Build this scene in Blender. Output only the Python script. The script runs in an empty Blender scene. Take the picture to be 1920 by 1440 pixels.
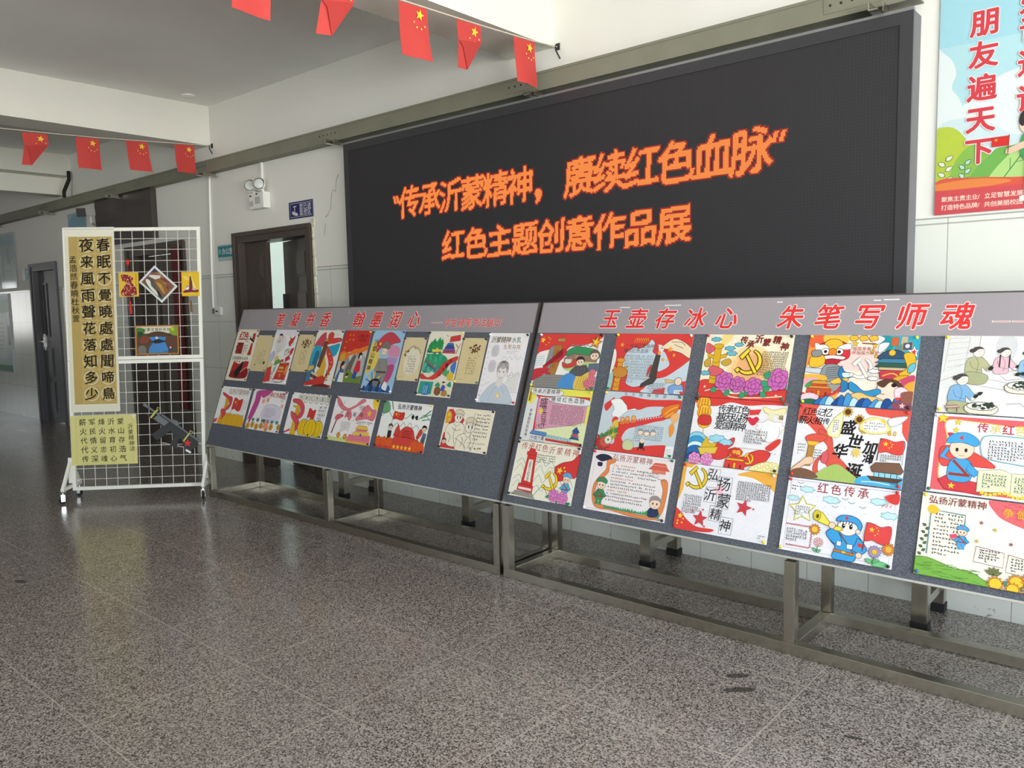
import bpy, bmesh, math, random
from mathutils import Matrix, Vector
import numpy as np

SC = bpy.context.scene
COL = SC.collection
R_ = math.radians
PI = math.pi

# ------------------------------------------------------------------ camera
def camera():
    yaw, pitch, roll = R_(49.045), R_(5.552), R_(-1.1417)
    cy, sy, cp, sp = math.cos(yaw), math.sin(yaw), math.cos(pitch), math.sin(pitch)
    f = Vector((-cp * cy, cp * sy, -sp))
    r = f.cross(Vector((0, 0, 1))).normalized()
    u = r.cross(f)
    c, s = math.cos(roll), math.sin(roll)
    r2 = r * c + u * s
    u2 = -r * s + u * c
    m = Matrix.Identity(4)
    for i in range(3):
        m[i][0], m[i][1], m[i][2] = r2[i], u2[i], -f[i]
    m[0][3], m[1][3], m[2][3] = 0.0, -4.048, 1.45
    d = bpy.data.cameras.new('camera')
    d.sensor_fit = 'HORIZONTAL'
    d.sensor_width = 36.0
    d.lens = 1496.83 / 1920 * 36
    d.clip_start = 0.05
    o = bpy.data.objects.new('camera', d)
    o.matrix_world = m
    COL.objects.link(o)
    SC.camera = o
camera()

# ------------------------------------------------------------------ sky, daylight openings, exposure
def world():
    w = bpy.data.worlds.new('sky')
    SC.world = w
    w.use_nodes = True
    nt = w.node_tree
    nt.nodes.clear()
    out = nt.nodes.new('ShaderNodeOutputWorld')
    bg = nt.nodes.new('ShaderNodeBackground')
    tc = nt.nodes.new('ShaderNodeTexCoord')
    sp = nt.nodes.new('ShaderNodeSeparateXYZ')
    rp = nt.nodes.new('ShaderNodeValToRGB')
    mp = nt.nodes.new('ShaderNodeMapRange')
    mp.inputs['From Min'].default_value = -0.25
    mp.inputs['From Max'].default_value = 0.6
    e = rp.color_ramp.elements
    e[0].position = 0.0
    e[0].color = (1.75, 1.74, 1.67, 1)
    e[1].position = 1.0
    e[1].color = (0.56, 0.70, 0.9, 1)
    k = e.new(0.28)
    k.color = (1.72, 1.71, 1.65, 1)
    k = e.new(0.36)
    k.color = (0.93, 0.98, 1.02, 1)
    nt.links.new(tc.outputs['Generated'], sp.inputs[0])
    nt.links.new(sp.outputs['Z'], mp.inputs['Value'])
    nt.links.new(mp.outputs[0], rp.inputs[0])
    nt.links.new(rp.outputs[0], bg.inputs[0])
    bg.inputs[1].default_value = 9.6
    nt.links.new(bg.outputs[0], out.inputs[0])
world()

def portal(name, loc, rot, sx, sy):
    l = bpy.data.lights.new(name, 'AREA')
    l.shape = 'RECTANGLE'
    l.size, l.size_y = sx, sy
    l.cycles.is_portal = True
    o = bpy.data.objects.new(name, l)
    o.location = loc
    o.rotation_euler = rot
    COL.objects.link(o)
X_RIGHT, Y_FRONT, X_LEFT, Z_CEIL = 3.4, -8.2, -24.0, 3.40
portal('entrance_daylight', (X_RIGHT + 0.12, -4.0, 1.5), (0, R_(90), 0), 2.9, 6.6)
portal('front_window_daylight', (1.7, Y_FRONT - 0.12, 1.85), (R_(90), 0, 0), 1.6, 1.7)
portal('added_window_daylight', (-8.0, Y_FRONT - 0.12, 2.1), (R_(90), 0, 0), 1.0, 1.2)  # added opening, put in to brighten the left board and wall
portal('corridor_daylight', (X_LEFT - 0.12, -3.6, 1.65), (0, R_(-90), 0), 1.5, 0.7)

vs = SC.view_settings
vs.view_transform = 'Standard'
vs.look = 'None'
vs.gamma = 1.0
vs.use_curve_mapping = False
vs.exposure = 0.08
cy_ = SC.cycles
cy_.use_denoising = True
cy_.max_bounces = 10
cy_.diffuse_bounces = 6
cy_.glossy_bounces = 4
cy_.sample_clamp_indirect = 6.0
cy_.caustics_reflective = False
cy_.caustics_refractive = False

# ------------------------------------------------------------------ colour and material helpers
def lin(c):
    if isinstance(c, str):
        c = c.lstrip('#')
        c = [int(c[i:i + 2], 16) / 255 for i in (0, 2, 4)]
    else:
        c = [v / 255 for v in c[:3]]
    return tuple(v / 12.92 if v <= 0.04045 else ((v + 0.055) / 1.055) ** 2.4 for v in c)

MATS = {}
def mat(name, color=(200, 200, 200), rough=0.6, metal=0.0, spec=0.5, noise=0.0, scale=8.0, bump=0.0, stretch=None, emit=None, alpha=None, trans=0.0):
    if name in MATS:
        return MATS[name]
    m = bpy.data.materials.new(name)
    m.use_nodes = True
    nt = m.node_tree
    b = nt.nodes['Principled BSDF']
    col = lin(color)
    b.inputs['Base Color'].default_value = (*col, 1)
    b.inputs['Roughness'].default_value = rough
    b.inputs['Metallic'].default_value = metal
    b.inputs['Specular IOR Level'].default_value = spec
    if trans:
        b.inputs['Transmission Weight'].default_value = trans
    if alpha is not None:
        b.inputs['Alpha'].default_value = alpha
    if emit:
        b.inputs['Emission Color'].default_value = (*lin(emit[0]), 1)
        b.inputs['Emission Strength'].default_value = emit[1]
    if noise or bump:
        tc = nt.nodes.new('ShaderNodeTexCoord')
        src = tc.outputs['Object']
        if stretch:
            mp = nt.nodes.new('ShaderNodeMapping')
            mp.inputs['Scale'].default_value = stretch
            nt.links.new(src, mp.inputs[0])
            src = mp.outputs[0]
        n = nt.nodes.new('ShaderNodeTexNoise')
        n.inputs['Scale'].default_value = scale
        n.inputs['Detail'].default_value = 5
        nt.links.new(src, n.inputs['Vector'])
        if noise:
            r = nt.nodes.new('ShaderNodeValToRGB')
            r.color_ramp.elements[0].position = 0.3
            r.color_ramp.elements[1].position = 0.7
            r.color_ramp.elements[0].color = (*[c * (1 - noise) for c in col], 1)
            r.color_ramp.elements[1].color = (*[min(1, c * (1 + noise)) for c in col], 1)
            nt.links.new(n.outputs['Fac'], r.inputs[0])
            nt.links.new(r.outputs[0], b.inputs['Base Color'])
        if bump:
            bp = nt.nodes.new('ShaderNodeBump')
            bp.inputs['Strength'].default_value = bump
            bp.inputs['Distance'].default_value = 0.002
            nt.links.new(n.outputs['Fac'], bp.inputs['Height'])
            nt.links.new(bp.outputs[0], b.inputs['Normal'])
    MATS[name] = m
    return m

class N:
    """small helper to wire node maths"""
    def __init__(s, m):
        s.nt = m.node_tree
        s.b = s.nt.nodes['Principled BSDF']
    def new(s, t, **kw):
        n = s.nt.nodes.new(t)
        for k, v in kw.items():
            setattr(n, k, v)
        return n
    def put(s, sock, v):
        if hasattr(v, 'is_output'):
            s.nt.links.new(v, sock)
        else:
            sock.default_value = v
    def math(s, op, a, b=0.0, c=0.0):
        n = s.new('ShaderNodeMath', operation=op)
        for i, v in enumerate((a, b, c)):
            s.put(n.inputs[i], v)
        return n.outputs[0]
    def mix(s, f, a, b):
        n = s.new('ShaderNodeMix', data_type='RGBA')
        s.put(n.inputs[0], f)
        for sock, v in ((n.inputs[6], a), (n.inputs[7], b)):
            s.put(sock, v if hasattr(v, 'is_output') else (*v, 1))
        return n.outputs[2]
    def xyz(s, kind='Object'):
        tc = s.new('ShaderNodeTexCoord')
        sp = s.new('ShaderNodeSeparateXYZ')
        s.nt.links.new(tc.outputs[kind], sp.inputs[0])
        return tc.outputs[kind], sp.outputs
    def noise(s, vec, scale, detail=3, rough=0.5):
        n = s.new('ShaderNodeTexNoise')
        s.put(n.inputs['Vector'], vec)
        n.inputs['Scale'].default_value = scale
        n.inputs['Detail'].default_value = detail
        n.inputs['Roughness'].default_value = rough
        return n.outputs['Fac']
    def line(s, v, period, off, width):
        """1 on a thin line repeated every `period`"""
        t = s.math('FRACT', s.math('DIVIDE', s.math('ADD', v, off + period * 100), period))
        d = s.math('ABSOLUTE', s.math('SUBTRACT', t, 0.5))
        return s.math('GREATER_THAN', d, 0.5 - width / period / 2)
    def ramp(s, f, stops):
        r = s.new('ShaderNodeValToRGB')
        e = r.color_ramp.elements
        while len(e) < len(stops):
            e.new(0.5)
        for k, (p, c) in zip(e, stops):
            k.position = p
            k.color = (*c, 1)
        s.put(r.inputs[0], f)
        return r.outputs[0]

def floor_mat():
    m = mat('speckled_granite_tile', (110, 104, 98), rough=0.2, spec=0.5)
    n = N(m)
    vec, o = n.xyz()
    vo = n.new('ShaderNodeTexVoronoi')
    n.put(vo.inputs['Vector'], vec)
    vo.inputs['Scale'].default_value = 205
    sp = n.new('ShaderNodeSeparateColor')
    n.nt.links.new(vo.outputs['Color'], sp.inputs[0])
    cr = n.ramp(sp.outputs[0], [(0.0, lin((34, 31, 30))), (0.28, lin((70, 64, 61))), (0.36, lin((140, 130, 124))), (0.62, lin((158, 148, 142))), (0.85, lin((190, 182, 175))), (1.0, lin((206, 198, 190)))])
    tone = n.noise(vec, 1.1, 4)
    cr = n.mix(n.math('MULTIPLY', tone, 0.55), cr, lin((112, 104, 97)))
    # faint joints between 62 cm tiles
    jx = n.line(o[0], 0.62, 0.45, 0.006)
    jy = n.line(o[1], 0.62, 1.775, 0.006)
    j = n.math('MAXIMUM', jx, jy)
    vis = n.math('MULTIPLY', j, n.math('MULTIPLY', n.math('GREATER_THAN', n.noise(vec, 0.9, 2), 0.44), 0.6))
    cr = n.mix(vis, cr, lin((185, 178, 165)))
    # scuff marks
    for cx, cyy, ax, ay, th in ((-1.31, -1.233, 0.05, 0.017, 0.75), (-1.256, -1.334, 0.062, 0.02, 0.75), (-0.817, -1.411, 0.03, 0.01, 0.3), (-3.087, -2.777, 0.02, 0.009, 0.2), (-4.85, -2.61, 0.05, 0.02, 0.2)):
        dx = n.math('SUBTRACT', o[0], cx)
        dy = n.math('SUBTRACT', o[1], cyy)
        c, s_ = math.cos(th), math.sin(th)
        a = n.math('DIVIDE', n.math('ADD', n.math('MULTIPLY', dx, c), n.math('MULTIPLY', dy, s_)), ax)
        b = n.math('DIVIDE', n.math('SUBTRACT', n.math('MULTIPLY', dy, c), n.math('MULTIPLY', dx, s_)), ay)
        d = n.math('ADD', n.math('POWER', n.math('ABSOLUTE', a), 2.0), n.math('POWER', n.math('ABSOLUTE', b), 2.0))
        d = n.math('ADD', d, n.math('MULTIPLY', n.noise(vec, 60), 0.8))
        cr = n.mix(n.math('MULTIPLY', n.math('LESS_THAN', d, 1.35), 0.8), cr, lin((52, 48, 46)))
    n.nt.links.new(cr, n.b.inputs['Base Color'])
    rg = n.math('ADD', n.math('MULTIPLY', n.noise(vec, 2.2, 3), 0.10), 0.13)
    n.nt.links.new(rg, n.b.inputs['Roughness'])
    return m

def wall_mat():
    """white paint above, glazed tile dado below 1.81 m"""
    m = mat('painted_wall_with_tile_dado', (214, 214, 203), rough=0.6)
    n = N(m)
    vec, o = n.xyz()
    low = n.math('LESS_THAN', o[2], 1.81)
    dirt = n.noise(vec, 1.3, 6, 0.65)
    paint = n.mix(n.math('MULTIPLY', dirt, 0.35), lin((230, 230, 224)), lin((212, 211, 203)))
    crack = n.noise(vec, 2.5, 8, 0.7)
    paint = n.mix(n.math('MULTIPLY', n.math('GREATER_THAN', crack, 0.72), 0.25), paint, lin((165, 160, 148)))
    tile = n.mix(n.math('MULTIPLY', n.noise(vec, 0.8, 2), 0.4), lin((222, 225, 218)), lin((206, 209, 200)))
    jx = n.line(o[0], 0.305, 0.59, 0.0035)
    jy = n.line(o[1], 0.305, 0.1, 0.0035)
    jz = n.line(o[2], 0.4525, 0.0, 0.0035)
    j = n.math('MAXIMUM', jx, jz)
    tile = n.mix(n.math('MULTIPLY', j, 0.75), tile, lin((120, 118, 108)))
    # grime along the foot of the wall
    g = n.math('MULTIPLY', n.math('SUBTRACT', 1.0, n.math('MINIMUM', n.math('DIVIDE', o[2], 0.12), 1.0)), n.math('GREATER_THAN', n.noise(vec, 14, 6, 0.7), 0.63))
    tile = n.mix(n.math('MULTIPLY', g, 0.7), tile, lin((95, 92, 84)))
    cr = n.mix(low, paint, tile)
    edge = n.math('LESS_THAN', n.math('ABSOLUTE', n.math('SUBTRACT', n.math('ABSOLUTE', n.math('SUBTRACT', o[2], 1.797)), 0.013)), 0.0035)
    cr = n.mix(n.math('MULTIPLY', edge, 0.6), cr, lin((120, 116, 106)))
    n.nt.links.new(cr, n.b.inputs['Base Color'])
    rg = n.math('SUBTRACT', 0.7, n.math('MULTIPLY', low, 0.48))
    n.nt.links.new(rg, n.b.inputs['Roughness'])
    return m

def led_mat():
    m = mat('led_panel_black', (44, 42, 45), rough=0.55, spec=0.35)
    n = N(m)
    vec, o = n.xyz()
    a = n.line(o[0], 0.01524, 0, 0.004)
    b = n.line(o[2], 0.01524, 0, 0.004)
    j = n.math('MAXIMUM', a, b)
    c = n.mix(n.math('MULTIPLY', j, 0.3), lin((41, 40, 43)), lin((58, 58, 64)))
    n.nt.links.new(c, n.b.inputs['Base Color'])
    return m

def felt_mat():
    m = mat('blue_grey_felt', (96, 100, 114), rough=0.95, spec=0.1)
    n = N(m)
    vec, o = n.xyz()
    f = n.noise(vec, 260, 3, 0.6)
    c = n.ramp(f, [(0.3, lin((62, 65, 73))), (0.5, lin((90, 94, 103))), (0.7, lin((120, 124, 133)))])
    n.nt.links.new(c, n.b.inputs['Base Color'])
    return m

def art_mat(name, rough, grain=0.10, scale=90, val=1.0):
    """reads the drawing's own colours and adds a crayon grain"""
    m = mat(name, rough=rough, spec=0.3)
    n = N(m)
    at = n.new('ShaderNodeVertexColor', layer_name='Col')
    vec, o = n.xyz()
    mp = n.new('ShaderNodeMapping')
    mp.inputs['Rotation'].default_value = (0.3, 0.5, 0.7)
    mp.inputs['Scale'].default_value = (1, 5, 1)
    n.put(mp.inputs[0], vec)
    f = n.noise(mp.outputs[0], scale, 3)
    h = n.new('ShaderNodeHueSaturation')
    n.put(h.inputs['Value'], n.math('ADD', n.math('MULTIPLY', f, grain * 2 * val), (1 - grain) * val))
    n.put(h.inputs['Color'], at.outputs['Color'])
    n.nt.links.new(h.outputs[0], n.b.inputs['Base Color'])
    return m

# ------------------------------------------------------------------ mesh helpers
class MB:
    def __init__(s):
        s.v, s.f = [], []
    def add(s, vs_, fs):
        k = len(s.v)
        s.v += [tuple(p) for p in vs_]
        s.f += [tuple(i + k for i in q) for q in fs]
        return s
    def box(s, x0, x1, y0, y1, z0, z1, m=None):
        vs_ = [(x, y, z) for x in (x0, x1) for y in (y0, y1) for z in (z0, z1)]
        if m:
            vs_ = [m @ Vector(p) for p in vs_]
        return s.add(vs_, [(0, 1, 3, 2), (4, 6, 7, 5), (0, 4, 5, 1), (2, 3, 7, 6), (0, 2, 6, 4), (1, 5, 7, 3)])
    def bar(s, a, b, w, h, up=(0, 0, 1)):
        """square section bar between two points"""
        a, b = Vector(a), Vector(b)
        d = (b - a)
        L = d.length
        d.normalize()
        up = Vector(up)
        if abs(d.dot(up)) > 0.95:
            up = Vector((0, 1, 0)) if abs(d.y) < 0.9 else Vector((1, 0, 0))
        x = d.cross(up).normalized()
        y = x.cross(d)
        m = Matrix(((x.x, y.x, d.x, a.x), (x.y, y.y, d.y, a.y), (x.z, y.z, d.z, a.z), (0, 0, 0, 1)))
        return s.box(-w / 2, w / 2, -h / 2, h / 2, 0, L, m)
    def tube(s, pts, r, n=8, caps=True):
        pts = [Vector(p) for p in pts]
        rings = []
        for i, p in enumerate(pts):
            d = (pts[min(i + 1, len(pts) - 1)] - pts[max(i - 1, 0)]).normalized()
            up = Vector((0, 0, 1)) if abs(d.z) < 0.9 else Vector((1, 0, 0))
            x = d.cross(up).normalized()
            y = x.cross(d)
            rr = r[i] if isinstance(r, (list, tuple)) else r
            rings.append([p + (x * math.cos(2 * PI * k / n) + y * math.sin(2 * PI * k / n)) * rr for k in range(n)])
        vs_ = [q for ring in rings for q in ring]
        fs = []
        for i in range(len(pts) - 1):
            for k in range(n):
                fs.append((i * n + k, i * n + (k + 1) % n, (i + 1) * n + (k + 1) % n, (i + 1) * n + k))
        if caps:
            fs.append(tuple(range(n)))
            fs.append(tuple((len(pts) - 1) * n + k for k in range(n)))
        return s.add(vs_, fs)
    def lathe(s, prof, m, n=20):
        """prof: (radius, height) pairs, revolved about local z of m"""
        vs_ = [m @ Vector((r * math.cos(2 * PI * k / n), r * math.sin(2 * PI * k / n), z)) for r, z in prof for k in range(n)]
        fs = [(i * n + k, i * n + (k + 1) % n, (i + 1) * n + (k + 1) % n, (i + 1) * n + k) for i in range(len(prof) - 1) for k in range(n)]
        fs += [tuple(range(n)), tuple((len(prof) - 1) * n + k for k in range(n))]
        return s.add(vs_, fs)
    def prism(s, poly, d0, d1, m):
        """2D polygon extruded between depths d0..d1 along local z of m"""
        n = len(poly)
        vs_ = [m @ Vector((x, y, d0)) for x, y in poly] + [m @ Vector((x, y, d1)) for x, y in poly]
        fs = [tuple(range(n))[::-1], tuple(range(n, 2 * n))] + [(i, (i + 1) % n, n + (i + 1) % n, n + i) for i in range(n)]
        return s.add(vs_, fs)

WORLD = {}
def place(o, parent, loc):
    COL.objects.link(o)
    if parent is not None:
        o.parent = parent
        p = WORLD[parent.name]
        o.location = loc - p
    else:
        o.location = loc
    WORLD[o.name] = loc

def tag(o, label=None, cat=None, group=None, kind=None):
    for k, v in (('label', label), ('category', cat), ('group', group), ('kind', kind)):
        if v:
            o[k] = v
    return o

def empty(name, loc, label=None, cat=None, group=None, kind=None):
    o = bpy.data.objects.new(name, None)
    o.empty_display_size = 0.1
    place(o, None, Vector(loc))
    return tag(o, label, cat, group, kind)

def build(name, mb, material, parent=None, loc=None, bevel=0.0, smooth=False, colors=None):
    """link one mesh object; vertices of mb are world coordinates"""
    if loc is None:
        if parent is not None:
            loc = WORLD[parent.name]
        else:
            xs = np.array(mb.v)
            lo, hi = xs.min(0), xs.max(0)
            loc = Vector(((lo[0] + hi[0]) / 2, (lo[1] + hi[1]) / 2, lo[2]))
    loc = Vector(loc)
    me = bpy.data.meshes.new(name)
    me.from_pydata([tuple(Vector(p) - loc) for p in mb.v], [], mb.f)
    if colors is None:
        bm = bmesh.new()
        bm.from_mesh(me)
        bmesh.ops.recalc_face_normals(bm, faces=bm.faces)
        if bevel:
            bmesh.ops.bevel(bm, geom=list(bm.edges), offset=bevel, segments=2, affect='EDGES', profile=0.7)
        bm.to_mesh(me)
        bm.free()
    else:
        at = me.color_attributes.new('Col', 'FLOAT_COLOR', 'CORNER')
        buf = []
        for p in me.polygons:
            buf += [*colors[p.index], 1.0] * p.loop_total
        at.data.foreach_set('color', buf)
    if smooth:
        me.polygons.foreach_set('use_smooth', [True] * len(me.polygons))
    me.materials.append(material)
    me.update()
    o = bpy.data.objects.new(name, me)
    place(o, parent, loc)
    return o

def struct(name, mb, m, parent=None):
    o = build(name, mb, m, parent, loc=(0, 0, 0) if parent is None else None)
    if parent is None:
        o['kind'] = 'structure'
    return o

# ------------------------------------------------------------------ lettering
GL = {}
def glyph(ch):
    """flat triangles of one character in a unit cell"""
    key = ch
    if key not in GL:
        cu = bpy.data.curves.new('lettering', 'FONT')
        cu.body = ch
        cu.fill_mode = 'FRONT'
        cu.resolution_u = 3
        ob = bpy.data.objects.new('lettering', cu)
        COL.objects.link(ob)
        dg = bpy.context.evaluated_depsgraph_get()
        ev = ob.evaluated_get(dg)
        me = ev.to_mesh()
        vs_ = [(v.co.x, v.co.y) for v in me.vertices]
        fs = [tuple(p.vertices) for p in me.polygons]
        ev.to_mesh_clear()
        bpy.data.objects.remove(ob)
        bpy.data.curves.remove(cu)
        GL[key] = (vs_, fs)
    return GL[key]
_ref = glyph('国')[0]
_x0, _x1 = min(p[0] for p in _ref), max(p[0] for p in _ref)
_y0, _y1 = min(p[1] for p in _ref), max(p[1] for p in _ref)
EM = max(_x1 - _x0, _y1 - _y0) / 0.90
CX, CY = (_x0 + _x1) / 2, (_y0 + _y1) / 2
def char(ch, bold=0.0):
    """character centred on 0,0 in a cell one unit wide and high"""
    key = (ch, 'cell', round(bold, 3))
    if key not in GL:
        g, fs = glyph(ch)
        base = [((x - CX) / EM, (y - CY) / EM, 0) for x, y in g]
        vs_, out = list(base), list(fs)
        n = 0 if bold < .002 else (4 if bold < .03 else 7)
        for i in range(n):                            # thicker strokes: shifted repeats of the outline
            t = 2 * PI * i / n + .3
            k = len(vs_)
            vs_ += [(x + bold * math.cos(t), y + bold * math.sin(t), i + 1) for x, y, _ in base]
            out += [tuple(j + k for j in f) for f in fs]
        GL[key] = (vs_, out)
    return GL[key]

# ------------------------------------------------------------------ drawings on paper
K = '#1c1a1a'
RED, YEL, WHT, BLU, GRN, PNK, ORG, GRY, SKN, BRN = '#d93a34', '#f2cf3a', '#f1f1ee', '#3aa3d8', '#3c9a5c', '#d977b0', '#ee8a32', '#8f9090', '#f0d5bd', '#7d4f2c'
def smooth_pts(p, closed=True, n=5):
    out = []
    m = len(p)
    rng = range(m) if closed else range(m - 1)
    for i in rng:
        if closed:
            a, b, c, d = p[i - 1], p[i], p[(i + 1) % m], p[(i + 2) % m]
        else:
            a, b, c, d = p[max(i - 1, 0)], p[i], p[i + 1], p[min(i + 2, m - 1)]
        for k in range(n):
            t = k / n
            out.append(tuple(0.5 * (2 * b[j] + (c[j] - a[j]) * t + (2 * a[j] - 5 * b[j] + 4 * c[j] - d[j]) * t * t + (3 * b[j] - a[j] - 3 * c[j] + d[j]) * t ** 3) for j in (0, 1)))
    if not closed:
        out.append(tuple(p[-1]))
    return out

class Art:
    """drawing surface: x to the right and y down, both 0..100 of the sheet"""
    def __init__(s, w, h, base='#eeeeea', seed=1, thick=0.0006, dz=3e-5):
        s.w, s.h, s.z, s.dz = w, h, thick / 2, dz
        s.v, s.f, s.c = [], [], []
        s.rnd = random.Random(seed)
        s.k = w / h                                   # turns a % of width into a % of height
        b = lin(base)
        t = thick / 2
        vs_ = [(x, y, z) for x in (-w / 2, w / 2) for y in (-h / 2, h / 2) for z in (-t, t)]
        s.raw(vs_, [(0, 1, 3, 2), (4, 6, 7, 5), (0, 4, 5, 1), (2, 3, 7, 6), (0, 2, 6, 4), (1, 5, 7, 3)], b)
    def raw(s, vs_, fs, c):
        k = len(s.v)
        s.v += vs_
        s.f += [tuple(i + k for i in q) for q in fs]
        s.c += [c] * len(fs)
    def up(s):
        s.z += s.dz
    def p2(s, x, y):
        return ((min(max(x, 0), 100) / 100 - 0.5) * s.w, (0.5 - min(max(y, 0), 100) / 100) * s.h, s.z)
    def P(s, col, *q, sm=False, ol=None, ow=0.5):
        pts = [(q[i], q[i + 1]) for i in range(0, len(q), 2)]
        if sm:
            pts = smooth_pts(pts)
        s.up()
        if sum(a[0] * b[1] - b[0] * a[1] for a, b in zip(pts, pts[1:] + pts[:1])) > 0:
            pts = pts[::-1]
        s.raw([s.p2(*p) for p in pts], [tuple(range(len(pts)))], lin(col))
        if ol:
            s.L(ol, ow, *[v for p in pts + pts[:1] for v in p])
        return s
    def B(s, col, *q, ol=None, ow=0.5):
        return s.P(col, *q, sm=True, ol=ol, ow=ow)
    def E(s, col, cx, cy, rx, ry=None, n=18, ol=None, ow=0.5, rot=0.0):
        ry = rx if ry is None else ry
        q = []
        for i in range(n):
            a = 2 * PI * i / n
            x, y = rx * math.cos(a), ry * math.sin(a)
            q += [cx + x * math.cos(rot) - y * math.sin(rot), cy + (x * math.sin(rot) + y * math.cos(rot)) * s.k]
        return s.P(col, *q, ol=ol, ow=ow)
    def R(s, col, x0, y0, x1, y1, ol=None, ow=0.5):
        return s.P(col, x0, y0, x1, y0, x1, y1, x0, y1, ol=ol, ow=ow)
    def S(s, col, cx, cy, r, rot=0.0, n=5, inner=0.42, ol=None, ow=0.4):
        q = []
        for i in range(2 * n):
            a = -PI / 2 + rot + PI * i / n
            rr = r if i % 2 == 0 else r * inner
            q += [cx + rr * math.cos(a), cy + rr * math.sin(a) * s.k]
        return s.P(col, *q, ol=ol, ow=ow)
    def L(s, col, wd, *q, sm=False):
        """pen stroke; width in % of the sheet's width"""
        pts = [(q[i], q[i + 1]) for i in range(0, len(q), 2)]
        if sm:
            pts = smooth_pts(pts, False, 4)
        s.up()
        P_ = [Vector(s.p2(*p)[:2]) for p in pts]
        hw = wd / 200 * s.w
        a, b = [], []
        for i, p in enumerate(P_):
            d = P_[min(i + 1, len(P_) - 1)] - P_[max(i - 1, 0)]
            if d.length < 1e-9:
                d = Vector((1, 0))
            d.normalize()
            nrm = Vector((-d.y, d.x)) * hw
            a.append(p + nrm)
            b.append(p - nrm)
        n = len(P_)
        s.raw([(p.x, p.y, s.z) for p in a + b], [(i, n + i, n + i + 1, i + 1) for i in range(n - 1)], lin(col))
        return s
    def T(s, col, text, x, y, size, dx=None, dy=0.0, bold=0.0, shear=0.0, ol=None, olw=0.05, slope=0.0, jit=0.0, sx=1.0):
        """text from its first cell's centre; size and dx in % of width, dy in % of height"""
        dx = size if dx is None else dx
        for pas in ((ol, olw), (col, 0.0)) if ol else ((col, 0.0),):
            s.up()
            for i, ch in enumerate(text):
                if ch == ' ':
                    continue
                vs_, fs = char(ch, bold + pas[1])
                cx = ((x + dx * i) / 100 - 0.5) * s.w
                cyy = (0.5 - (y + dy * i) / 100) * s.h
                k = size / 100 * s.w
                s.rnd.seed(hash((ord(ch), i)) & 0xffff)
                a = s.rnd.uniform(-jit, jit)
                kk = k * (1 + s.rnd.uniform(-jit, jit))
                ca, sa = math.cos(a), math.sin(a)
                pts = []
                for px, py, lay in vs_:
                    px, py = px * sx + shear * py, py + slope * px
                    pts.append((cx + kk * (px * ca - py * sa), cyy + kk * (px * sa + py * ca), s.z + lay * 1.2e-5))
                s.raw(pts, fs, lin(pas[0]))
            if bold + pas[1] >= .002:
                s.z += 9e-5
        return s
    def W(s, x0, y0, x1, y1, rows, col='#4a4a50', wd=0.35, cell=None, under=None, fill=0.8):
        """lines of small handwriting, too small to read"""
        s.up()
        rh = (y1 - y0) / rows
        cell = cell or rh * 0.72 / s.k
        for r in range(rows):
            y = y0 + (r + 0.5) * rh
            n = int((x1 - x0) / cell)
            if rows > 1 and r == rows - 1:
                n = int(n * s.rnd.uniform(0.4, 0.9))
            for i in range(n):
                if s.rnd.random() > fill + 0.15:
                    continue
                cx = x0 + (i + 0.5) * cell
                for _ in range(2):
                    a = s.rnd.choice((0.0, 0.1, PI / 2, PI / 2 + 0.2, 0.8))
                    l = cell * 0.36
                    ox, oy = s.rnd.uniform(-0.2, 0.2) * cell, s.rnd.uniform(-0.2, 0.2) * rh * 0.7
                    ex, ey = l * math.cos(a), l * math.sin(a) * s.k
                    px, py = -math.sin(a) * wd / 2, math.cos(a) * wd / 2 * s.k
                    q = [(cx + ox - ex - px, y + oy - ey - py), (cx + ox + ex - px, y + oy + ey - py), (cx + ox + ex + px, y + oy + ey + py), (cx + ox - ex + px, y + oy - ey + py)]
                    s.raw([s.p2(*p) for p in q], [(3, 2, 1, 0)], lin(col))
            if under:
                s.L(under, 0.35, x0, y + rh * 0.45, x0 + n * cell, y + rh * 0.45)
        return s
    def FLAG(s, x, y, w, h, col=RED, pole=None, sag=6, stars=True):
        if pole:
            s.L(pole, 0.9, x, y - 2, x - 1.5, y + h * 1.7)
        s.B(col, x, y, x + w * .25, y - sag * .3, x + w * .6, y + sag * .5, x + w, y, x + w * .97, y + h, x + w * .6, y + h + sag * .5, x + w * .3, y + h - sag * .3, x - w * .04, y + h, ol='#7c1d1d', ow=0.4)
        if stars:
            s.S(YEL, x + w * .22, y + h * .32, w * .13)
            for a, b in ((.42, .16), (.5, .32), (.48, .5), (.38, .62)):
                s.S(YEL, x + w * a, y + h * b, w * .045)
        return s
    def FLOWER(s, cx, cy, r, pet=ORG, mid=YEL, n=9, ol='#6b4a1a', frac=0.55):
        q = []
        for i in range(n * 4):
            a = 2 * PI * i / (n * 4)
            rr = r * (0.82 + 0.18 * math.cos(n * a))
            q += [cx + rr * math.cos(a), cy + rr * math.sin(a) * s.k]
        s.P(pet, *q, ol=ol, ow=0.35)
        s.E(mid, cx, cy, r * frac, ol=ol, ow=0.3)
        return s
    def PEONY(s, cx, cy, r, col=PNK, dark='#8d2f70'):
        for ring, (n, rr, pr) in enumerate(((7, .62, .42), (5, .32, .36), (1, 0, .3))):
            for i in range(n):
                a = 2 * PI * i / n + ring
                s.E(col, cx + r * rr * math.cos(a), cy + r * rr * math.sin(a) * s.k, r * pr, n=10, ol=dark, ow=0.45)
        return s
    def LEAF(s, x, y, a, l, col=GRN, w=0.3):
        c, d = math.cos(a), math.sin(a)
        q = []
        for t, k in ((0, 0), (.35, w), (.7, w * .7), (1, 0), (.7, -w * .7), (.35, -w)):
            q += [x + l * (t * c - k * d), y + l * (t * d + k * c) * s.k]
        return s.P(col, *q, ol='#1e4a2a', ow=0.3)
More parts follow.
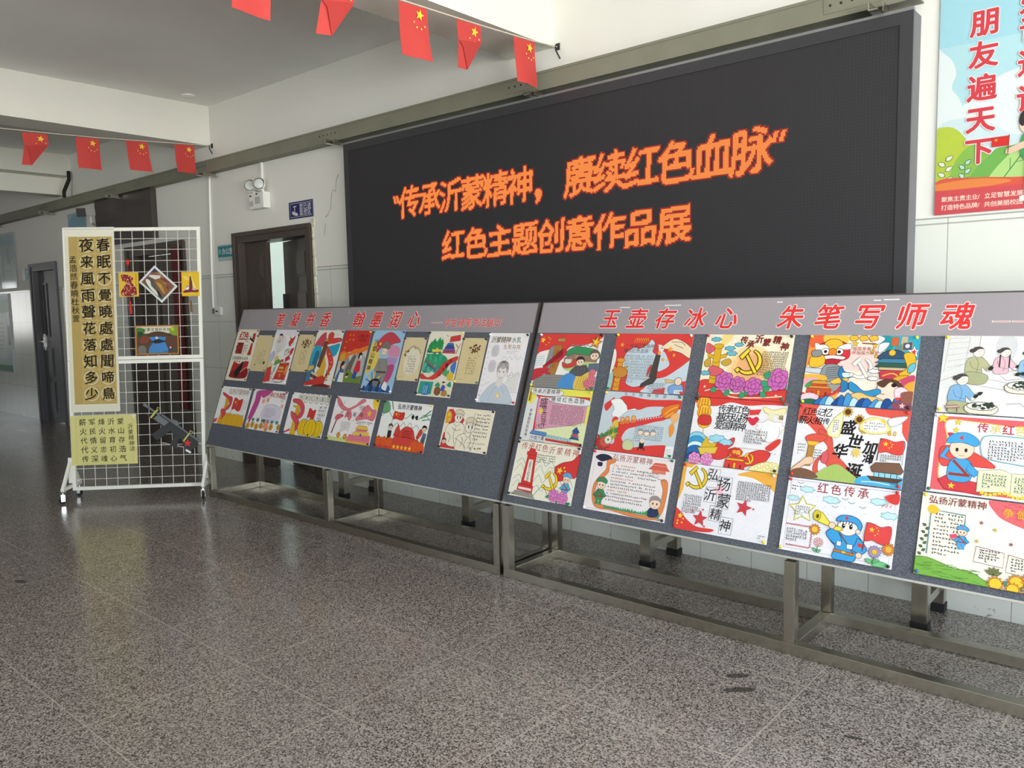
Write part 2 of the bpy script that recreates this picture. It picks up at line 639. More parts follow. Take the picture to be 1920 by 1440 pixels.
    def CLOUD(s, cx, cy, r, col='#bfe3ea', ol='#4f9db0'):
        q = []
        for i in range(28):
            a = 2 * PI * i / 28
            rr = 1 + 0.16 * math.cos(7 * a)
            q += [cx + r * rr * math.cos(a), cy + r * 0.42 * rr * math.sin(a) * s.k]
        return s.P(col, *q, ol=ol, ow=0.5)
    def EMBLEM(s, cx, cy, r, col=YEL, ol='#6a4a10', ow=0.6):
        """crossed hammer and sickle"""
        k = s.k
        q, q2 = [], []
        for i in range(15):
            a = R_(-70 + 215 * i / 14)
            w = 0.10 + 0.10 * math.sin(PI * i / 14)
            q += [cx + r * (0.86 + w * .6) * math.cos(a), cy + r * (0.86 + w * .6) * math.sin(a) * k]
            q2 += [(cx + r * (0.86 - w) * math.cos(a), cy + r * (0.86 - w) * math.sin(a) * k)]
        for p in q2[::-1]:
            q += list(p)
        s.P(col, *q, ol=ol, ow=ow)
        def rr(pts):
            return [v for a, b in pts for v in (cx + r * a, cy + r * b * k)]
        s.P(col, *rr([(-.95, .62), (-.72, .42), (-.5, .6), (-.72, .85)]), ol=ol, ow=ow)
        s.P(col, *rr([(-.32, -.42), (-.14, -.58), (.72, .72), (.5, .88)]), ol=ol, ow=ow)
        s.P(col, *rr([(-.75, -.35), (-.18, -.98), (.02, -.78), (-.1, -.62), (-.5, -.1), (-.58, -.18)]), ol=ol, ow=ow)
        return s
    def PILLAR(s, x, y0, y1, w, col='#dcae2a', ol='#5c430c', rib=None):
        """ornamental column with cloud wings"""
        s.P(col, x - w * .4, y0, x + w * .4, y0, x + w * .5, y1, x - w * .5, y1, ol=ol)
        h = y1 - y0
        s.E(col, x, y0 - 3, w * .62, w * .3, ol=ol)
        s.P(col, x - w * 1.2, y0 + h * .14, x - w * .4, y0 + h * .2, x - w * .4, y0 + h * .3, x - w * 1.1, y0 + h * .26, ol=ol)
        s.P(col, x + w * 1.2, y0 + h * .14, x + w * .4, y0 + h * .2, x + w * .4, y0 + h * .3, x + w * 1.1, y0 + h * .26, ol=ol)
        for i in range(4):
            yy = y0 + h * (0.38 + 0.15 * i)
            s.L(ol, .4, x - w * .42, yy, x, yy + 2.5, x + w * .42, yy - 1, sm=True)
        if rib:
            s.B(rib, x - w * 1.6, y0 + h * .05, x - w * .2, y0, x + w * 1.1, y0 + h * .22, x - w * .2, y0 + h * .52, x + w * .6, y0 + h * .75, x - w * .9, y1, x - w * .6, y0 + h * .72, x - w * .9, y0 + h * .5, x + w * .4, y0 + h * .22, x - w * .6, y0 + h * .12, ol='#7c1d1d', ow=.4)
        return s
    def GATE(s, x, y, w, h, col=RED, roof='#e9b93a', ol='#7a3a1a'):
        """palace gate: red base with arches under two tiled roofs"""
        s.P(col, x + w * .02, y + h * .5, x + w * .98, y + h * .5, x + w, y + h, x, y + h, ol=ol)
        s.P(roof, x + w * .12, y + h * .36, x + w * .88, y + h * .36, x + w * .96, y + h * .5, x + w * .04, y + h * .5, ol=ol)
        s.R(col, x + w * .2, y + h * .22, x + w * .8, y + h * .36, ol=ol)
        s.P(roof, x + w * .26, y, x + w * .74, y, x + w * .86, y + h * .22, x + w * .14, y + h * .22, ol=ol)
        s.R(roof, x + w * .44, y + h * .64, x + w * .56, y + h, ol=ol)
        for t in (.2, .75):
            s.R('#8a2320', x + w * t, y + h * .74, x + w * (t + .07), y + h)
        return s
    def HEAD(s, cx, cy, r, hair='#2a211d', cap=None, star=True, eyes=True):
        s.E(SKN, cx, cy, r, r * .95, ol='#6d4a3a', ow=0.35)
        if cap:
            s.B(cap, cx - r * 1.25, cy - r * .45 * s.k, cx - r * .9, cy - r * 1.25 * s.k, cx + r * .3, cy - r * 1.5 * s.k, cx + r * 1.25, cy - r * .9 * s.k, cx + r * 1.1, cy - r * .3 * s.k, cx, cy - r * .55 * s.k, ol='#1f3f63', ow=.35)
            if star:
                s.S(RED, cx - r * .1, cy - r * 1.0 * s.k, r * .25)
        else:
            s.B(hair, cx - r * 1.05, cy + r * .1 * s.k, cx - r * .9, cy - r * .9 * s.k, cx + r * .2, cy - r * 1.15 * s.k, cx + r * 1.05, cy - r * .5 * s.k, cx + r * 1.0, cy + r * .1 * s.k, cx + r * .6, cy - r * .4 * s.k, cx - r * .5, cy - r * .35 * s.k)
        if eyes:
            for d in (-.38, .34):
                s.E('#2a2220', cx + r * d, cy + r * .12 * s.k, r * .13, r * .19, n=8)
            s.L('#a3483f', .35, cx - r * .2, cy + r * .6 * s.k, cx, cy + r * .68 * s.k, cx + r * .22, cy + r * .58 * s.k)
        return s
    def KID(s, cx, cy, r, coat=BLU, cap=BLU, legs=None, salute=0):
        """child in uniform; cx, cy is the head's centre and r its radius"""
        k = s.k
        s.B(coat, cx - r * .55, cy + r * .95 * k, cx + r * .55, cy + r * .95 * k, cx + r * .95, cy + r * 1.6 * k, cx + r * .8, cy + r * 2.9 * k, cx - r * .8, cy + r * 2.9 * k, cx - r * .95, cy + r * 1.6 * k, ol='#1f3f63', ow=.4)
        if salute:
            s.P(coat, cx + salute * r * .7, cy + r * 1.2 * k, cx + salute * r * 1.75, cy + r * .9 * k, cx + salute * r * 1.25, cy - r * .1 * k, cx + salute * r * .95, cy + r * .1 * k, cx + salute * r * 1.3, cy + r * .75 * k, ol='#1f3f63', ow=.4)
        else:
            s.P(coat, cx - r * .7, cy + r * 1.2 * k, cx - r * 1.6, cy + r * 2.2 * k, cx - r * 1.2, cy + r * 2.5 * k, cx - r * .5, cy + r * 1.9 * k, ol='#1f3f63', ow=.4)
        s.P(coat, cx + r * .7, cy + r * 1.2 * k, cx + r * 1.6, cy + r * 2.1 * k, cx + r * 1.2, cy + r * 2.5 * k, cx + r * .5, cy + r * 1.9 * k, ol='#1f3f63', ow=.4)
        s.P('#9c3a2c', cx - r * .85, cy + r * 2.25 * k, cx + r * .85, cy + r * 2.25 * k, cx + r * .85, cy + r * 2.5 * k, cx - r * .85, cy + r * 2.5 * k)
        s.L('#9c3a2c', r * .22, cx - r * .6, cy + r * 1.1 * k, cx + r * .6, cy + r * 2.3 * k)
        if legs:
            s.P(legs, cx - r * .75, cy + r * 2.9 * k, cx - r * .05, cy + r * 2.9 * k, cx - r * .1, cy + r * 4 * k, cx - r * .7, cy + r * 4 * k)
            s.P(legs, cx + r * .75, cy + r * 2.9 * k, cx + r * .05, cy + r * 2.9 * k, cx + r * .1, cy + r * 4 * k, cx + r * .7, cy + r * 4 * k)
        return s.HEAD(cx, cy, r, cap=cap)
    def TREES(s, x0, x1, y, r, cols, n=8):
        for i in range(n):
            t = (i + .5) / n
            s.E(cols[i % len(cols)], x0 + (x1 - x0) * t, y + s.rnd.uniform(-1, 1) * r * .4, r, r * 1.1, n=10, ol='#1c5a38', ow=.3)
        return s
    def HILLS(s, x0, x1, y, amp, n=5, col='#7d8a80', wd=.5):
        q = []
        for i in range(n * 2 + 1):
            q += [x0 + (x1 - x0) * i / (2 * n), y - (amp if i % 2 else 0) * s.rnd.uniform(.6, 1.1)]
        return s.L(col, wd, *q, sm=True)
    def done(s, name, M, material, parent=None):
        """M places the sheet's own axes (x right, y up, z out) in the world"""
        mb = MB()
        mb.v = [tuple(M @ Vector(p)) for p in s.v]
        mb.f = s.f
        return build(name, mb, material, parent, loc=M.translation if parent is None else None, colors=s.c)
# ------------------------------------------------------------------ the setting
M_FLOOR, M_WALL = floor_mat(), wall_mat()
M_CEIL = mat('ceiling_paint', (236, 237, 234), 0.9, noise=0.06, scale=0.8)
M_BEAM = mat('beam_paint', (222, 221, 211), 0.85, noise=0.02, scale=2)
M_BROWN = mat('dark_brown_door_skin', (72, 63, 57), 0.4, noise=0.12, scale=6, stretch=(1, 1, 0.15))
M_GREYDOOR = mat('dark_grey_door_skin', (84, 84, 88), 0.42, noise=0.06, scale=6, stretch=(1, 1, 0.2))
M_STEEL = mat('brushed_stainless', (186, 182, 170), 0.27, 1.0, noise=0.06, scale=30, stretch=(1, 1, 1))
M_GALV = mat('grey_painted_channel', (124, 124, 108), 0.55, noise=0.08, scale=5)
M_DARK = mat('dark_plastic', (34, 34, 36), 0.45)
M_RUBBER = mat('black_rubber', (24, 24, 24), 0.8)
M_WHITE = mat('white_plastic', (226, 226, 220), 0.4)
M_CHROME = mat('chrome', (210, 210, 208), 0.18, 1.0)
M_ALU = mat('window_frame_grey', (140, 142, 144), 0.4, 0.6)
M_ART = art_mat('drawing_paper', 0.75, val=0.92)
M_PRINT = art_mat('printed_panel', 0.35, 0.03, 20, val=0.76)
M_CLOTH = art_mat('flag_fabric', 0.7, 0.06, 200, val=0.9)

struct('floor', MB().box(X_LEFT, X_RIGHT + 3, Y_FRONT - 2, 0.25, -0.1, 0), M_FLOOR)
struct('ceiling', MB().box(X_LEFT, X_RIGHT, Y_FRONT, 0.2, Z_CEIL, Z_CEIL + 0.15), M_CEIL)

D1, D2, D3 = (-12.20, -11.265, 2.14), (-6.92, -5.70, 2.17), (-9.21, -7.87, 2.18)
wb = MB()
xs = [X_LEFT, D1[0], D1[1], D3[0], D3[1], D2[0], D2[1], X_RIGHT]
for a, b in zip(xs[::2], xs[1::2]):
    wb.box(a, b, 0, 0.2, 0, Z_CEIL)
for d in (D1, D2, D3):
    wb.box(d[0], d[1], 0, 0.2, d[2], Z_CEIL)
struct('wall_back', wb, M_WALL)

ck = MB()
for q in ([(-5.31, 2.53), (-5.328, 2.51), (-5.345, 2.475), (-5.36, 2.40), (-5.39, 2.42), (-5.41, 2.395), (-5.42, 2.34), (-5.43, 2.275), (-5.47, 2.23), (-5.505, 2.21)], [(-5.51, 2.16), (-5.515, 2.12), (-5.535, 2.06)]):
    ck.tube([(x, -.0005, z) for x, z in q], .0028, 5)
build('plaster_crack', ck, mat('crack_grey', (150, 146, 138), .9), bpy.data.objects['wall_back'])
wr = MB()                                             # entrance side: open doorway 6.6 m wide under a lintel
wr.box(X_RIGHT, X_RIGHT + 0.2, -0.7, 0.2, 0, Z_CEIL).box(X_RIGHT, X_RIGHT + 0.2, Y_FRONT, -7.3, 0, Z_CEIL).box(X_RIGHT, X_RIGHT + 0.2, -7.3, -0.7, 2.95, Z_CEIL)
struct('wall_right', wr, M_WALL)
wf = MB()
for x0, x1 in ((X_LEFT, -8.5), (-7.5, 0.9)):
    wf.box(x0, x1, Y_FRONT - 0.2, Y_FRONT, 0, Z_CEIL)
wf.box(-8.5, -7.5, Y_FRONT - 0.2, Y_FRONT, 0, 1.5).box(-8.5, -7.5, Y_FRONT - 0.2, Y_FRONT, 2.7, Z_CEIL)  # wall above and below the added light opening
wf.box(2.5, X_RIGHT, Y_FRONT - 0.2, Y_FRONT, 0, Z_CEIL).box(0.9, 2.5, Y_FRONT - 0.2, Y_FRONT, 0, 1.0).box(0.9, 2.5, Y_FRONT - 0.2, Y_FRONT, 2.7, Z_CEIL)
struct('wall_front', wf, M_WALL)
wl = MB()
wl.box(X_LEFT - 0.2, X_LEFT, -3.25, 0.2, 0, Z_CEIL).box(X_LEFT - 0.2, X_LEFT, Y_FRONT, -3.95, 0, Z_CEIL).box(X_LEFT - 0.2, X_LEFT, -3.95, -3.25, 2.4, Z_CEIL).box(X_LEFT - 0.2, X_LEFT, -3.95, -3.25, 0, 0.9)
struct('wall_left', wl, M_WALL)
def window(name, axis, pos, a0, a1, z0, z1, n):
    m = MB()
    def b(u0, u1, w0, w1):
        if axis == 'x':
            m.box(pos - 0.04, pos + 0.04, u0, u1, w0, w1)
        else:
            m.box(u0, u1, pos - 0.04, pos + 0.04, w0, w1)
    b(a0, a1, z0, z0 + 0.06)
    b(a0, a1, z1 - 0.06, z1)
    for i in range(n + 1):
        c = a0 + (a1 - a0) * i / n
        b(max(a0, c - 0.03), min(a1, c + 0.03), z0, z1)
    struct(name, m, M_ALU)
window('window_1', 'y', Y_FRONT - 0.1, 0.9, 2.5, 1.0, 2.7, 2)
window('window_2', 'x', X_LEFT - 0.1, -3.95, -3.25, 0.9, 2.4, 2)
window('window_3', 'x', X_RIGHT + 0.1, -7.3, -0.7, 0.0, 2.95, 3)

window('added_window', 'y', Y_FRONT - 0.1, -8.5, -7.5, 1.5, 2.7, 1)  # frame of the unseen opening added for light on the left side

def beam(n, x0, x1, z0):
    struct('ceiling_beam_%d' % n, MB().box(x0, x1, Y_FRONT, 0, z0, Z_CEIL), M_BEAM)
beam(1, -3.47, -3.12, 3.035)
beam(2, -7.62, -7.27, 3.035)
beam(3, -10.85, -10.62, 3.15)
struct('ceiling_beam_4', MB().box(-11.1, -10.85, Y_FRONT, 0, 2.94, Z_CEIL), M_BEAM)
beam(5, -17.0, -16.7, 3.035)

# office behind the half-open door, daylit by its own window
off = MB()
off.box(-7.7, -7.6, 0.2, 3.6, 0, 2.9).box(-7.7, -4.0, 3.6, 3.7, 0, 2.9).box(-4.1, -4.0, 0.2, 0.9, 0, 2.9).box(-4.1, -4.0, 2.9, 3.6, 0, 2.9).box(-4.1, -4.0, 0.9, 2.9, 0, 0.9).box(-4.1, -4.0, 0.9, 2.9, 2.4, 2.9)
struct('wall_office', off, mat('office_paint', (170, 182, 178), 0.8))
struct('ceiling_office', MB().box(-7.7, -4.0, 0.2, 3.7, 2.9, 3.0), M_CEIL)
struct('floor_office', MB().box(-7.7, -4.0, 0.25, 3.7, -0.1, 0), mat('office_floor', (150, 146, 138), 0.4, noise=0.05))
portal('office_window_daylight', (-3.93, 1.9, 1.65), (0, R_(90), 0), 1.5, 2.0)

def door_leaf(parent, w, h, M, material, panels, glass=None, name='leaf', gm=None):
    """leaf in its own axes: x 0..w, z 0..h, front at y=0"""
    m = MB().box(0, w, 0, 0.045, 0, h, M)
    for x0, x1, z0, z1 in panels:
        m.box(x0, x1, -0.006, 0.001, z0, z1, M).box(x0 + 0.02, x1 - 0.02, -0.012, -0.005, z0 + 0.02, z1 - 0.02, M)
    o = build(name, m, material, parent, bevel=0.002)
    if glass:
        x0, x1, z0, z1 = glass
        f = MB()
        for q in ((x0 - .02, x1 + .02, z0 - .02, z0), (x0 - .02, x1 + .02, z1, z1 + .02), (x0 - .02, x0, z0, z1), (x1, x1 + .02, z0, z1)):
            f.box(q[0], q[1], -0.012, 0.0, q[2], q[3], M)
        build('glass_frame', f, material, o)
        build('glass', MB().box(x0, x1, -0.004, -0.001, z0, z1, M), mat('dark_glass', (24, 26, 28), 0.45, spec=.3), o)
    return o
def door_frame(parent, d, w, material, depth=0.2):
    m = MB()
    for x0, x1, z0, z1 in ((d[0], d[0] + w, 0, d[2]), (d[1] - w, d[1], 0, d[2]), (d[0] + w, d[1] - w, d[2] - w, d[2])):
        m.box(x0, x1, -0.018, depth, z0, z1)
    e = w * 0.35                                     # raised outer moulding
    for x0, x1, z0, z1 in ((d[0] - .01, d[0] + e, 0, d[2] + .01), (d[1] - e, d[1] + .01, 0, d[2] + .01), (d[0] + e, d[1] - e, d[2] - e, d[2] + .01)):
        m.box(x0, x1, -0.032, -0.018, z0, z1)
    return build('frame', m, material, parent, bevel=0.003)
def T3(x, y, z, rz=0.0):
    return Matrix.Translation((x, y, z)) @ Matrix.Rotation(rz, 4, 'Z')

d1 = empty('door_1', (-11.73, 0, 0), kind='structure')
door_frame(d1, D1, 0.09, M_GREYDOOR)
lf = door_leaf(d1, 0.755, 2.045, T3(-12.11, 0.05, 0.005), M_GREYDOOR, [(.41, .66, 1.55, 1.88), (.41, .66, 1.18, 1.5), (.12, .36, .62, 1.02), (.41, .66, .62, 1.02), (.12, .36, .12, .55), (.41, .66, .12, .55)], glass=(.17, .27, 1.18, 1.86))
hb = MB().box(-12.07, -12.03, 0.03, 0.05, 0.98, 1.2).tube([(-12.05, 0.035, 1.1), (-12.05, -0.01, 1.1), (-11.93, -0.012, 1.1)], 0.011)
build('handle', hb, M_CHROME, lf)

d2 = empty('door_2', (-6.31, 0, 0), kind='structure')
door_frame(d2, D2, 0.085, M_BROWN)
pn = [(.06, .29, 1.15, 1.62), (.06, .29, .2, 1.0), (.06, .29, 1.75, 1.98)]
door_leaf(d2, 0.346, 2.075, T3(-6.833, 0.05, 0.005), M_BROWN, pn)
M2 = Matrix.Translation((-5.79, 0.05, 0.005)) @ Matrix.Rotation(R_(-14), 4, 'Z') @ Matrix.Translation((-0.7, 0, 0))
lf = door_leaf(d2, 0.69, 2.075, M2, M_BROWN, [(.12, .58, 1.15, 1.62), (.12, .58, .2, 1.0), (.12, .58, 1.75, 1.98)])
build('handle', MB().box(.05, .08, -0.04, 0.0, 0.95, 1.6, M2), M_DARK, lf)
rn = random.Random(4)
sm = MB()
z = 1.2
while z < 2.16:
    h = rn.uniform(.04, .1)
    sm.box(-5.69, -5.665 + rn.uniform(-.01, .012), -0.012, 0.0, z, z + h)
    z += h + rn.choice((0, 0, .015))
build('sealant_strip', sm, mat('pale_sealant', (214, 210, 188), 0.9, noise=0.2, scale=40), d2)

d3 = empty('door_3', (-8.54, 0, 0), kind='structure')
door_frame(d3, D3, 0.1, M_BROWN)
for k, x in enumerate((-9.105, -8.535)):
    lf = door_leaf(d3, 0.56, 2.07, T3(x, 0.08, 0.005), M_BROWN, [(.1, .46, 1.2, 1.95), (.1, .46, .2, 1.05)])
    if k:
        build('handle', MB().box(-8.06, -8.02, 0.03, 0.08, 0.92, 1.22), M_CHROME, lf)
build('red_side_panel', MB().box(-8.09, -7.93, -0.05, -0.034, 0.45, 2.12), mat('deep_red_cloth', (98, 26, 30), 0.8, noise=0.15, scale=20, stretch=(1, 1, .1)), d3)

# ------------------------------------------------------------------ things on the walls and ceiling
t = empty('cable_channel', (-7.0, 0, 2.77), 'long grey steel channel on the wall above the black screen', 'cable channel')
mb = MB().box(-16.5, -1.02, -0.1, -0.095, 2.765, 2.872).box(-16.5, -1.02, -0.095, -.003, 2.765, 2.771).box(-16.5, -1.02, -0.1, -.003, 2.872, 2.878).box(-16.5, -1.02, -0.104, -0.1, 2.862, 2.872)
build('channel', mb, M_GALV, t)
for k in range(8):
    x = -1.18 - 2.0 * k
    b = build('bracket', MB().box(x - .02, x + .02, -0.2, -.003, 2.725, 2.731).box(x - .02, x - .015, -0.2, -.003, 2.731, 2.764).box(x + .03, x + .034, -0.16, -0.08, 2.727, 2.764), M_STEEL, t)
for k in range(6):
    x = -1.3 - 2.0 * k
    p = build('joint_plate', MB().box(x - .13, x + .13, -0.103, -0.1, 2.79, 2.858), M_GALV, t)
    for i in range(5):
        build('bolt', MB().lathe([(.006, 0), (.006, .003)], Matrix.Translation((x - .1 + .05 * i, -0.106, 2.825)) @ Matrix.Rotation(R_(-90), 4, 'X'), 8), M_DARK, p)

# LED screen with its dot-matrix text
LX0, LX1, LZ0, LZ1, LY = -5.075, -1.03, 1.25, 2.712, -0.12
led = empty('display_screen', (-3.05, -0.06, LZ0), 'large black display screen with orange lettering above the poster boards', 'screen')
m = MB().box(LX0, LX1, LY + .006, -0.002, LZ0, LZ1)
build('cabinet', m, mat('screen_cabinet_grey', (92, 93, 96), 0.5, noise=0.03), led)
m = MB()
bw = .055
for a in ((LX0, LX1, LZ1 - bw, LZ1), (LX0, LX1, LZ0, LZ0 + bw), (LX0, LX0 + bw, LZ0 + bw, LZ1 - bw), (LX1 - bw, LX1, LZ0 + bw, LZ1 - bw)):
    m.box(a[0], a[1], LY - .006, LY + .006, a[2], a[3])
build('bezel', m, mat('screen_bezel', (48, 48, 52), 0.45), led)
build('display_panel', MB().box(LX0 + bw, LX1 - bw, LY - .001, LY + .006, LZ0 + bw, LZ1 - bw), led_mat(), led)
build('top_trim', MB().box(LX0, LX1, LY - .004, LY + .02, LZ1 + .0005, LZ1 + .013), M_ALU, led)
PITCH = 0.00762
lit = set()
def raster(ch, cx, cz, w, h, bold, slope=0.07, shear=0.06):
    vs_, fs = char(ch, bold)
    P_ = np.array([(cx + w * (x + shear * y), cz + h * (y + slope * x)) for x, y, _ in vs_])
    for f in fs:
        t_ = P_[list(f)]
        for a in range(1, len(f) - 1):
            A, B, C = t_[0], t_[a], t_[a + 1]
            lo = np.floor(np.minimum(np.minimum(A, B), C) / PITCH).astype(int)
            hi = np.ceil(np.maximum(np.maximum(A, B), C) / PITCH).astype(int)
            for i in range(lo[0], hi[0] + 1):
                for j in range(lo[1], hi[1] + 1):
                    p = (np.array((i, j)) + .5) * PITCH
                    d = [(q[0] - p[0]) * (r[1] - p[1]) - (r[0] - p[0]) * (q[1] - p[1]) for q, r in ((A, B), (B, C), (C, A))]
                    if all(v >= -1e-9 for v in d) or all(v <= 1e-9 for v in d):
                        lit.add((i, j))
for i, ch in enumerate('传承沂蒙精神'):
    raster(ch, -4.345 + .207 * i, 2.205, .225, .225, .022)
raster(',', -3.035, 2.245, .3, .3, .03)
for i, ch in enumerate('赓续红色血脉'):
    raster(ch, -2.845 + .214 * i, 2.205, .232, .235, .024)
for i, ch in enumerate('红色主题创意作品展'):
    raster(ch, -3.915 + .2125 * i, 1.872, .222, .212, .024)
for x, z, s_ in ((-4.51, 2.215, -1), (-4.475, 2.215, -1), (-1.675, 2.24, 1), (-1.635, 2.24, 1)):
    for j in range(7):
        for i in range(3):
            lit.add((int(x / PITCH) + i + (j // 3 if s_ > 0 else -j // 4), int(z / PITCH) + j))
halo = {(i + a, j + b) for i, j in lit for a in (-1, 0, 1) for b in (-1, 0, 1)} - lit
def dots(cells, g):
    m = MB()
    for i, j in sorted(cells):
        x, z = i * PITCH, j * PITCH
        q = PITCH * g
        y = LY - .0022
        m.add([(x + q, y, z + q), (x + PITCH - q, y, z + q), (x + PITCH - q, y, z + PITCH - q), (x + q, y, z + PITCH - q)], [(0, 1, 2, 3)])
    return m
o = build('lit_lettering', dots(lit, .04), mat('lit_orange_diodes', (60, 20, 10), 0.5, emit=((255, 142, 64), 1.0)), led)
o['label'] = 'glowing orange dot matrix lettering'
build('red_glow_edge', dots(halo, .1), mat('red_glow_cells', (60, 16, 12), 0.5, emit=((190, 40, 24), 0.75)), led)  # red glow around the letters, put in as faintly emissive cells

t = empty('screen_support_frame', (-2.9, -0.16, 0), 'stainless steel legged frame standing against the wall behind the poster boards', 'support frame')
for x in (-4.96, -3.63, -2.26, -0.88, 0.5):
    for y in (-0.335, -0.04):
        l = build('leg', MB().box(x - .033, x + .033, y - .025, y + .025, 0.04, 1.2), M_STEEL, t, bevel=.003)
        build('rubber_foot', MB().box(x - .036, x + .036, y - .028, y + .028, 0, 0.042), M_RUBBER, l)
    build('cross_bar', MB().box(x - .02, x + .02, -0.309, -0.065, 0.10, 0.14), M_STEEL, t)
build('top_rail', MB().box(-5.0, 0.54, -0.36, -0.31, 1.2, 1.25).box(-5.0, 0.54, -0.065, -0.015, 1.2, 1.25), M_STEEL, t)

# emergency light
t = empty('emergency_light', (-6.41, 0, 2.36), 'white twin-lamp emergency light on the wall above the double door', 'emergency light')
b = build('body', MB().box(-6.53, -6.30, -0.07, 0, 2.36, 2.50), M_WHITE, t, bevel=.006)
for x, y, z in ((-6.5, -0.0705, 2.475), (-6.4, -0.0705, 2.485)):
    build('indicator', MB().box(x - .012, x + .012, y - .002, y, z - .007, z + .007), M_DARK, b)
build('label_sheet', MB().box(-6.43, -6.35, -0.072, -0.07, 2.40, 2.46).box(-6.52, -6.46, -0.072, -0.07, 2.385, 2.43), mat('grey_print', (176, 176, 174), 0.6, noise=.15, scale=60), b)
for x in (-6.49, -6.345):
    A = Matrix.Translation((x, -0.075, 2.565)) @ Matrix.Rotation(R_(42), 4, 'Z') @ Matrix.Rotation(R_(84), 4, 'X')
    l = build('lamp_head', MB().lathe([(.02, -.05), (.045, -.04), (.058, .0), (.058, .012)], A, 24), M_WHITE, t, smooth=True)
    build('lens', MB().lathe([(.05, .012), (.035, .02), (.004, .022)], A, 24), mat('lamp_lens', (206, 212, 208), 0.15, spec=0.8), l, smooth=True)
    build('reflector_ring', MB().lathe([(.052, .0125), (.047, .016), (.044, .0165)], A, 24), M_CHROME, l)
    build('stalk', MB().tube([(x, -0.04, 2.5), (x, -0.04, 2.53)], .012), M_WHITE, t)

o = build('power_conduit', MB().box(-6.415, -6.392, -0.018, 0, 2.60, 2.765), M_WHITE)
tag(o, 'short white cable trunking between the emergency light and the grey channel', 'conduit')
o = build('power_conduit', MB().tube([(-7.295, -0.012, 2.765), (-7.31, -0.012, 2.6), (-7.35, -0.012, 1.9), (-7.362, -0.012, 1.5)], .012), M_WHITE)
tag(o, 'long white cable trunking running down to the wall controller', 'conduit')
t = empty('wall_controller', (-7.29, 0, 1.42), 'small white controller box at the foot of the long white trunking', 'controller')
build('case', MB().box(-7.37, -7.205, -0.03, 0, 1.42, 1.50), M_WHITE, t, bevel=.01)
build('display', MB().box(-7.355, -7.305, -0.032, -0.03, 1.435, 1.485), mat('grey_lcd', (120, 122, 112), .3), t)
build('button', MB().box(-7.285, -7.25, -0.034, -0.03, 1.452, 1.466), M_DARK, t)

def wall_m(x, z, y=-0.004):
    """sheet axes on the wall: x right, y up, z out of the wall"""
    return Matrix(((1, 0, 0, x), (0, 0, -1, y), (0, 1, 0, z), (0, 0, 0, 1)))

a = Art(.345, .142, '#26266e', 7, thick=.003)
a.C = None
a.L('#d9dbe8', 1.2, 6, 10, 97, 10, 97, 90, 6, 90, 6, 10)
a.B('#e8eaf0', 14, 55, 22, 58, 34, 68, 38, 80, 30, 84, 15, 72)
a.L('#e8eaf0', 3, 24, 30, 25, 56)
a.L('#e8eaf0', 2.4, 18, 28, 32, 28)
a.T('#e4e6ee', '您已进', 52, 33, 15, 16.5, bold=.02)
a.T('#e4e6ee', '监控区', 52, 68, 15, 16.5, bold=.02)
o = a.done('camera_notice', wall_m(-5.84, 2.303), M_PRINT)
tag(o, 'navy blue sign with a camera symbol and white characters above the door', 'sign')
a = Art(.27, .15, '#2b8f9e', 7, thick=.012)
a.R('#cfd8d6', 0, 0, 100, 9).R('#b9d3d4', 0, 78, 100, 100)
a.T('#eef4f4', '办公室', 40, 44, 23, 24, bold=.02)
a.T('#bfdde0', '教', 13, 44, 20)
o = a.done('office_plate', wall_m(-7.08, 2.015, -.008), M_PRINT)
tag(o, 'teal office name plate left of the half-open double door', 'sign')
a = Art(.24, .16, '#2f7f86', 7, thick=.012)
a.R('#d7dedc', 0, 0, 45, 100).R('#9cc3c6', 55, 15, 92, 40)
a.W(52, 45, 95, 90, 2, '#dfe9e8', wd=3)
o = a.done('office_plate', wall_m(-12.385, 2.02, -.008), M_PRINT)
tag(o, 'small teal and white plate left of the far grey door', 'sign')
a = Art(.55, .2, '#a9c9d6', 7, thick=.006)
a.B('#8fb8cc', 5, 95, 10, 40, 35, 12, 70, 8, 98, 20, 98, 95)
o = a.done('wall_sign', wall_m(-10.52, 2.6, -.005), M_PRINT)
tag(o, 'pale blue plaque high on the wall left of the security camera', 'sign')
o = build('wall_board', MB().box(-9.85, -8.43, -0.06, 0, 2.24, 2.76), mat('dark_brown_board', (62, 55, 54), 0.45, noise=.08, scale=3), bevel=.004)
tag(o, 'dark brown board mounted under the channel above the wire rack', 'board')

t = empty('security_camera', (-10.0, 0, 2.6), 'white security camera with dark front beside the dark brown board', 'camera')
A = Matrix.Translation((-9.62, -0.2, 2.605)) @ Matrix.Rotation(R_(-49), 4, 'Z') @ Matrix.Rotation(R_(7), 4, 'Y')
build('housing', MB().box(-.03, .2, -.042, .042, -.036, .042, A), M_WHITE, t, bevel=.008)
build('lens_panel', MB().box(.2, .21, -.05, .05, -.045, .048, A), M_DARK, t, bevel=.003)
build('bracket', MB().tube([(-9.62, -.2, 2.56), (-9.66, -.18, 2.50), (-9.8, -.1, 2.49), (-9.93, 0, 2.49)], .014), M_WHITE, t)
build('wall_plate', MB().box(-10.02, -9.88, -.02, -.001, 2.43, 2.7), M_WHITE, t)

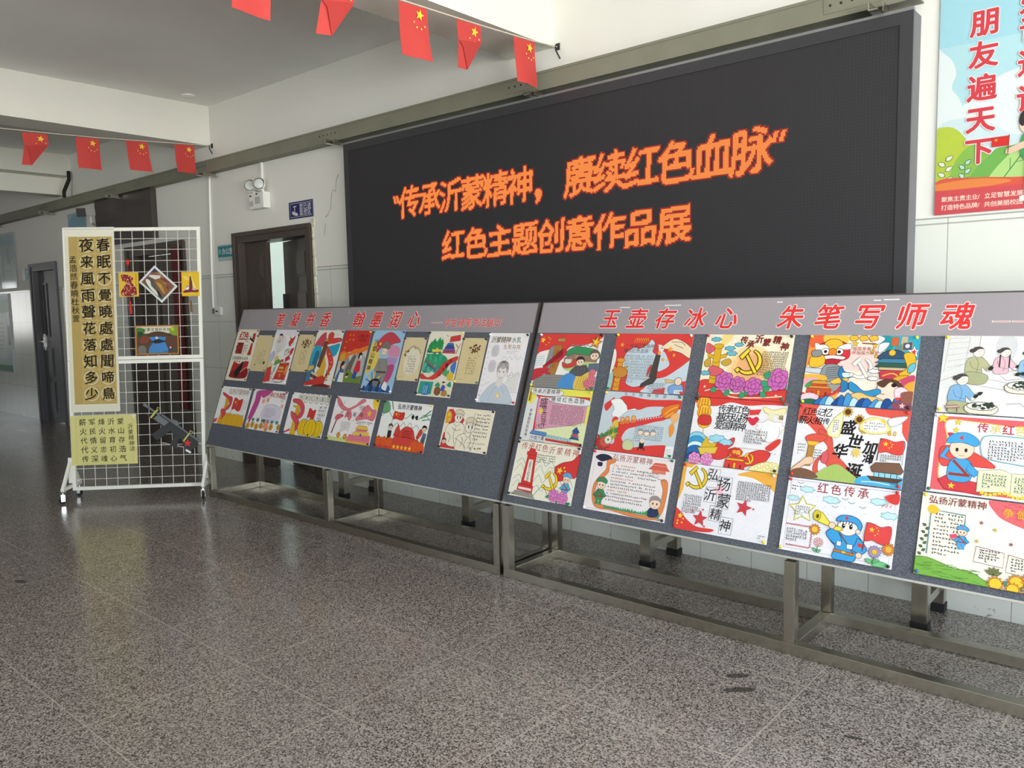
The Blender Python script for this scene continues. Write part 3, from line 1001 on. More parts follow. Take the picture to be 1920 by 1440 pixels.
for x, lab in ((-13.03, 'clear acrylic wall poster nearest the far grey door'), (-13.72, 'clear acrylic wall poster at the left edge of the photo')):
    t = empty('wall_poster', (x, 0, 1.85), lab, 'poster', 'acrylic posters beside the far door')
    a = Art(.6, .78, '#b9c8cc', 3, thick=.004)
    a.R('#93bccb', 4, 4, 96, 22).B('#dfe6e6', 20, 100, 25, 55, 45, 42, 60, 60, 80, 50, 96, 100)
    a.P('#9fb0b4', 42, 25, 60, 25, 60, 55, 42, 55).L('#8ba0a6', 1.5, 30, 60, 50, 48, 70, 60)
    a.W(15, 65, 85, 95, 4, '#8495a0', wd=.8)
    a.done('print', wall_m(x, 2.245, -.01), M_PRINT, t)
    build('acrylic_cover', MB().box(x - .305, x + .305, -.03, -.02, 1.85, 2.64), mat('clear_acrylic', (215, 228, 230), .08, alpha=.18), t)

t = empty('notice_board', (-13.85, 0, .63), 'green edged notice board on the tiled wall at the left edge', 'notice board')
a = Art(1.2, 1.1, '#cfe0e4', 5, thick=.01)
a.R('#7fb3c4', 0, 0, 100, 22).P('#2f7c52', 60, 8, 100, 4, 100, 22, 70, 24).R('#8a6238', 90, 40, 100, 66).R('#e6ece8', 20, 30, 84, 84)
a.W(25, 34, 80, 80, 8, '#6d7f86', wd=.5)
a.R('#3f9a5a', 0, 93, 100, 100)
a.done('panel', wall_m(-13.76, 1.205, -.008), M_PRINT, t)
build('frame', MB().box(-13.16, -13.14, -.02, 0, .65, 1.76).box(-14.36, -13.14, -.02, 0, .63, .65).box(-14.36, -13.14, -.02, 0, 1.76, 1.78), M_ALU, t)

o = build('drain_cable', MB().tube([(-10.6, -0.03, 3.2), (-10.58, -0.04, 3.1), (-10.6, -0.1, 2.95), (-10.6, -0.1, 2.88)], .022), M_RUBBER)
tag(o, 'short black cable at the wall end of the farthest ceiling beam', 'cable')
o = build('ceiling_fitting', MB().lathe([(.06, 0), (.058, .01), (.03, .016), (.028, .018)], Matrix.Translation((-7.02, -.33, 3.4)) @ Matrix.Rotation(PI, 4, 'X'), 24), M_WHITE, smooth=False)
tag(o, 'small round white fitting on the ceiling in the corner by the beam', 'ceiling fitting')

# big printed slogan panel on the right
PW, PX0, PZ0, PZ1 = .78, -.95, 1.822, 2.86
a = Art(PW, PZ1 - PZ0, '#a8dcea', 3, thick=.008, dz=5e-5)
a.R('#b9e4ec', 0, 30, 100, 100)
a.B('#e9f3f4', -5, 33, 5, 34, 9, 41, 7, 47, 11, 52, 13, 58, 12, 75, -5, 78)
a.B('#eaf4f5', 10, 60, 20, 50, 36, 44, 60, 42, 100, 38, 105, 84, 8, 82)
a.B('#d6ebf0', 0, 63, 20, 61, 40, 70, 60, 66, 62, 84, 0, 84)
a.B('#bfd24a', -6, 67, 6, 63, 15, 69, 17, 76, 12, 88, -6, 90)
a.B('#8fc256', 8, 90, 10, 78, 20, 71, 27, 77, 28, 90)
a.B('#77b858', 22, 90, 28, 76, 38, 74, 60, 72, 80, 76, 100, 74, 105, 90)
a.B('#b8e08a', 27, 88, 33, 80, 45, 73, 50, 80, 46, 88, ol='#6fae5c', ow=.3)
a.L('#3d8a4c', .5, 34, 87, 45, 75).L('#3d8a4c', .3, 37, 84, 37, 79).L('#3d8a4c', .3, 40, 81, 46, 80)
a.B('#a6d486', 42, 90, 50, 84, 62, 82, 72, 88)
for k in range(5):
    a.LEAF(5, 86 - k * 2.2, R_(-150 if k % 2 else -30), 4.5, '#e9f6e2').LEAF(15, 87 - k * 1.8, R_(-140 if k % 2 else -40), 4, '#bfe6dc')
a.B('#e2604a', 0, 86, 20, 85.5, 40, 87, 60, 87.5, 80, 87, 100, 86, 101, 101, -1, 101)
a.B('#ee8d4c', 0, 87, 20, 86, 38, 88, 28, 89.5, 0, 89.5)
a.P('#d9545a', 0, 90, 100, 90, 100, 100, 0, 100)
a.T('#fbe9d8', '聚焦主责主业/立足智慧发展', 5, 93.6, 3.1, bold=.012)
a.T('#fbe9d8', '打造特色品牌/共创美丽校园', 5, 97.1, 3.1, bold=.012)
for i, ch in enumerate('朋友遍天下'):
    zc = (2.622, 2.488, 2.35, 2.216, 2.083)[i]
    a.T('#d8434e', ch, (-.774 - PX0) / PW * 100 - i * .2, (PZ1 - zc) / (PZ1 - PZ0) * 100, 14.5, bold=.03, ol='#f6eeee', olw=.035)
for i, ch in enumerate('好普通话'):
    zc = (2.675, 2.56, 2.42, 2.275)[i]
    a.T('#d8434e', ch, (-.59 - PX0) / PW * 100, (PZ1 - zc) / (PZ1 - PZ0) * 100, 14.5, bold=.03, ol='#f6eeee', olw=.035)
# boy waving a small flag
nb = len(a.v)
a.P('#4a3f8a', 46, 78, 56, 78, 57, 86, 46, 86)
a.P('#f2cdb4', 46, 86, 50, 86, 49, 95, 46, 95).P('#f2f2ee', 44, 95, 50, 94, 50, 97, 44, 97)
a.B('#4f9e5c', 44, 71, 50, 69, 58, 70, 58, 80, 45, 80)
a.P('#f2cdb4', 45, 73, 37, 75.4, 36.5, 77, 39, 77.5, 46, 75.5)
a.E('#f4d3bb', 49, 66.5, 6.2, 5.6)
a.B('#3a3434', 42.5, 65, 44, 61, 50, 59.5, 56, 61, 57, 66, 52, 63.5, 47, 63.6, 44.5, 67)
a.E('#2a2624', 47, 66.8, .6, .8).E('#2a2624', 52, 66.8, .6, .8)
a.L('#7a5638', .5, 38.2, 69.6, 37.8, 77)
a.R('#d8332e', 30, 70, 38, 74).S(YEL, 32, 71.3, .9)
a.v[nb:] = [(x - .02 * PW, y, z) for x, y, z in a.v[nb:]]
o = a.done('slogan_panel', wall_m(PX0 + PW / 2, (PZ0 + PZ1) / 2, -.006), M_PRINT)
tag(o, 'tall sky blue slogan panel with red characters and green bushes right of the screen', 'poster')

# ------------------------------------------------------------------ strings of small red flags
FW, FH = .19, .255
def flag(x, y, z, label, folded=False, seed=0, dx=0.0, ang=0.0):
    """hangs in the plane of constant x; the camera sees its +x side, local right = +y"""
    a = Art(FW, FH, '#c4443f', seed, thick=.0004, dz=4e-5)
    a.v, a.f, a.c = [], [], []
    red = lin('#c4443f')
    dark = lin('#b23a36')
    if not folded:
        n, k = 6, 8
        g = [(-FW / 2 + FW * i / n, FH / 2 - FH * j / k) for j in range(k + 1) for i in range(n + 1)]
        a.raw([(x_ - .012 * (FH / 2 - y_) / FH * (seed % 3 - 1), y_ - .012 * (x_ / FW) * (1 if y_ < -FH / 2 + .001 else 0), 0) for x_, y_ in g], [(j * (n + 1) + i, (j + 1) * (n + 1) + i, (j + 1) * (n + 1) + i + 1, j * (n + 1) + i + 1) for j in range(k) for i in range(n)], red)
    else:
        a.raw([(-FW / 2, FH / 2, 0), (FW / 2, FH / 2, 0), (FW / 2, FH / 2 - .085, 0), (-FW / 2 + .045, -FH / 2, 0), (-FW / 2 - .03, -FH / 2, 0), (-FW / 2 + .005, 0.02, 0)], [(5, 4, 3, 2, 1, 0)], red)
        a.raw([(-FW / 2 + .005, 0.02, .006), (FW / 2, FH / 2 - .085, .006), (-FW / 2 + .045, -FH / 2, .006), (-FW / 2 + .028, -FH / 2 + .12, .010)], [(0, 3, 2, 1)], dark)
    a.z = .008
    a.S(YEL, 70, 17, 15, rot=.25)
    sm_ = ((50, 32, 3.5), (59, 41, 3.5), (74, 43, 3.5), (86, 37, 3.5))
    for sx_, sy_, r in (sm_ if not folded else sm_[:1] + ((88, 30, 3.5),)):
        a.S('#f0d27a', sx_, sy_, r)
    def bend(p):                                     # gentle billow of the cloth
        b = .012 * math.sin((p[1] / FH + .5) * 3 + seed) + .010 * math.sin(p[0] / FW * 4 + seed * 2)
        return (p[0], p[1], p[2] + b * (0.5 - p[1] / FH))
    a.v = [bend(p) for p in a.v]
    c, s_ = math.cos(ang), math.sin(ang)
    M = Matrix(((0, 0, 1, x), (c, -s_, 0, y), (s_, c, 0, z - .005 - FH / 2), (0, 0, 0, 1)))
    o = a.done('flag', M, M_CLOTH)
    md = o.modifiers.new('cloth', 'SOLIDIFY')
    md.thickness = .0008
    md.offset = -1
    tag(o, label, 'flag', 'small red flags on the two cords')
def cord(pts, label):
    o = build('bunting_string', MB().tube(pts, .004, 6), mat('thin_cord', (196, 186, 170), .8))
    tag(o, label, 'cord')
xa = -3.085
cord([(-3.085, .0, 3.03), (xa, -.23, 3.011), (xa, -.68, 2.990), (xa, -1.09, 2.976), (xa, -1.6, 2.962), (xa, -2.1, 2.955), (xa, -3.2, 2.95), (xa, -5, 2.97), (xa, -8.2, 3.0)], 'thin cord of red flags along the nearest ceiling beam')
for i, (y, z, fo, lab) in enumerate(((-.316, 3.006, 0, 'small red flag nearest the wall in front of the screen top'), (-.784, 2.986, 1, 'folded red flag second from the wall on the nearer cord'), (-1.19, 2.972, 0, 'red flag hanging straight, third from the wall on the nearer cord'), (-1.66, 2.962, 1, 'folded red flag cut by the top edge of the photo'), (-2.1, 2.955, 0, 'flat red flag cut by the top edge, leftmost on the nearer cord'))):
    flag(xa, y, z, lab, fo, i + 1, ang=.05)
xb = -7.24
cord([(xb, 0, 3.03), (xb, -.17, 3.019), (xb, -.62, 2.987), (xb, -1.05, 2.957), (xb, -1.45, 2.938), (xb, -1.8, 2.925), (xb, -3, 2.90), (xb, -5, 2.9), (xb, -8.2, 3.0)], 'thin cord of red flags along the middle ceiling beam')
for i, (y, z, fo, lab) in enumerate(((-.268, 3.009, 0, 'red flag nearest the wall on the farther cord, overlapping the grey channel'), (-.71, 2.978, 0, 'red flag second from the wall on the farther cord'), (-1.13, 2.948, 0, 'red flag third from the wall on the farther cord'), (-1.535, 2.928, 1, 'folded red flag leftmost on the farther cord'))):
    flag(xb, y, z, lab, fo, i + 2, ang=.06)
for x, lab in ((-3.085, 'small hook holding the nearer flag cord at the wall'), (xb, 'small hook holding the farther flag cord at the wall')):
    o = build('hook', MB().tube([(x, 0, 3.03), (x, -.03, 3.03), (x + .01, -.035, 3.0), (x + .03, -.02, 2.95)], .005, 6).box(x - .015, x + .015, -.006, 0, 3.01, 3.05), M_DARK)
    tag(o, lab, 'hook')
# ------------------------------------------------------------------ the two sloping poster boards
BY, BZ, TY, TZ = -.93, .41, -.545, 1.47
BL = math.hypot(TY - BY, TZ - BZ)
EV = Vector((0, (TY - BY) / BL, (TZ - BZ) / BL))
NV = Vector((1, 0, 0)).cross(EV)                     # out of the board, towards the viewer
def bd(x, t, d=0.0):
    return Vector((x, BY, BZ)) + EV * t + NV * d
def board_m(x, t, d=0.0):
    p = bd(x, t, d)
    return Matrix(((1, EV.x * 0, NV.x, p.x), (0, EV.y, NV.y, p.y), (0, EV.z, NV.z, p.z), (0, 0, 0, 1)))
M_FELT = felt_mat()
M_HEAD = mat('mauve_grey_header', (152, 146, 151), .45, noise=.03, scale=3)
M_RED_T = mat('red_lettering', (214, 44, 44), .5)
M_WHT_T = mat('white_lettering_edge', (240, 232, 228), .6)
def slab(x0, x1, t0, t1, d0, d1):
    M = Matrix(((1, 0, 0, 0), (0, EV.y, NV.y, BY), (0, EV.z, NV.z, BZ), (0, 0, 0, 1)))
    return MB().box(x0, x1, t0, t1, d0, d1, M)
def lettering(parent, items, colr, d, extra):
    m = MB()
    for ch, x, t, s_, sh in items:
        vs_, fs = char(ch, extra)
        m.add([bd(x + s_ * (px + sh * py), t + s_ * py, d + lay * 3e-5) for px, py, lay in vs_], fs)
    return build('lettering' if extra < .03 else 'lettering_outline', m, colr, parent)

def stand(x0, x1, label, letters, dashes, marks):
    t = empty('poster_stand', ((x0 + x1) / 2, -.7, 0), label, 'display stand')
    w = .045
    xm = (x0 + x1) / 2
    for x in (x0 + w / 2, xm, x1 - w / 2):
        build('front_post', MB().box(x - w / 2, x + w / 2, -.93, -.93 + w, .0501, .394), M_STEEL, t, bevel=.003)
        build('rear_post', MB().box(x - w / 2, x + w / 2, -.505, -.505 + w, .0501, 1.4), M_STEEL, t, bevel=.003)
        build('side_rail', MB().box(x - w / 2, x + w / 2, -.879, -.506, 0, .05), M_STEEL, t, bevel=.003)
    build('front_rail', MB().box(x0, x1, -.93, -.88, 0, .05), M_STEEL, t, bevel=.003)
    build('rear_rail', MB().box(x0, x1, -.505, -.455, 0, .05), M_STEEL, t, bevel=.003)
    build('upper_rail', MB().box(x0, x1, -.882, -.845, .402, .436), M_STEEL, t, bevel=.003)
    build('top_rail', MB().box(x0, x1, -.556, -.506, 1.32, 1.36), M_STEEL, t, bevel=.003)
    b = build('felt_panel', slab(x0 + .006, x1 - .006, .006, .948, -.022, 0), M_FELT, t)
    build('bottom_trim', slab(x0, x1, -.003, .0055, -.028, .003), mat('aluminium_edge', (196, 196, 190), .35, .5), t)
    e = MB()
    for q in ((x0, x0 + .006, .006, BL), (x1 - .006, x1, .006, BL), (x0 + .006, x1 - .006, BL - .006, BL)):
        s_ = slab(q[0], q[1], q[2], q[3], -.028, .003)
        e.add(s_.v, s_.f)
    build('edge_trim', e, mat('dark_edge', (74, 68, 68), .45), t)
    h = build('header_strip', slab(x0 + .006, x1 - .006, .948, BL - .006, -.022, .002), M_HEAD, t)
    for ph in letters:
        lettering(h, ph, M_WHT_T, .0026, .05 if ph[0][3] > .08 else .034)
        lettering(h, ph, M_RED_T, .0034, .022 if ph[0][3] > .08 else .008)
    if dashes:
        m, m2 = MB(), MB()
        for a, c, z in dashes:
            q = slab(a, c, z, z + .006, .0028, .0034)
            m2.add(q.v, q.f)
            q = slab(a + .003, c - .003, z + .0015, z + .0045, .0034, .004)
            m.add(q.v, q.f)
        build('dash', m2, M_WHT_T, h)
        build('dash', m, mat('faded_red', (190, 120, 110), .6), h)
    m = MB()
    for a, c, z in marks:                            # scuffed tape left along the header
        q = slab(a, c, z, z + .005, .002, .0026)
        m.add(q.v, q.f)
    build('tape_remnant', m, mat('worn_tape', (222, 220, 218), .35), h)
    return t
L1 = [(c, -5.335 + .190 * i, 1.03, .112, .22) for i, c in enumerate('笔凝书香')]
L1b = [(c, -4.385 + .187 * i, 1.028, .115, .22) for i, c in enumerate('翰墨润心')]
L1c = [(c, -3.515 + .0595 * i, 1.006, .056, .12) for i, c in enumerate('学生硬笔书法展示')]
stand(-5.91, -2.82, 'left sloping felt poster board on a steel frame with a mauve heading strip', [L1, L1b, L1c], [(-3.66, -3.56, 1.006)], [(-4.52, -4.51, 1.085), (-4.6, -4.585, .955)])
L2 = [(c, -2.325 + .162 * i, 1.025, .108, .18) for i, c in enumerate('玉壶存冰心')]
L2b = [(c, -1.375 + .163 * i, 1.028, .112, .18) for i, c in enumerate('朱笔写师魂')]
stand(-2.795, .335, 'right sloping felt poster board on a steel frame, cut by the photo edge', [L2, L2b], [(-.605, -.545, 1.004), (-.54, -.48, 1.004), (-.475, -.415, 1.004)], [(-2.02, -1.93, 1.092), (-1.45, -1.425, 1.098), (-1.04, -1.01, 1.098), (-1.0, -.94, 1.1), (-2.28, -2.22, 1.085)])

# ------------------------------------------------------------------ wire rack
RO, RU, RN = Vector((-6.701, -1.6633, 0)), Vector((.69885, .71527, 0)), Vector((.71527, -.69885, 0))
def rk(s_, z, d=0.0):
    """rack plane: s_ along, z up, d towards the viewer; the flimsy frame leans a little"""
    return RO + RU * (s_ + .031 * z) + RN * d + Vector((0, 0, z))
def rack_m(s_, z, d=0.0, rot=0.0):
    p = rk(s_, z, d)
    c, q = math.cos(rot), math.sin(rot)
    ex = RU
    ey = Vector((0, 0, 1)) + RU * .031
    a, b = ex * c + ey * q, ey * c - ex * q
    return Matrix(((a.x, b.x, RN.x, p.x), (a.y, b.y, RN.y, p.y), (a.z, b.z, RN.z, p.z), (0, 0, 0, 1)))
M_RACK = mat('white_powder_coat', (232, 232, 222), .4)
M_WIRE = mat('white_wire', (206, 206, 196), .4)
def rbox(m, s0, s1, z0, z1, d0, d1):
    vs_ = [rk(a, c, b) for a in (s0, s1) for b in (d0, d1) for c in (z0, z1)]
    m.add(vs_, [(0, 1, 3, 2), (4, 6, 7, 5), (0, 4, 5, 1), (2, 3, 7, 6), (0, 2, 6, 4), (1, 5, 7, 3)])
rack = empty('wire_display_rack', rk(.53, 0), 'white wire grid rack on casters displaying calligraphy and small crafts', 'display rack')
S0, S1 = .02, 1.043
for z0, z1, nm in ((.075, 1.092, 'lower_frame'), (1.096, 2.112, 'upper_frame')):
    m = MB()
    f = .026
    rbox(m, S0, S1, z0, z0 + f, -.012, .012)
    rbox(m, S0, S1, z1 - f, z1, -.012, .012)
    rbox(m, S0, S0 + f, z0 + f, z1 - f, -.012, .012)
    rbox(m, S1 - f, S1, z0 + f, z1 - f, -.012, .012)
    fr = build(nm, m, M_RACK, rack)
    m = MB()
    for i in range(1, 12):
        x = S0 + (S1 - S0) * i / 12
        m.tube([rk(x, z0 + .01, .004), rk(x, z1 - .01, .004)], .0027, 6)
        z = z0 + (z1 - z0) * i / 12
        m.tube([rk(S0 + .01, z, -.001), rk(S1 - .01, z, -.001)], .0027, 6)
    build('wire_grid', m, M_WIRE, fr)
for s_ in (S0 + .0, S1 - .0):
    m = MB()
    sgn = -1 if s_ < .5 else 1
    e = s_ + sgn * .014
    m.bar(rk(e, .135, 0), rk(e, .335, 0), .022, .03, up=RU)
    for d in (.145, -.145):
        m.bar(rk(e, .112, d), rk(e, .30, d * .06), .022, .022, up=RU)
    m.bar(rk(e, .110, .155), rk(e, .110, -.155), .024, .024, up=RU)
    lg = build('side_leg', m, M_RACK, rack)
    for d in (.14, -.14):
        b = rk(e, 0, d)
        c = MB().box(-.016, .016, -.016, .016, .086, .098, Matrix.Translation(b)).tube([b + Vector((0, 0, .07)), b + Vector((0, 0, .09))], .008)
        fk = Matrix.Translation(b) @ Matrix.Rotation(.6 * sgn + d * 3, 4, 'Z')
        c.box(-.015, -.012, -.018, .012, .02, .075, fk).box(.012, .015, -.018, .012, .02, .075, fk).box(-.015, .015, -.012, .012, .068, .075, fk)
        cs = build('caster', c, M_CHROME, rack)
        build('wheel', MB().lathe([(.012, -.010), (.025, -.009), (.027, 0), (.025, .009), (.012, .010)], fk @ Matrix.Translation((0, -.004, .027)) @ Matrix.Rotation(R_(90), 4, 'Y'), 20), M_RUBBER, cs)

# hanging scroll
a = Art(.368, 1.412, '#dcdac6', 4, dz=4e-5)
a.R('#e4e2d0', 1, .5, 99, 4)
G = '#b59d5c'
a.R(G, 8, 4.2, 95, 95.6)
for i in range(11):
    y = 4.3 + i * 9.02
    a.L('#d8c588', .6, 27, y, 94, y)
for x in (27, 60.5, 94):
    a.L('#d8c588', .6, x, 4.3, x, 95.5)
for x in (43.5, 77.5):
    for i in range(10):
        y = 8.8 + i * 9.02
        for r_ in (15.2, 14.0):
            q = []
            for k in range(25):
                t_ = 2 * PI * k / 24
                q += [x + r_ * .95 * math.cos(t_), y + r_ * .95 * a.k * math.sin(t_)]
            a.L('#d9d1ae' if r_ > 15 else '#cfc294', 1.5, *q)
a.z += 1e-4
for col, x in (('春眠不覺曉處處聞啼鳥', 77.5), ('夜来風雨聲花落知多少', 43.5)):
    a.T('#171412', col, x, 8.8, 28, dx=0, dy=9.02, bold=.014, jit=.06, slope=.06)
a.T('#2a241c', '孟浩然春曉杜秋萱', 15.5, 16.5, 15.5, dx=.3, dy=4.55, bold=.01, jit=.06, slope=.05)
t = empty('hanging_scroll', rk(.218, .693, .014), 'long gold calligraphy scroll with big black characters hanging on the rack', 'scroll')
a.done('scroll_sheet', rack_m(.218, 1.399, .014), M_ART, t)
build('top_batten', MB().tube([rk(.03, 2.108, .0235), rk(.405, 2.108, .0235)], .009), M_WHITE, t)
o = build('clip', MB().lathe([(.012, 0), (.012, .008), (.004, .01)], rack_m(.378, 2.07, .016), 16), M_WHITE, t)
# square calligraphy sheet
a = Art(.5, .392, '#d6d089', 9, dz=4e-5)
for i in range(7):
    a.L('#b9b272', .4, 8 + i * 14.2, 3, 8 + i * 14.2, 97)
for i in range(6):
    a.L('#c0ba7c', .3, 8, 4 + i * 18.6, 79, 4 + i * 18.6)
for i, col in enumerate(('蒙山存浩气', '沂水育初心', '烽火留忠魂', '军民情义深', '薪火代代传')):
    a.T('#28261c', col, 75.5 - i * 14.3, 13.5, 10.5, dx=.6, dy=18.6, bold=.008, jit=.08, slope=.06)
a.T('#28261c', '沂蒙精神颂', 90, 24, 8, dx=.6, dy=11.5, bold=.004, jit=.08, slope=.06)
a.P('#e6e2c2', 92, 0, 99, 0, 96, 9)
o = a.done('calligraphy_sheet', rack_m(.273, .47, .0146), M_ART)
tag(o, 'yellow square calligraphy sheet at the bottom left of the wire rack', 'calligraphy')

def tassel(parent, s_, z1, z0, col, r=.008):
    m = MB().tube([rk(s_, z1, .019), rk(s_, z1 - (z1 - z0) * .25, .019)], .002, 6)
    m.tube([rk(s_, z1 - (z1 - z0) * .22, .019), rk(s_, z1 - (z1 - z0) * .4, .012), rk(s_ + .002, z0, .012)], [r * .7, r, r * 1.25], 10)
    build('tassel', m, col, parent)
M_TAS = mat('red_tassel_thread', (206, 44, 38), .8, noise=.2, scale=200, stretch=(1, 1, .05))
M_TASB = mat('brown_tassel_thread', (128, 84, 44), .8, noise=.2, scale=200, stretch=(1, 1, .05))
def craft(name, s_, z, w, h, label, cat, draw, base='#e0b93a'):
    t = empty(name, rk(s_, z - h / 2, .012), label, cat)
    a = Art(w, h, base, 11, thick=.003, dz=4e-5)
    draw(a)
    a.done('card', rack_m(s_, z, .017), M_ART, t)
    return t
def d1_(a):
    rn_ = random.Random(3)
    a.B('#8e2430', 12, 12, 30, 8, 60, 14, 74, 26, 64, 40, 82, 58, 90, 80, 80, 96, 20, 96, 10, 80, 24, 60, 34, 42, 20, 28)
    for k in range(60):
        x, y = rn_.uniform(18, 82), rn_.uniform(12, 94)
        if y < 45 and x > 66:
            continue
        a.L('#e7cfae' if k % 3 else '#d8a94a', rn_.uniform(1.2, 3.2), x, y, x + rn_.uniform(-9, 9), y + rn_.uniform(2, 9))
    a.P('#7a1e28', 10, 8, 26, 34, 20, 36)
    for k in range(9):
        a.R('#5d4a1c', 86, 8 + k * 7, 90, 11 + k * 7)
t = craft('paper_cut_card', .500, 1.676, .147, .186, 'yellow card with a dark red paper-cut and a red tassel on the rack', 'craft card', d1_)
tassel(t, .505, 1.575, 1.45, M_TAS)
build('hanging_knot', MB().lathe([(.001, -.02), (.012, -.005), (.012, .02), (.001, .03)], rack_m(.498, 1.84, .02) @ Matrix.Rotation(R_(-90), 4, 'X'), 10).tube([rk(.5, 1.77, .02), rk(.498, 1.83, .02)], .002, 6), M_TAS, t)
def d2_(a):
    a.P('#f0dc96', 48, 6, 90, 82, 80, 84, 46, 14)
    a.B('#d8b9a0', 12, 78, 22, 62, 40, 52, 48, 26, 54, 26, 58, 54, 74, 66, 92, 72, 90, 82, 40, 86, 14, 86)
    a.P('#6e3a34', 46, 22, 52, 14, 60, 40, 62, 72, 42, 72, 44, 40)
    a.B('#7c2430', 10, 80, 40, 70, 70, 76, 92, 74, 92, 84, 50, 84, 12, 86)
    a.E('#f1eadc', 30, 68, 12, 8).L('#7c2430', 3, 20, 70, 36, 56)
    for k in range(3):
        a.L('#f4e49a', 3, 10 + k * 8, 16, 26 + k * 8, 34)
t = craft('paper_cut_card', .963, 1.673, .133, .186, 'yellow card with a white and brown figure and a brown tassel on the rack', 'craft card', d2_, '#e3bd2c')
tassel(t, .963, 1.572, 1.455, M_TASB, .006)
# diamond picture
t = empty('diamond_picture', rk(.725, 1.675 - .17, .014), 'white framed picture hung as a diamond in the middle of the rack', 'picture')
a = Art(.206, .146, '#8d5f4c', 8, thick=.004)
rn_ = random.Random(8)
for k in range(26):
    x, y = rn_.uniform(5, 95), rn_.uniform(0, 60)
    a.L(rn_.choice(('#a97a4a', '#6d4038', '#b48a5c', '#7b3f3c')), rn_.uniform(2, 5), x, y, x + rn_.uniform(8, 24), y + rn_.uniform(-8, 8))
a.P('#3c4258', 0, 30, 22, 0, 0, 0).P('#e9e8e4', 3, 44, 34, 8, 40, 18, 30, 42, 6, 52)
a.P('#9c6a34', 30, 44, 42, 20, 98, 44, 98, 60, 60, 46).P('#caa34a', 34, 50, 60, 40, 92, 62, 90, 68)
a.P('#55604a', 4, 62, 26, 52, 60, 72, 98, 84, 98, 100, 20, 100)
a.B('#eeeeea', 6, 70, 20, 66, 36, 80, 62, 84, 80, 94, 60, 98, 30, 92, 10, 82)
a.B('#26282e', 60, 74, 80, 80, 92, 92, 76, 92)
th = R_(-44)
a.done('picture_print', rack_m(.725, 1.675, .027, th), M_PRINT, t)
m = MB()
Mf = rack_m(.725, 1.675, .027, th)
for q in ((-.1175, .1175, .073, .087), (-.1175, .1175, -.087, -.073), (-.1175, -.103, -.073, .073), (.103, .1175, -.073, .073)):
    m.box(q[0], q[1], q[2], q[3], -.006, .006, Mf)
build('picture_frame', m, mat('pale_grey_frame', (208, 212, 210), .45), t)
# river picture
t = empty('river_picture', rk(.7, 1.132, .014), 'wood framed picture of a blue river at the bottom of the upper grid', 'picture')
a = Art(.31, .212, '#5e4a3c', 8, thick=.004)
a.B('#8a4a34', 14, 36, 30, 40, 26, 60, 8, 60).B('#6a4436', 72, 40, 98, 40, 98, 78, 78, 74)
a.R('#e9e4cf', 0, 0, 100, 26)
a.B('#55402e', 22, 34, 36, 22, 54, 19, 72, 24, 84, 32, 80, 38, 56, 32, 34, 38)
a.P('#4a90d2', 30, 40, 48, 38, 72, 40, 68, 56, 76, 84, 76, 98, 28, 98, 30, 80, 40, 58)
a.B('#1f2f45', 42, 52, 50, 46, 60, 50, 70, 56, 56, 62, 46, 64, 36, 56)
a.E('#e9e6e0', 49, 43, 3.4).E('#c7483c', 50, 64, 3, 1.4)
a.B('#4b8a3f', 0, 8, 10, 4, 20, 12, 18, 26, 0, 32).B('#8fae38', 84, 6, 100, 2, 100, 34, 84, 30, 80, 16).E('#d6d23a', 88, 12, 4)
a.B('#2f4a30', 4, 20, 14, 20, 16, 34, 4, 34)
a.T('#2a2420', '沂蒙古城好风光', 20, 12, 8, 9.6, bold=.01)
a.E('#2f4c88', 20, 86, 4).E('#2f4c88', 82, 84, 4).E('#e9e6e0', 20, 82, 2.4).E('#e9e6e0', 82, 79, 2.2)
a.W(64, 90, 76, 96, 1, '#1f2f45', wd=.8)
a.B('#7d7a74', 4, 76, 12, 70, 20, 74, 22, 98, 4, 98)
a.done('picture_print', rack_m(.7, 1.245, .014), M_PRINT, t)
m = MB()
Mf = rack_m(.7, 1.245, .014)
for q in ((-.163, .163, .104, .114), (-.163, .163, -.114, -.104), (-.163, -.153, -.104, .104), (.153, .163, -.104, .104)):
    m.box(q[0], q[1], q[2], q[3], -.005, .006, Mf)
build('picture_frame', m, mat('ochre_wood_frame', (164, 112, 44), .5, noise=.12, scale=40), t)

# foam toy rifle, muzzle up to the left
t = empty('toy_rifle', rk(.79, .38, .02), 'dark grey foam toy rifle with a red star tied to the rack', 'toy rifle')
ax0, ax1 = Vector((.588, .745)), Vector((1.0, .42))
dr = (ax1 - ax0)
RL = dr.length
Mg = rack_m(ax0.x, ax0.y, .03, math.atan2(dr.y, dr.x))
M_GUN = mat('dark_foam', (50, 52, 54), .75)
M_GUN2 = mat('grey_foam', (104, 110, 112), .7)
build('barrel', MB().tube([Mg @ Vector((0, 0, 0)), Mg @ Vector((.2, 0, 0))], .009, 10).tube([Mg @ Vector((.0, 0, 0)), Mg @ Vector((.03, 0, 0))], .013, 10), M_GUN2, t)
build('body', MB().prism([(.07, -.045), (.13, -.03), (.15, .012), (.34, .014), (.5, .012), (.53, -.02), (.5, -.10), (.44, -.085), (.40, -.05), (.33, -.055), (.30, -.05), (.22, -.055), (.15, -.05), (.08, -.055)], -.012, .012, Mg), M_GUN, t, bevel=.002)
build('handguard', MB().prism([(.13, -.042), (.23, -.042), (.24, .004), (.14, .004)], .012, .02, Mg), M_GUN2, t)
build('magazine', MB().prism([(.22, -.05), (.285, -.05), (.27, -.12), (.25, -.17), (.19, -.155), (.21, -.10)], -.01, .01, Mg), M_GUN, t)
build('grip', MB().prism([(.335, -.05), (.38, -.05), (.40, -.13), (.355, -.14)], -.01, .01, Mg), M_GUN, t)
build('sight', MB().prism([(.25, .014), (.30, .014), (.315, .035), (.28, .045), (.25, .035)], -.008, .008, Mg), M_GUN2, t)
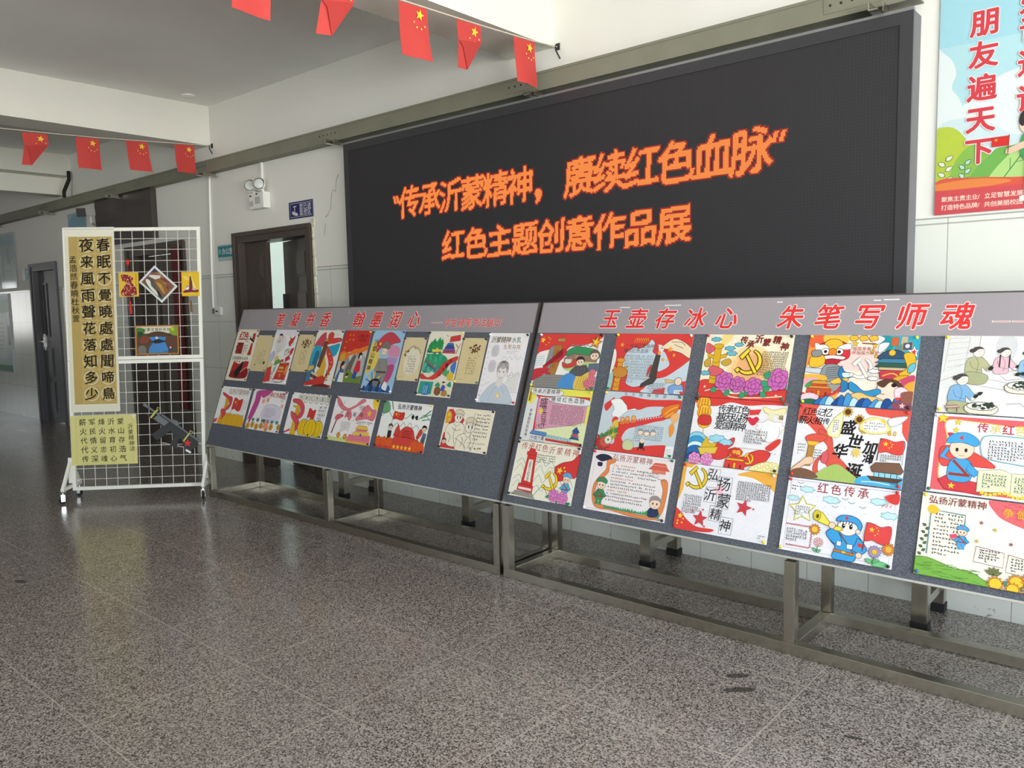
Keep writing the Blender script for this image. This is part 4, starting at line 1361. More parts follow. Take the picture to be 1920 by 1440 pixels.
build('top_strip', MB().prism([(.16, .012), (.52, .012), (.52, .022), (.16, .022)], -.006, .010, Mg), M_GUN2, t)
st = []
for i in range(10):
    r_ = .034 if i % 2 == 0 else .014
    st.append((.455 + r_ * math.cos(.9 + PI * i / 5), -.045 + r_ * math.sin(.9 + PI * i / 5)))
build('red_star', MB().prism(st, .013, .018, Mg), mat('red_foam', (200, 46, 46), .7), t)
build('paper_tag', MB().prism([(.475, -.104), (.52, -.10), (.52, -.085), (.475, -.088)], .013, .015, Mg), M_WHITE, t)
M_TIE = mat('yellow_green_ribbon', (186, 186, 92), .6)
for x in (.11, .42):
    build('ribbon_tie', MB().prism([(x - .006, -.05), (x + .006, -.05), (x + .006, .02), (x - .006, .02)], -.014, .0225, Mg).tube([Mg @ Vector((x, .02, .01)), Mg @ Vector((x + .02, .05, .012)), Mg @ Vector((x - .01, .045, .012)), Mg @ Vector((x, .02, .01))], .004, 6), M_TIE, t)
# ------------------------------------------------------------------ children's posters pinned to the boards
PIN_COL = {'k': mat('pin_black', (26, 26, 28), .35), 'g': mat('pin_green', (24, 110, 74), .35), 'y': mat('pin_yellow', (228, 206, 58), .35), 'r': mat('pin_red', (196, 44, 44), .35), 'w': mat('pin_white', (232, 232, 228), .35), 'b': mat('pin_blue', (44, 84, 170), .35)}
PIN_MESH = {}
def pin(parent, p, col, M):
    if col not in PIN_MESH:
        m = MB().lathe([(.0062, 0), (.0066, .002), (.0036, .003), (.0034, .008), (.0052, .0095), (.0048, .0115)], Matrix.Identity(4), 12)
        o = build('pushpin', m, PIN_COL[col], None, loc=(0, 0, 0), smooth=True)
        PIN_MESH[col] = o.data
        bpy.data.objects.remove(o)
    o = bpy.data.objects.new('pushpin', PIN_MESH[col])
    COL.objects.link(o)
    o.parent = parent
    q = M.to_3x3().to_4x4()
    q.translation = p - WORLD[parent.name]
    o.matrix_local = q

def poster(x0, t1, w, h, label, draw, base='#e9e9e6', pins='kkkk', seed=1, name='pinned_poster', tilt=0.0, group=None, d=.0025):
    a = Art(w, h, base, seed)
    draw(a)
    M = board_m(x0 + w / 2, t1 - h / 2, d) @ Matrix.Rotation(tilt, 4, 'Z')
    o = a.done(name, M, M_ART)
    tag(o, label, 'poster', group)
    for c, (u, v) in zip(pins, ((.025, .03), (.975, .03), (.025, .97), (.975, .97))):
        if c != '.':
            pin(o, M @ Vector(((u - .5) * w, (.5 - v) * h, a.z + .0002)), c, M)
    return o

GB = 'drawings pinned to the left board'
GR = 'drawings pinned to the right board'
rr = random.Random(12)

# --- left board, upper row
def p1(a):
    a.R('#eae2cc', 3, 2, 97, 98).R('#f1ebda', 6, 5, 94, 95)
    a.T('#b3302c', '红色', 26, 13, 24, 20, bold=.03, jit=.1, shear=.2)
    a.R('#8e2626', 14, 26, 44, 48)
    for k in range(22):
        x, y = rr.uniform(14, 40), rr.uniform(26, 46)
        a.L('#231a1a' if k % 2 else '#c8473e', 2, x, y, x + rr.uniform(-6, 6), y + rr.uniform(-4, 4))
    a.W(47, 12, 72, 26, 3, '#2a2524', wd=1.2).W(46, 29, 70, 50, 4, '#332c2a', wd=1, under='#3a302c')
    a.P('#b3302c', 76, 8, 88, 7, 90, 20, 78, 22).P('#2a2020', 66, 15, 90, 22, 88, 26, 66, 19)
    a.P('#b3302c', 78, 27, 86, 26, 90, 50, 72, 50, 76, 40)
    a.T('#3a3230', '沂蒙精神永传承', 14, 57, 10, 10.5, jit=.1)
    a.P('#b02a2a', 20, 64, 48, 68, 70, 62, 90, 62, 92, 94, 14, 94, 16, 76)
    a.B('#8a1d20', 16, 94, 30, 80, 60, 86, 92, 76, 92, 94)
    a.B('#241d1d', 36, 86, 42, 76, 50, 72, 60, 63, 66, 66, 64, 80, 56, 90, 46, 94)
    a.L('#eadfd0', 1.2, 62, 84, 78, 76, 92, 72, sm=True)
    for x in (22, 32, 44):
        a.P('#b02a2a', x, 61, x + 6, 63, x + 1, 66)
def pcal(dark, oval=False):
    def f(a):
        if oval:
            a.E('#e6dfc9', 54, 56, 36, 44)
        if dark == 'flower':
            for k in range(26):
                t_ = rr.uniform(0, 2 * PI)
                q = rr.uniform(0, 1)
                a.LEAF(56 + 22 * q * math.cos(t_), 24 + 9 * q * math.sin(t_), t_, 8, '#6b4a30' if k % 3 else '#8a4a3a', .4)
            a.L('#5a4630', .7, 40, 22, 66, 30, 82, 42, sm=True)
            for y in (30, 36, 40):
                a.E('#6b4a30', 30 + y / 4, y - 4, 1.2)
        elif oval:
            a.L('#a8977a', .8, 24, 36, 40, 24, 62, 20, 84, 30, sm=True)
            for k in range(14):
                a.LEAF(22 + k * 4.6, 34 - 12 * math.sin(k / 13 * PI), k, 7, '#b3a282', .4)
            for k in range(6):
                a.LEAF(16 + k * 2, 42 - k * 2, k * 1.3, 9, '#7d6b4c', .3)
        else:
            for k in range(6):
                a.L('#5c5040', 1.2, 28 + k * .5, 42 + k * 6, 24, 46 + k * 6)
            a.FLOWER(78, 76, 7, '#332c26', '#5c5040', 7, '#332c26')
            a.E('#3c342c', 26, 82, 3)
        for r_ in range(7):
            a.W(36, 42 + r_ * 5.6, 80, 47 + r_ * 5.6, 1, '#6b604c', wd=.9, cell=7.5, fill=.72)
        a.L('#7a6c50', .6, 10, 92, 34, 92)
    return f
def p3(a):
    a.R('#e9e4ec', 0, 0, 100, 10)
    a.E('#e2e0de', 34, 26, 22, ol='#a7a2a4', ow=.6).W(20, 12, 44, 26, 4, '#8a868a', wd=.8)
    a.HEAD(28, 13, 7, hair='#2c2a2c', eyes=False)
    a.T('#a85a58', '红船', 20, 22, 8, jit=.1)
    for k in range(5):
        a.L('#9d9aa0', .5, 30, 48, 20 + 7 * k, 22)
    a.B('#b7bfda', 4, 46, 16, 40, 24, 48, 14, 60, 4, 58, ol='#a0506a').B('#e2c46a', 24, 54, 36, 48, 44, 56, 34, 64)
    a.B('#5aa05c', 30, 60, 44, 55, 58, 60, 50, 70, 32, 70).B('#d4cf9c', 2, 58, 16, 62, 30, 66, 20, 74, 2, 76)
    a.B('#c9403a', 64, 8, 70, 14, 80, 16, 90, 11, 86, 22, 76, 30, 68, 24, 72, 18, ol=K).L('#6f2a2a', .8, 70, 30, 84, 30)
    a.W(86, 22, 97, 30, 3, '#5c5a5e').B('#d8d4cf', 60, 40, 72, 34, 84, 38, 74, 46, 64, 48, ol='#3a3638')
    a.L(K, 1.4, 62, 40, 74, 37, 78, 44, sm=True)
    a.P('#c9403a', 88, 34, 98, 33, 94, 44, 86, 48, 82, 40).P('#c9403a', 70, 52, 84, 46, 92, 54, 78, 58, 74, 62)
    a.R('#c9403a', 55, 55, 66, 60).L('#8d2727', .8, 62, 60, 96, 61)
    a.P('#c9403a', 2, 72, 24, 68, 30, 96, 0, 99).P('#ecebe8', 22, 68, 54, 62, 38, 98, 28, 98)
    a.T('#2a2628', '沂蒙', 38, 68, 12, -2, dy=7, jit=.1).T('#a8302c', '精神', 30, 82, 12, -2, dy=8)
    a.P('#c53c34', 55, 62, 94, 61, 90, 92, 40, 92, 48, 76).GATE(48, 68, 34, 20, '#cf4a38', '#e8b14a')
    a.P('#dba24e', 84, 66, 92, 66, 88, 82, 82, 82)
    a.L('#6f7684', 1.6, 36, 90, 50, 96, 74, 96, 90, 90, sm=True).L(K, .8, 30, 95, 54, 98, 84, 95, sm=True)
def p5(a):
    a.B('#c9485a', 4, 24, 18, 10, 34, 4, 40, 14, 52, 20, 70, 14, 96, 14, 96, 20, 60, 24, 30, 30, 4, 30, ol='#6d2434')
    a.E('#d8433a', 56, 10, 11, 9, ol='#7d2320').B('#d8433a', 46, 14, 70, 14, 88, 20, 70, 24, 46, 22)
    a.B('#2ba3c4', 2, 34, 14, 28, 30, 30, 34, 46, 20, 60, 2, 70).B('#2ba3c4', 56, 30, 74, 26, 96, 24, 92, 42, 80, 46, 62, 40)
    a.B('#2f6d8c', 12, 44, 20, 36, 28, 44, 26, 70, 10, 74)
    a.P('#6d4a33', 38, 20, 50, 20, 52, 60, 46, 68, 30, 64, ol=K).R('#caa03a', 38, 16, 50, 20, ol=K)
    a.B('#d8433a', 52, 28, 66, 36, 84, 50, 88, 64, 74, 84, 64, 90, 74, 70, 70, 56, 54, 40, ol='#7d2320')
    for x, y in ((66, 42), (80, 56), (80, 64)):
        a.S(YEL, x, y, 3)
    a.P('#dcae3a', 50, 44, 64, 62, 64, 84, 30, 92, 28, 80, 44, 66)
    a.B('#3f7aa0', 0, 72, 16, 68, 28, 74, 24, 92, 0, 96).P('#e3bb42', 0, 66, 16, 62, 22, 68, 4, 74)
    for k in range(9):
        x, y = 18 + 5 * (k % 5), 76 + 4.5 * (k // 5) + k
        a.E('#e9c7a4', x, y, 2.6).P(('#3b3b42', '#8a3a30', '#44608a')[k % 3], x - 3, y + 2, x + 3, y + 2, x + 4, y + 9, x - 4, y + 9)
    for k in range(7):
        a.E('#caa03a', 72 + 4 * (k % 4), 72 + 5 * (k // 2), 2.2, ol=K).L(K, 1, 70 + 4 * (k % 4), 76 + 5 * (k // 2), 78, 80 + 4 * (k // 2))
    a.P('#c93a30', 0, 94, 60, 80, 74, 84, 72, 96, 30, 97, 4, 99, ol='#6d2020').B('#6d2a22', 40, 97, 70, 94, 96, 97, 90, 100, 30, 100)
    a.W(60, 4, 94, 12, 1, '#6f7684')
def p6(a):
    a.B('#c9352c', -2, -2, 102, -2, 102, 30, 80, 32, 60, 40, 30, 42, 10, 52, -2, 50)
    for x, y in ((22, 9), (34, 9), (38, 18), (12, 22), (24, 18), (12, 34)):
        a.S('#e2a63a', x, y, 3.4)
    a.T('#5a1a1a', '沂蒙红色', 58, 11, 9, 9.5, bold=.01).T('#5a1a1a', '代代传', 64, 19, 9, 9.5, bold=.01)
    a.B('#e8762a', -2, 46, 14, 40, 34, 44, 50, 36, 74, 34, 102, 28, 102, 36, 70, 44, 40, 48, 20, 60, -2, 58)
    a.B('#d9a23a', 2, 50, 18, 44, 22, 56, 8, 60)
    a.B('#8f9496', 20, 66, 34, 52, 44, 60, 56, 50, 78, 42, 92, 48, 102, 60, 102, 100, 30, 100)
    a.B('#6a6258', 36, 74, 48, 54, 58, 46, 66, 60, 58, 84, 40, 88)
    a.B('#b4b2ae', 60, 60, 74, 44, 88, 44, 98, 60, 98, 94, 60, 94)
    a.B('#6d8a3c', 30, 92, 44, 76, 60, 80, 78, 88, 102, 86, 102, 102, 24, 102)
    a.P('#d02c3c', 72, 58, 84, 58, 90, 76, 84, 80, 66, 78, ol='#7d1c26').P('#2f4f9c', 68, 78, 82, 79, 80, 92, 66, 92)
    a.E(SKN, 80, 50, 5.4, 6.5).B('#2a2220', 73, 54, 73, 44, 82, 42, 86, 48, 80, 47, 77, 54)
    a.B('#3f6d94', 6, 88, 18, 72, 30, 80, 34, 92, 20, 100, 4, 100).E('#e3bfa0', 24, 69, 7, 8).B('#2a2422', 12, 72, 14, 62, 24, 60, 26, 66, 18, 70, 18, 78)
    a.P('#e6e6e4', 16, 82, 32, 82, 36, 100, 14, 100).E('#e3bfa0', 46, 88, 6, 5).B('#4a2c20', 40, 88, 44, 82, 52, 84, 50, 87)
def p7(a):
    a.R('#9fc6e2', 0, 0, 100, 100).B('#e4cd68', 2, 24, 18, 20, 34, 40, 40, 60, 20, 64, 4, 70)
    a.B('#c64552', 20, 20, 34, 8, 52, 3, 70, 6, 92, 18, 70, 22, 60, 30, 40, 26, 24, 36, ol='#6d2434')
    a.S(YEL, 30, 22, 5).S(YEL, 24, 28, 2.4)
    a.B('#d691b0', 58, 26, 78, 24, 96, 30, 94, 44, 70, 46).B('#b9a3cc', 60, 44, 94, 42, 90, 56, 62, 58)
    a.B('#c4507a', 64, 58, 90, 56, 84, 80, 66, 86, 58, 74)
    for k in range(10):
        a.L('#8f4a90', .7, 64 + 3 * k, 44, 60 + 2.6 * k, 76)
    a.P('#8d8d88', 36, 46, 62, 46, 72, 64, 66, 86, 38, 88, 30, 64, ol='#3c3c3a')
    a.L('#5a5a56', 1, 38, 50, 60, 84).R('#5a4a36', 36, 66, 68, 69)
    a.E(SKN, 49, 34, 9, 9, ol='#5a4636').B('#77776f', 37, 28, 42, 20, 52, 18, 64, 24, 62, 30, 48, 29, ol='#3c3c3a').S(RED, 52, 24, 2)
    a.E(K, 46, 34, 1).E(K, 54, 35, 1).L('#a3483f', .6, 47, 40, 53, 40)
    a.T('#2a2622', '沂蒙山精神', 16, 20, 13, -1.4, dy=10.5, bold=.01, jit=.1)
    for k in range(7):
        t_ = R_(200 + k * 24)
        a.L('#e9c93a' if k % 2 else '#3f8ac4', 3.4, 34, 86, 34 + 26 * math.cos(t_), 86 + 26 * a.k * math.sin(t_))
    a.B('#232530', 20, 96, 26, 82, 46, 78, 58, 84, 52, 96)
    for k in range(5):
        a.L('#d8dade', 1, 36 + 4 * k, 82, 32 + 4 * k, 92)
    for k in range(8):
        a.B('#2f5f9c' if k % 2 else '#26406d', 4 + 11 * k, 98, 10 + 11 * k, 90 - 3 * (k % 3), 18 + 11 * k, 98)
    a.B('#e6e8ea', 66, 92, 72, 82, 80, 86, 82, 96)
def p9(a):
    a.R('#ebe6d2', 2, 1, 98, 99)
    a.B('#e6d45a', 4, 30, 20, 26, 40, 24, 46, 32, 20, 35)
    for x, y, s_ in ((12, 20, 1), (20, 16, 1.2), (34, 14, 1.1), (42, 16, .9), (10, 26, .8)):
        for k in range(3):
            a.P('#2f9a58', x - 8 * s_, y + 4 + 4 * k, x, y - 5 + 4 * k, x + 8 * s_, y + 4 + 4 * k, ol='#14502c', ow=.4)
    a.L('#26406d', 1.6, 4, 31, 20, 33, 46, 32, sm=True)
    a.P('#c9403a', 64, 8, 92, 5, 94, 14, 64, 17).L(K, 1, 52, 6, 58, 8)
    for k, (w_, c) in enumerate(((11, '#3f6dae'), (15, '#35568c'), (19, '#8a5a9c'), (22, '#b2484a'))):
        y = 18 + k * 4.2
        a.P(c, 68 - w_, y + 4, 68 - w_ * .7, y, 68 + w_ * .7, y, 68 + w_, y + 4, ol=K, ow=.4)
    a.L('#b8935a', 3, 90, 34, 92, 24, 84, 20).L('#b8935a', 2, 92, 26, 98, 18)
    a.R('#eee8da', 2, 34, 98, 35.5)
    a.B('#3aa078', 4, 42, 20, 36, 40, 36, 60, 38, 70, 46, 50, 60, 30, 62, 4, 64)
    a.TREES(10, 62, 41, 7, ('#2f9a70', '#44ae84'), 7).TREES(6, 48, 58, 8, ('#5fb89a', '#3a9a84'), 6)
    a.L('#5a3d78', 1.6, 6, 47, 20, 50, 36, 58, sm=True)
    for k in range(5):
        a.E('#c07a4a', 14 + 6 * k, 48 + 2 * k, 2.4, ol=K).P('#3f5a9c', 12 + 6 * k, 50 + 2 * k, 18 + 6 * k, 50 + 2 * k, 16 + 6 * k, 55 + 2 * k)
    a.B('#d4423a', 4, 66, 24, 72, 44, 64, 60, 50, 78, 42, 97, 38, 97, 44, 80, 50, 66, 62, 50, 72, 28, 76, 4, 74, ol='#7d2320')
    a.T('#2a1c1a', '沂蒙大山', 80, 46, 10, -8, dy=6.4, bold=.02)
    a.P('#44ae70', 64, 66, 74, 54, 78, 68, ol='#14502c').P('#44ae70', 72, 68, 80, 58, 88, 70, ol='#14502c').B('#3f7dc4', 84, 52, 96, 46, 97, 64, 86, 60).B('#e0b83a', 78, 66, 92, 62, 97, 72, 84, 74)
    a.R('#eee8da', 2, 75, 98, 76.2)
    a.R('#35a089', 5, 78, 44, 97).B('#2f7dae', 16, 97, 18, 84, 28, 80, 36, 86, 38, 97)
    for k in range(3):
        a.L('#dff0ea', 1, 20 + 5 * k, 84, 19 + 5 * k, 96)
    a.R('#e6dec0', 48, 77, 96, 98).B('#2f9a70', 50, 84, 58, 78, 66, 84).B('#2f9a70', 84, 82, 92, 76, 97, 84)
    a.B('#8a5432', 52, 94, 54, 86, 66, 86, 70, 94, 62, 98, ol=K).B('#b8863a', 74, 97, 76, 90, 86, 90, 88, 97, ol=K).P('#4a5fae', 72, 80, 82, 84, 78, 92, 68, 90).E(SKN, 74, 79, 4).B(K, 70, 79, 73, 76, 78, 78)
def p11(a):
    a.R('#f2eef1', 2, 1, 98, 99)
    a.T('#6a5a48', '沂蒙精神', 13, 10, 13, 12.5, bold=.015, jit=.08, shear=.1).T('#4f8a6a', '水乳', 65, 10, 12, 12, bold=.01, jit=.08)
    a.T('#b08a5a', '生死与共', 46, 20, 10, 11, bold=.012, jit=.08)
    a.W(52, 25, 84, 30, 2, '#8a888c')
    for cx, cy in ((22, 26), (22, 48)):
        a.B('#d4d0d6', cx - 9, cy, cx - 4, cy - 8, cx + 8, cy - 6, cx + 9, cy + 6, cx - 4, cy + 8, ol='#aaa6ac')
        for k in range(4):
            a.L('#9f9ca4', .5, cx - 6 + 3 * k, cy - 5, cx - 4 + 3 * k, cy + 6, sm=False)
    for k in range(9):
        a.E('#8f8c92', 6, 20 + 8 * k, .9)
    a.HILLS(44, 96, 38, 7, 4, '#a9bcc0', .7).HILLS(56, 97, 62, 8, 3, '#9aa58a', .7)
    for k in range(12):
        a.L('#a8b090', .6, 66 + rr.uniform(-4, 4), 62 + k * 2, 97, 56 + k * 2.4)
    a.B('#c3cfdc', 12, 99, 20, 82, 36, 72, 50, 70, 66, 74, 80, 84, 88, 99, ol='#8f9aa8')
    a.P('#e2ddda', 44, 58, 58, 58, 58, 74, 50, 78, 42, 74).E('#ece6e2', 51, 56, 11.5, 12.5, ol='#8f8c8c', ow=.6)
    a.B('#bab4b2', 38, 56, 38, 46, 46, 40, 58, 40, 66, 46, 66, 58, 60, 50, 52, 52, 46, 50, 42, 56)
    for k in range(16):
        t_ = R_(185 + k * 11)
        a.L('#5f5a5a', .55, 52, 42, 52 + 15 * math.cos(t_), 48 + 15 * a.k * math.sin(t_) + (6 if k in (0, 1, 14, 15) else 2), sm=False)
    for x in (46, 56):
        a.L('#5a5656', .8, x - 3, 55, x + 3, 55).E('#6a6666', x, 56.3, 1.1)
    a.L('#a08080', .6, 48, 63, 54, 63)
    a.L('#9098a4', .6, 46, 76, 36, 84, 30, 98, sm=True).L('#9098a4', .6, 58, 76, 68, 86, sm=True)
    a.S('#ead48a', 53, 89, 11, inner=.3, n=9).E('#f2e4a8', 53, 89, 3)
    a.W(4, 88, 14, 93, 1, '#4a484c', wd=.8).L('#8a888c', .5, 10, 76, 26, 70)
TALL = .415
poster(-5.898, .955, .31, .42, 'tall cream poster with a dark red block, leftmost on the left board', p1, '#ece5d2', 'kr.r', 1, group=GB)
poster(-5.585, .909, .225, .288, 'beige calligraphy sheet with a black flower, second from the left', pcal('blot'), '#dccb9c', 'kkgg', 2, group=GB)
poster(-5.355, .955, .303, .42, 'tall white poster with a red fox shape and a red gate corner', p3, '#f0edec', 'gkrw', 3, group=GB)
poster(-5.04, .919, .208, .279, 'beige calligraphy sheet with brown blossoms between the white and the blue posters', pcal('flower'), '#dccb9c', 'kkkk', 4, group=GB)
poster(-4.825, .954, .31, .415, 'tall poster with a brown tower and red ribbon on turquoise sky', p5, '#eae6de', 'kkrr', 5, group=GB)
poster(-4.498, .953, .281, .367, 'red and orange painting with a girl in a red shirt', p6, '#c8c4ba', 'byy.', 6, group=GB)
poster(-4.192, .955, .312, .42, 'tall poster of a soldier in grey under a red flag', p7, '#cfd6dc', 'gbkw', 7, group=GB)
poster(-3.868, .91, .203, .284, 'beige calligraphy sheet with a pale oval', pcal('blot', True), '#dfcfa4', 'kkgk', 8, group=GB)
poster(-3.65, .952, .298, .413, 'tall poster of green hills crossed by a red ribbon', p9, '#ece6d4', 'kykk', 9, group=GB)
poster(-3.345, .912, .192, .278, 'beige calligraphy sheet with brown blossoms left of the pencil portrait', pcal('flower'), '#dccb9c', 'kkyg', 10, group=GB)
poster(-3.14, .945, .296, .415, 'tall pencil portrait with pale blue shirt at the right end of the left board', p11, '#f3f0f1', 'wkwr', 11, group=GB)

# --- left board, lower row
def grass(a, x0, x1, y, n, col='#2f8f7c', h=7):
    for k in range(n):
        x = x0 + (x1 - x0) * (k + .5) / n
        a.P(col, x - 2, y, x + rr.uniform(-1, 1), y - h * rr.uniform(.7, 1.2), x + 2, y)
def p12(a):
    a.T('#8a5a4a', '弘扬沂蒙精神', 33, 12, 10, 11, jit=.08)
    for k in range(6):
        q = []
        for i in range(17):
            q += [33 + 11 * k + 5.6 * math.cos(PI * i / 8), 12 + 5.6 * a.k * math.sin(PI * i / 8)]
        a.L('#b0a06a', .5, *q)
    a.B('#d9a52e', 22, 22, 36, 30, 34, 52, 26, 70, 30, 100, 14, 100, 18, 70, 24, 50)
    a.B('#d8485a', 8, 16, 30, 24, 44, 28, 46, 46, 38, 60, 28, 62, 38, 44, 30, 32, 12, 24, ol='#8a2a3a').B('#d8485a', 18, 60, 32, 64, 34, 78, 26, 90, 22, 76, 16, 68, ol='#8a2a3a').P('#d8485a', 0, 90, 12, 84, 10, 96, 0, 99)
    a.FLAG(52, 30, 28, 28, '#cf3a34', '#3a2a2a')
    a.W(82, 30, 99, 62, 5, '#8a8a90', under='#8a8a90')
    grass(a, 34, 96, 74, 12)
    a.B('#e2ae24', 30, 98, 34, 76, 46, 70, 58, 72, 72, 70, 88, 72, 98, 80, 97, 99, ol='#c98a1e')
    for x in (46, 64, 82):
        a.L('#d0901e', .8, x, 73, x - 3, 86, x, 99, sm=True)
def p13(a):
    a.B('#c04a90', 10, 6, 24, 14, 24, 34, 18, 62, 8, 88, 6, 74, 2, 78, 6, 50, 10, 28, ol='#8a2a66').B('#c04a90', 14, 4, 54, 0, 46, 10, 34, 20, 24, 14, ol='#8a2a66')
    a.T('#b8463c', '传承红色基因', 46, 11, 9, 8.6, bold=.015, jit=.06)
    a.W(84, 4, 98, 26, 4, '#3a3a4a', wd=.8)
    for x, y, r_ in ((36, 28, 7), (48, 24, 8), (92, 36, 6), (34, 74, 6)):
        a.S('#eba08e', x, y, r_, n=6, inner=.35)
    a.B('#dcd6e6', 40, 50, 46, 38, 60, 34, 78, 36, 90, 44, 94, 60, 88, 74, 64, 78, 46, 72, 38, 62, ol='#a49aae')
    a.W(46, 42, 80, 66, 5, '#8d8594', under='#a49aae')
    for k in range(6):
        a.FLOWER(8 + 13 * k + (3 if k > 3 else 0), 92 - (k % 2) * 4, 6.5, '#e6b22e', '#c98a1e', 8)
    a.FLOWER(97, 86, 6, '#e6b22e', '#c98a1e', 8)
    for k in range(6):
        a.LEAF(20 + 14 * k, 80, R_(-60), 7, '#2a7f8c').LEAF(20 + 14 * k, 80, R_(-120), 7, '#2a9a8c')
    a.S('#f09a86', 60, 86, 12, n=6, inner=.4).P('#5a5a4a', 52, 72, 56, 72, 56, 80, 52, 80)
def p14(a):
    for k, ch in enumerate('传承红色基因'):
        a.E('#eceade', 25 + 14 * k, 11, 6.2, 7.5, ol='#5a4f3a', ow=.7).T(K, ch, 25 + 14 * k, 11, 8, jit=.06)
    a.PILLAR(24, 26, 60, 12, '#e0b32c').P('#e0b32c', 18, 62, 32, 62, 32, 100, 18, 100, ol='#5c430c')
    a.B('#d8505a', 6, 16, 24, 16, 38, 28, 42, 46, 36, 60, 28, 56, 32, 42, 24, 28, 8, 24, ol='#5a1c22').B('#d8505a', 8, 46, 22, 52, 34, 66, 36, 84, 30, 90, 26, 74, 12, 60, ol='#5a1c22').P('#d8505a', 0, 96, 16, 86, 16, 92, 0, 100)
    a.FLAG(54, 36, 17, 20, '#cf3a34', '#3a2a2a', stars=False)
    a.W(78, 24, 99, 60, 4, '#1f1d1d', wd=.9, cell=3.6, under='#1f1d1d')
    grass(a, 44, 94, 72, 9, '#2f5f5c', 8)
    for x, c in ((48, 0), (86, 0), (67, 1)):
        a.FLOWER(x, 80, 17 if c else 15, '#8a6a14', '#e9c41e', 22, '#3a2c10', .84)
        a.L('#b8901a', .8, x - 2, 66, x - 6, 80, x - 2, 94, sm=True).L('#b8901a', .8, x + 2, 66, x + 6, 80, x + 2, 94, sm=True)
    a.W(88, 94, 98, 98, 1, '#3a3a3a').E('#3a4f6a', 66, 96, 2)
def p15(a):
    a.B('#df7a84', 2, 2, 10, 6, 22, 20, 34, 26, 36, 30, 22, 30, 8, 18, ol='#a2485a').B('#df7a84', 62, 2, 70, 6, 52, 20, 40, 28, 36, 26, 50, 16, ol='#a2485a').B('#df7a84', 34, 26, 40, 28, 46, 42, 42, 52, 36, 44, 30, 46, ol='#a2485a')
    a.B('#df7a84', 66, 28, 76, 14, 88, 22, 98, 24, 96, 46, 80, 44, 66, 48, 56, 48, ol='#a2485a').S('#efc846', 84, 32, 6)
    a.E('#f0cf3e', 99, 4, 13)
    a.L('#6a4a44', 2.6, 14, 48, 8, 84).B('#d96070', 8, 48, 14, 40, 28, 42, 20, 50, 12, 54)
    a.T('#4a4448', '红色精神', 22, 38, 8, 15, jit=.1).T('#8a6a64', '传承', 62, 22, 8, 6)
    a.W(26, 54, 48, 78, 6, '#6a6468', under='#a2989c').W(60, 50, 82, 58, 2, '#6a4a44', wd=.7).W(84, 50, 97, 58, 2, '#3a3a44', wd=.7)
    a.B('#cfd88a', 0, 90, 20, 92, 50, 88, 60, 100, 0, 100)
    a.GATE(56, 60, 40, 38, '#e07a8c', '#e9c24a').P('#e07a8c', 50, 82, 98, 80, 99, 99, 46, 99, ol='#b0526a').P('#ecc65a', 62, 74, 92, 72, 96, 80, 56, 82).E('#3a4f9c', 76, 80, 2)
    a.FLOWER(26, 86, 5, '#e8863a', '#e8a24a', 6).FLOWER(42, 88, 5, '#e8863a', '#e8a24a', 6).P('#e9b04a', 46, 96, 98, 94, 99, 100, 46, 100)
    for k in range(14):
        a.E('#5a4f58', rr.uniform(6, 60), rr.uniform(4, 60), .7)
def p16(a):
    a.T(K, '弘扬沂蒙精神', 34, 10, 7.6, 8.2, bold=.02, jit=.06)
    a.HILLS(0, 100, 34, 12, 4, '#5a9a78', 1).HILLS(30, 82, 52, 10, 4, '#7aa08a', .9).B('#6aa578', -2, 2, 10, 2, 16, 20, 6, 28, -2, 24).L('#5a9a6c', 2, 16, 0, 22, 18).L('#5a9a6c', 2, 86, 26, 98, 12).L('#5a9a6c', 1.4, 80, 30, 99, 20).L('#5a9a6c', 1.4, 84, 34, 99, 30)
    a.FLAG(26, 22, 21, 15, '#d2382f', '#3a3030', sag=2)
    for x, y in ((64, 30), (72, 30)):
        a.LEAF(x, y + 3, R_(-70), 6, K, .5).LEAF(x, y + 3, R_(-20), 4, K, .4)
    a.P('#cf4038', 34, 72, 36, 58, 40, 46, 46, 60, 44, 74, ol='#7d1c1c').P('#cf4038', 80, 70, 84, 54, 92, 48, 90, 62, 84, 74, ol='#7d1c1c')
    a.B('#d5463c', 46, 74, 48, 58, 58, 50, 70, 54, 76, 66, 76, 76, ol='#7d1c1c').P('#d5463c', 32, 82, 38, 72, 84, 74, 90, 80, 88, 96, 32, 96, ol='#7d1c1c')
    for k in range(4):
        a.W(52, 58 + 4 * k, 72, 61 + 4 * k, 1, '#7d1c1c', wd=.8)
    a.P('#2a2a30', 21, 62, 29, 62, 30, 84, 22, 84).HEAD(25, 55, 4.5, hair='#4a4a50').P('#5a6a7a', 92, 58, 99, 60, 97, 86, 89, 84).HEAD(93, 51, 4.5, hair='#1c1a1a')
    for k in range(8):
        a.L('#3a4a44', .5, 90, 74 + 2 * k, 99, 64 + 2.4 * k)
    a.P('#d33a2c', 0, 100, 0, 88, 30, 92, 70, 94, 100, 86, 100, 100)
    for k in range(3):
        a.FLOWER(5 + 12 * k, 86, 8, '#e8a02e', '#e25a2a', 8, frac=.8)
    for x in (80, 92):
        a.FLOWER(x, 89, 9, '#e8a02e', '#e25a2a', 8, frac=.8)
    a.P('#e0522c', 34, 90, 78, 92, 78, 100, 34, 100)
    for k in range(5):
        a.S(YEL, 41 + 8 * k, 94, 3.6)
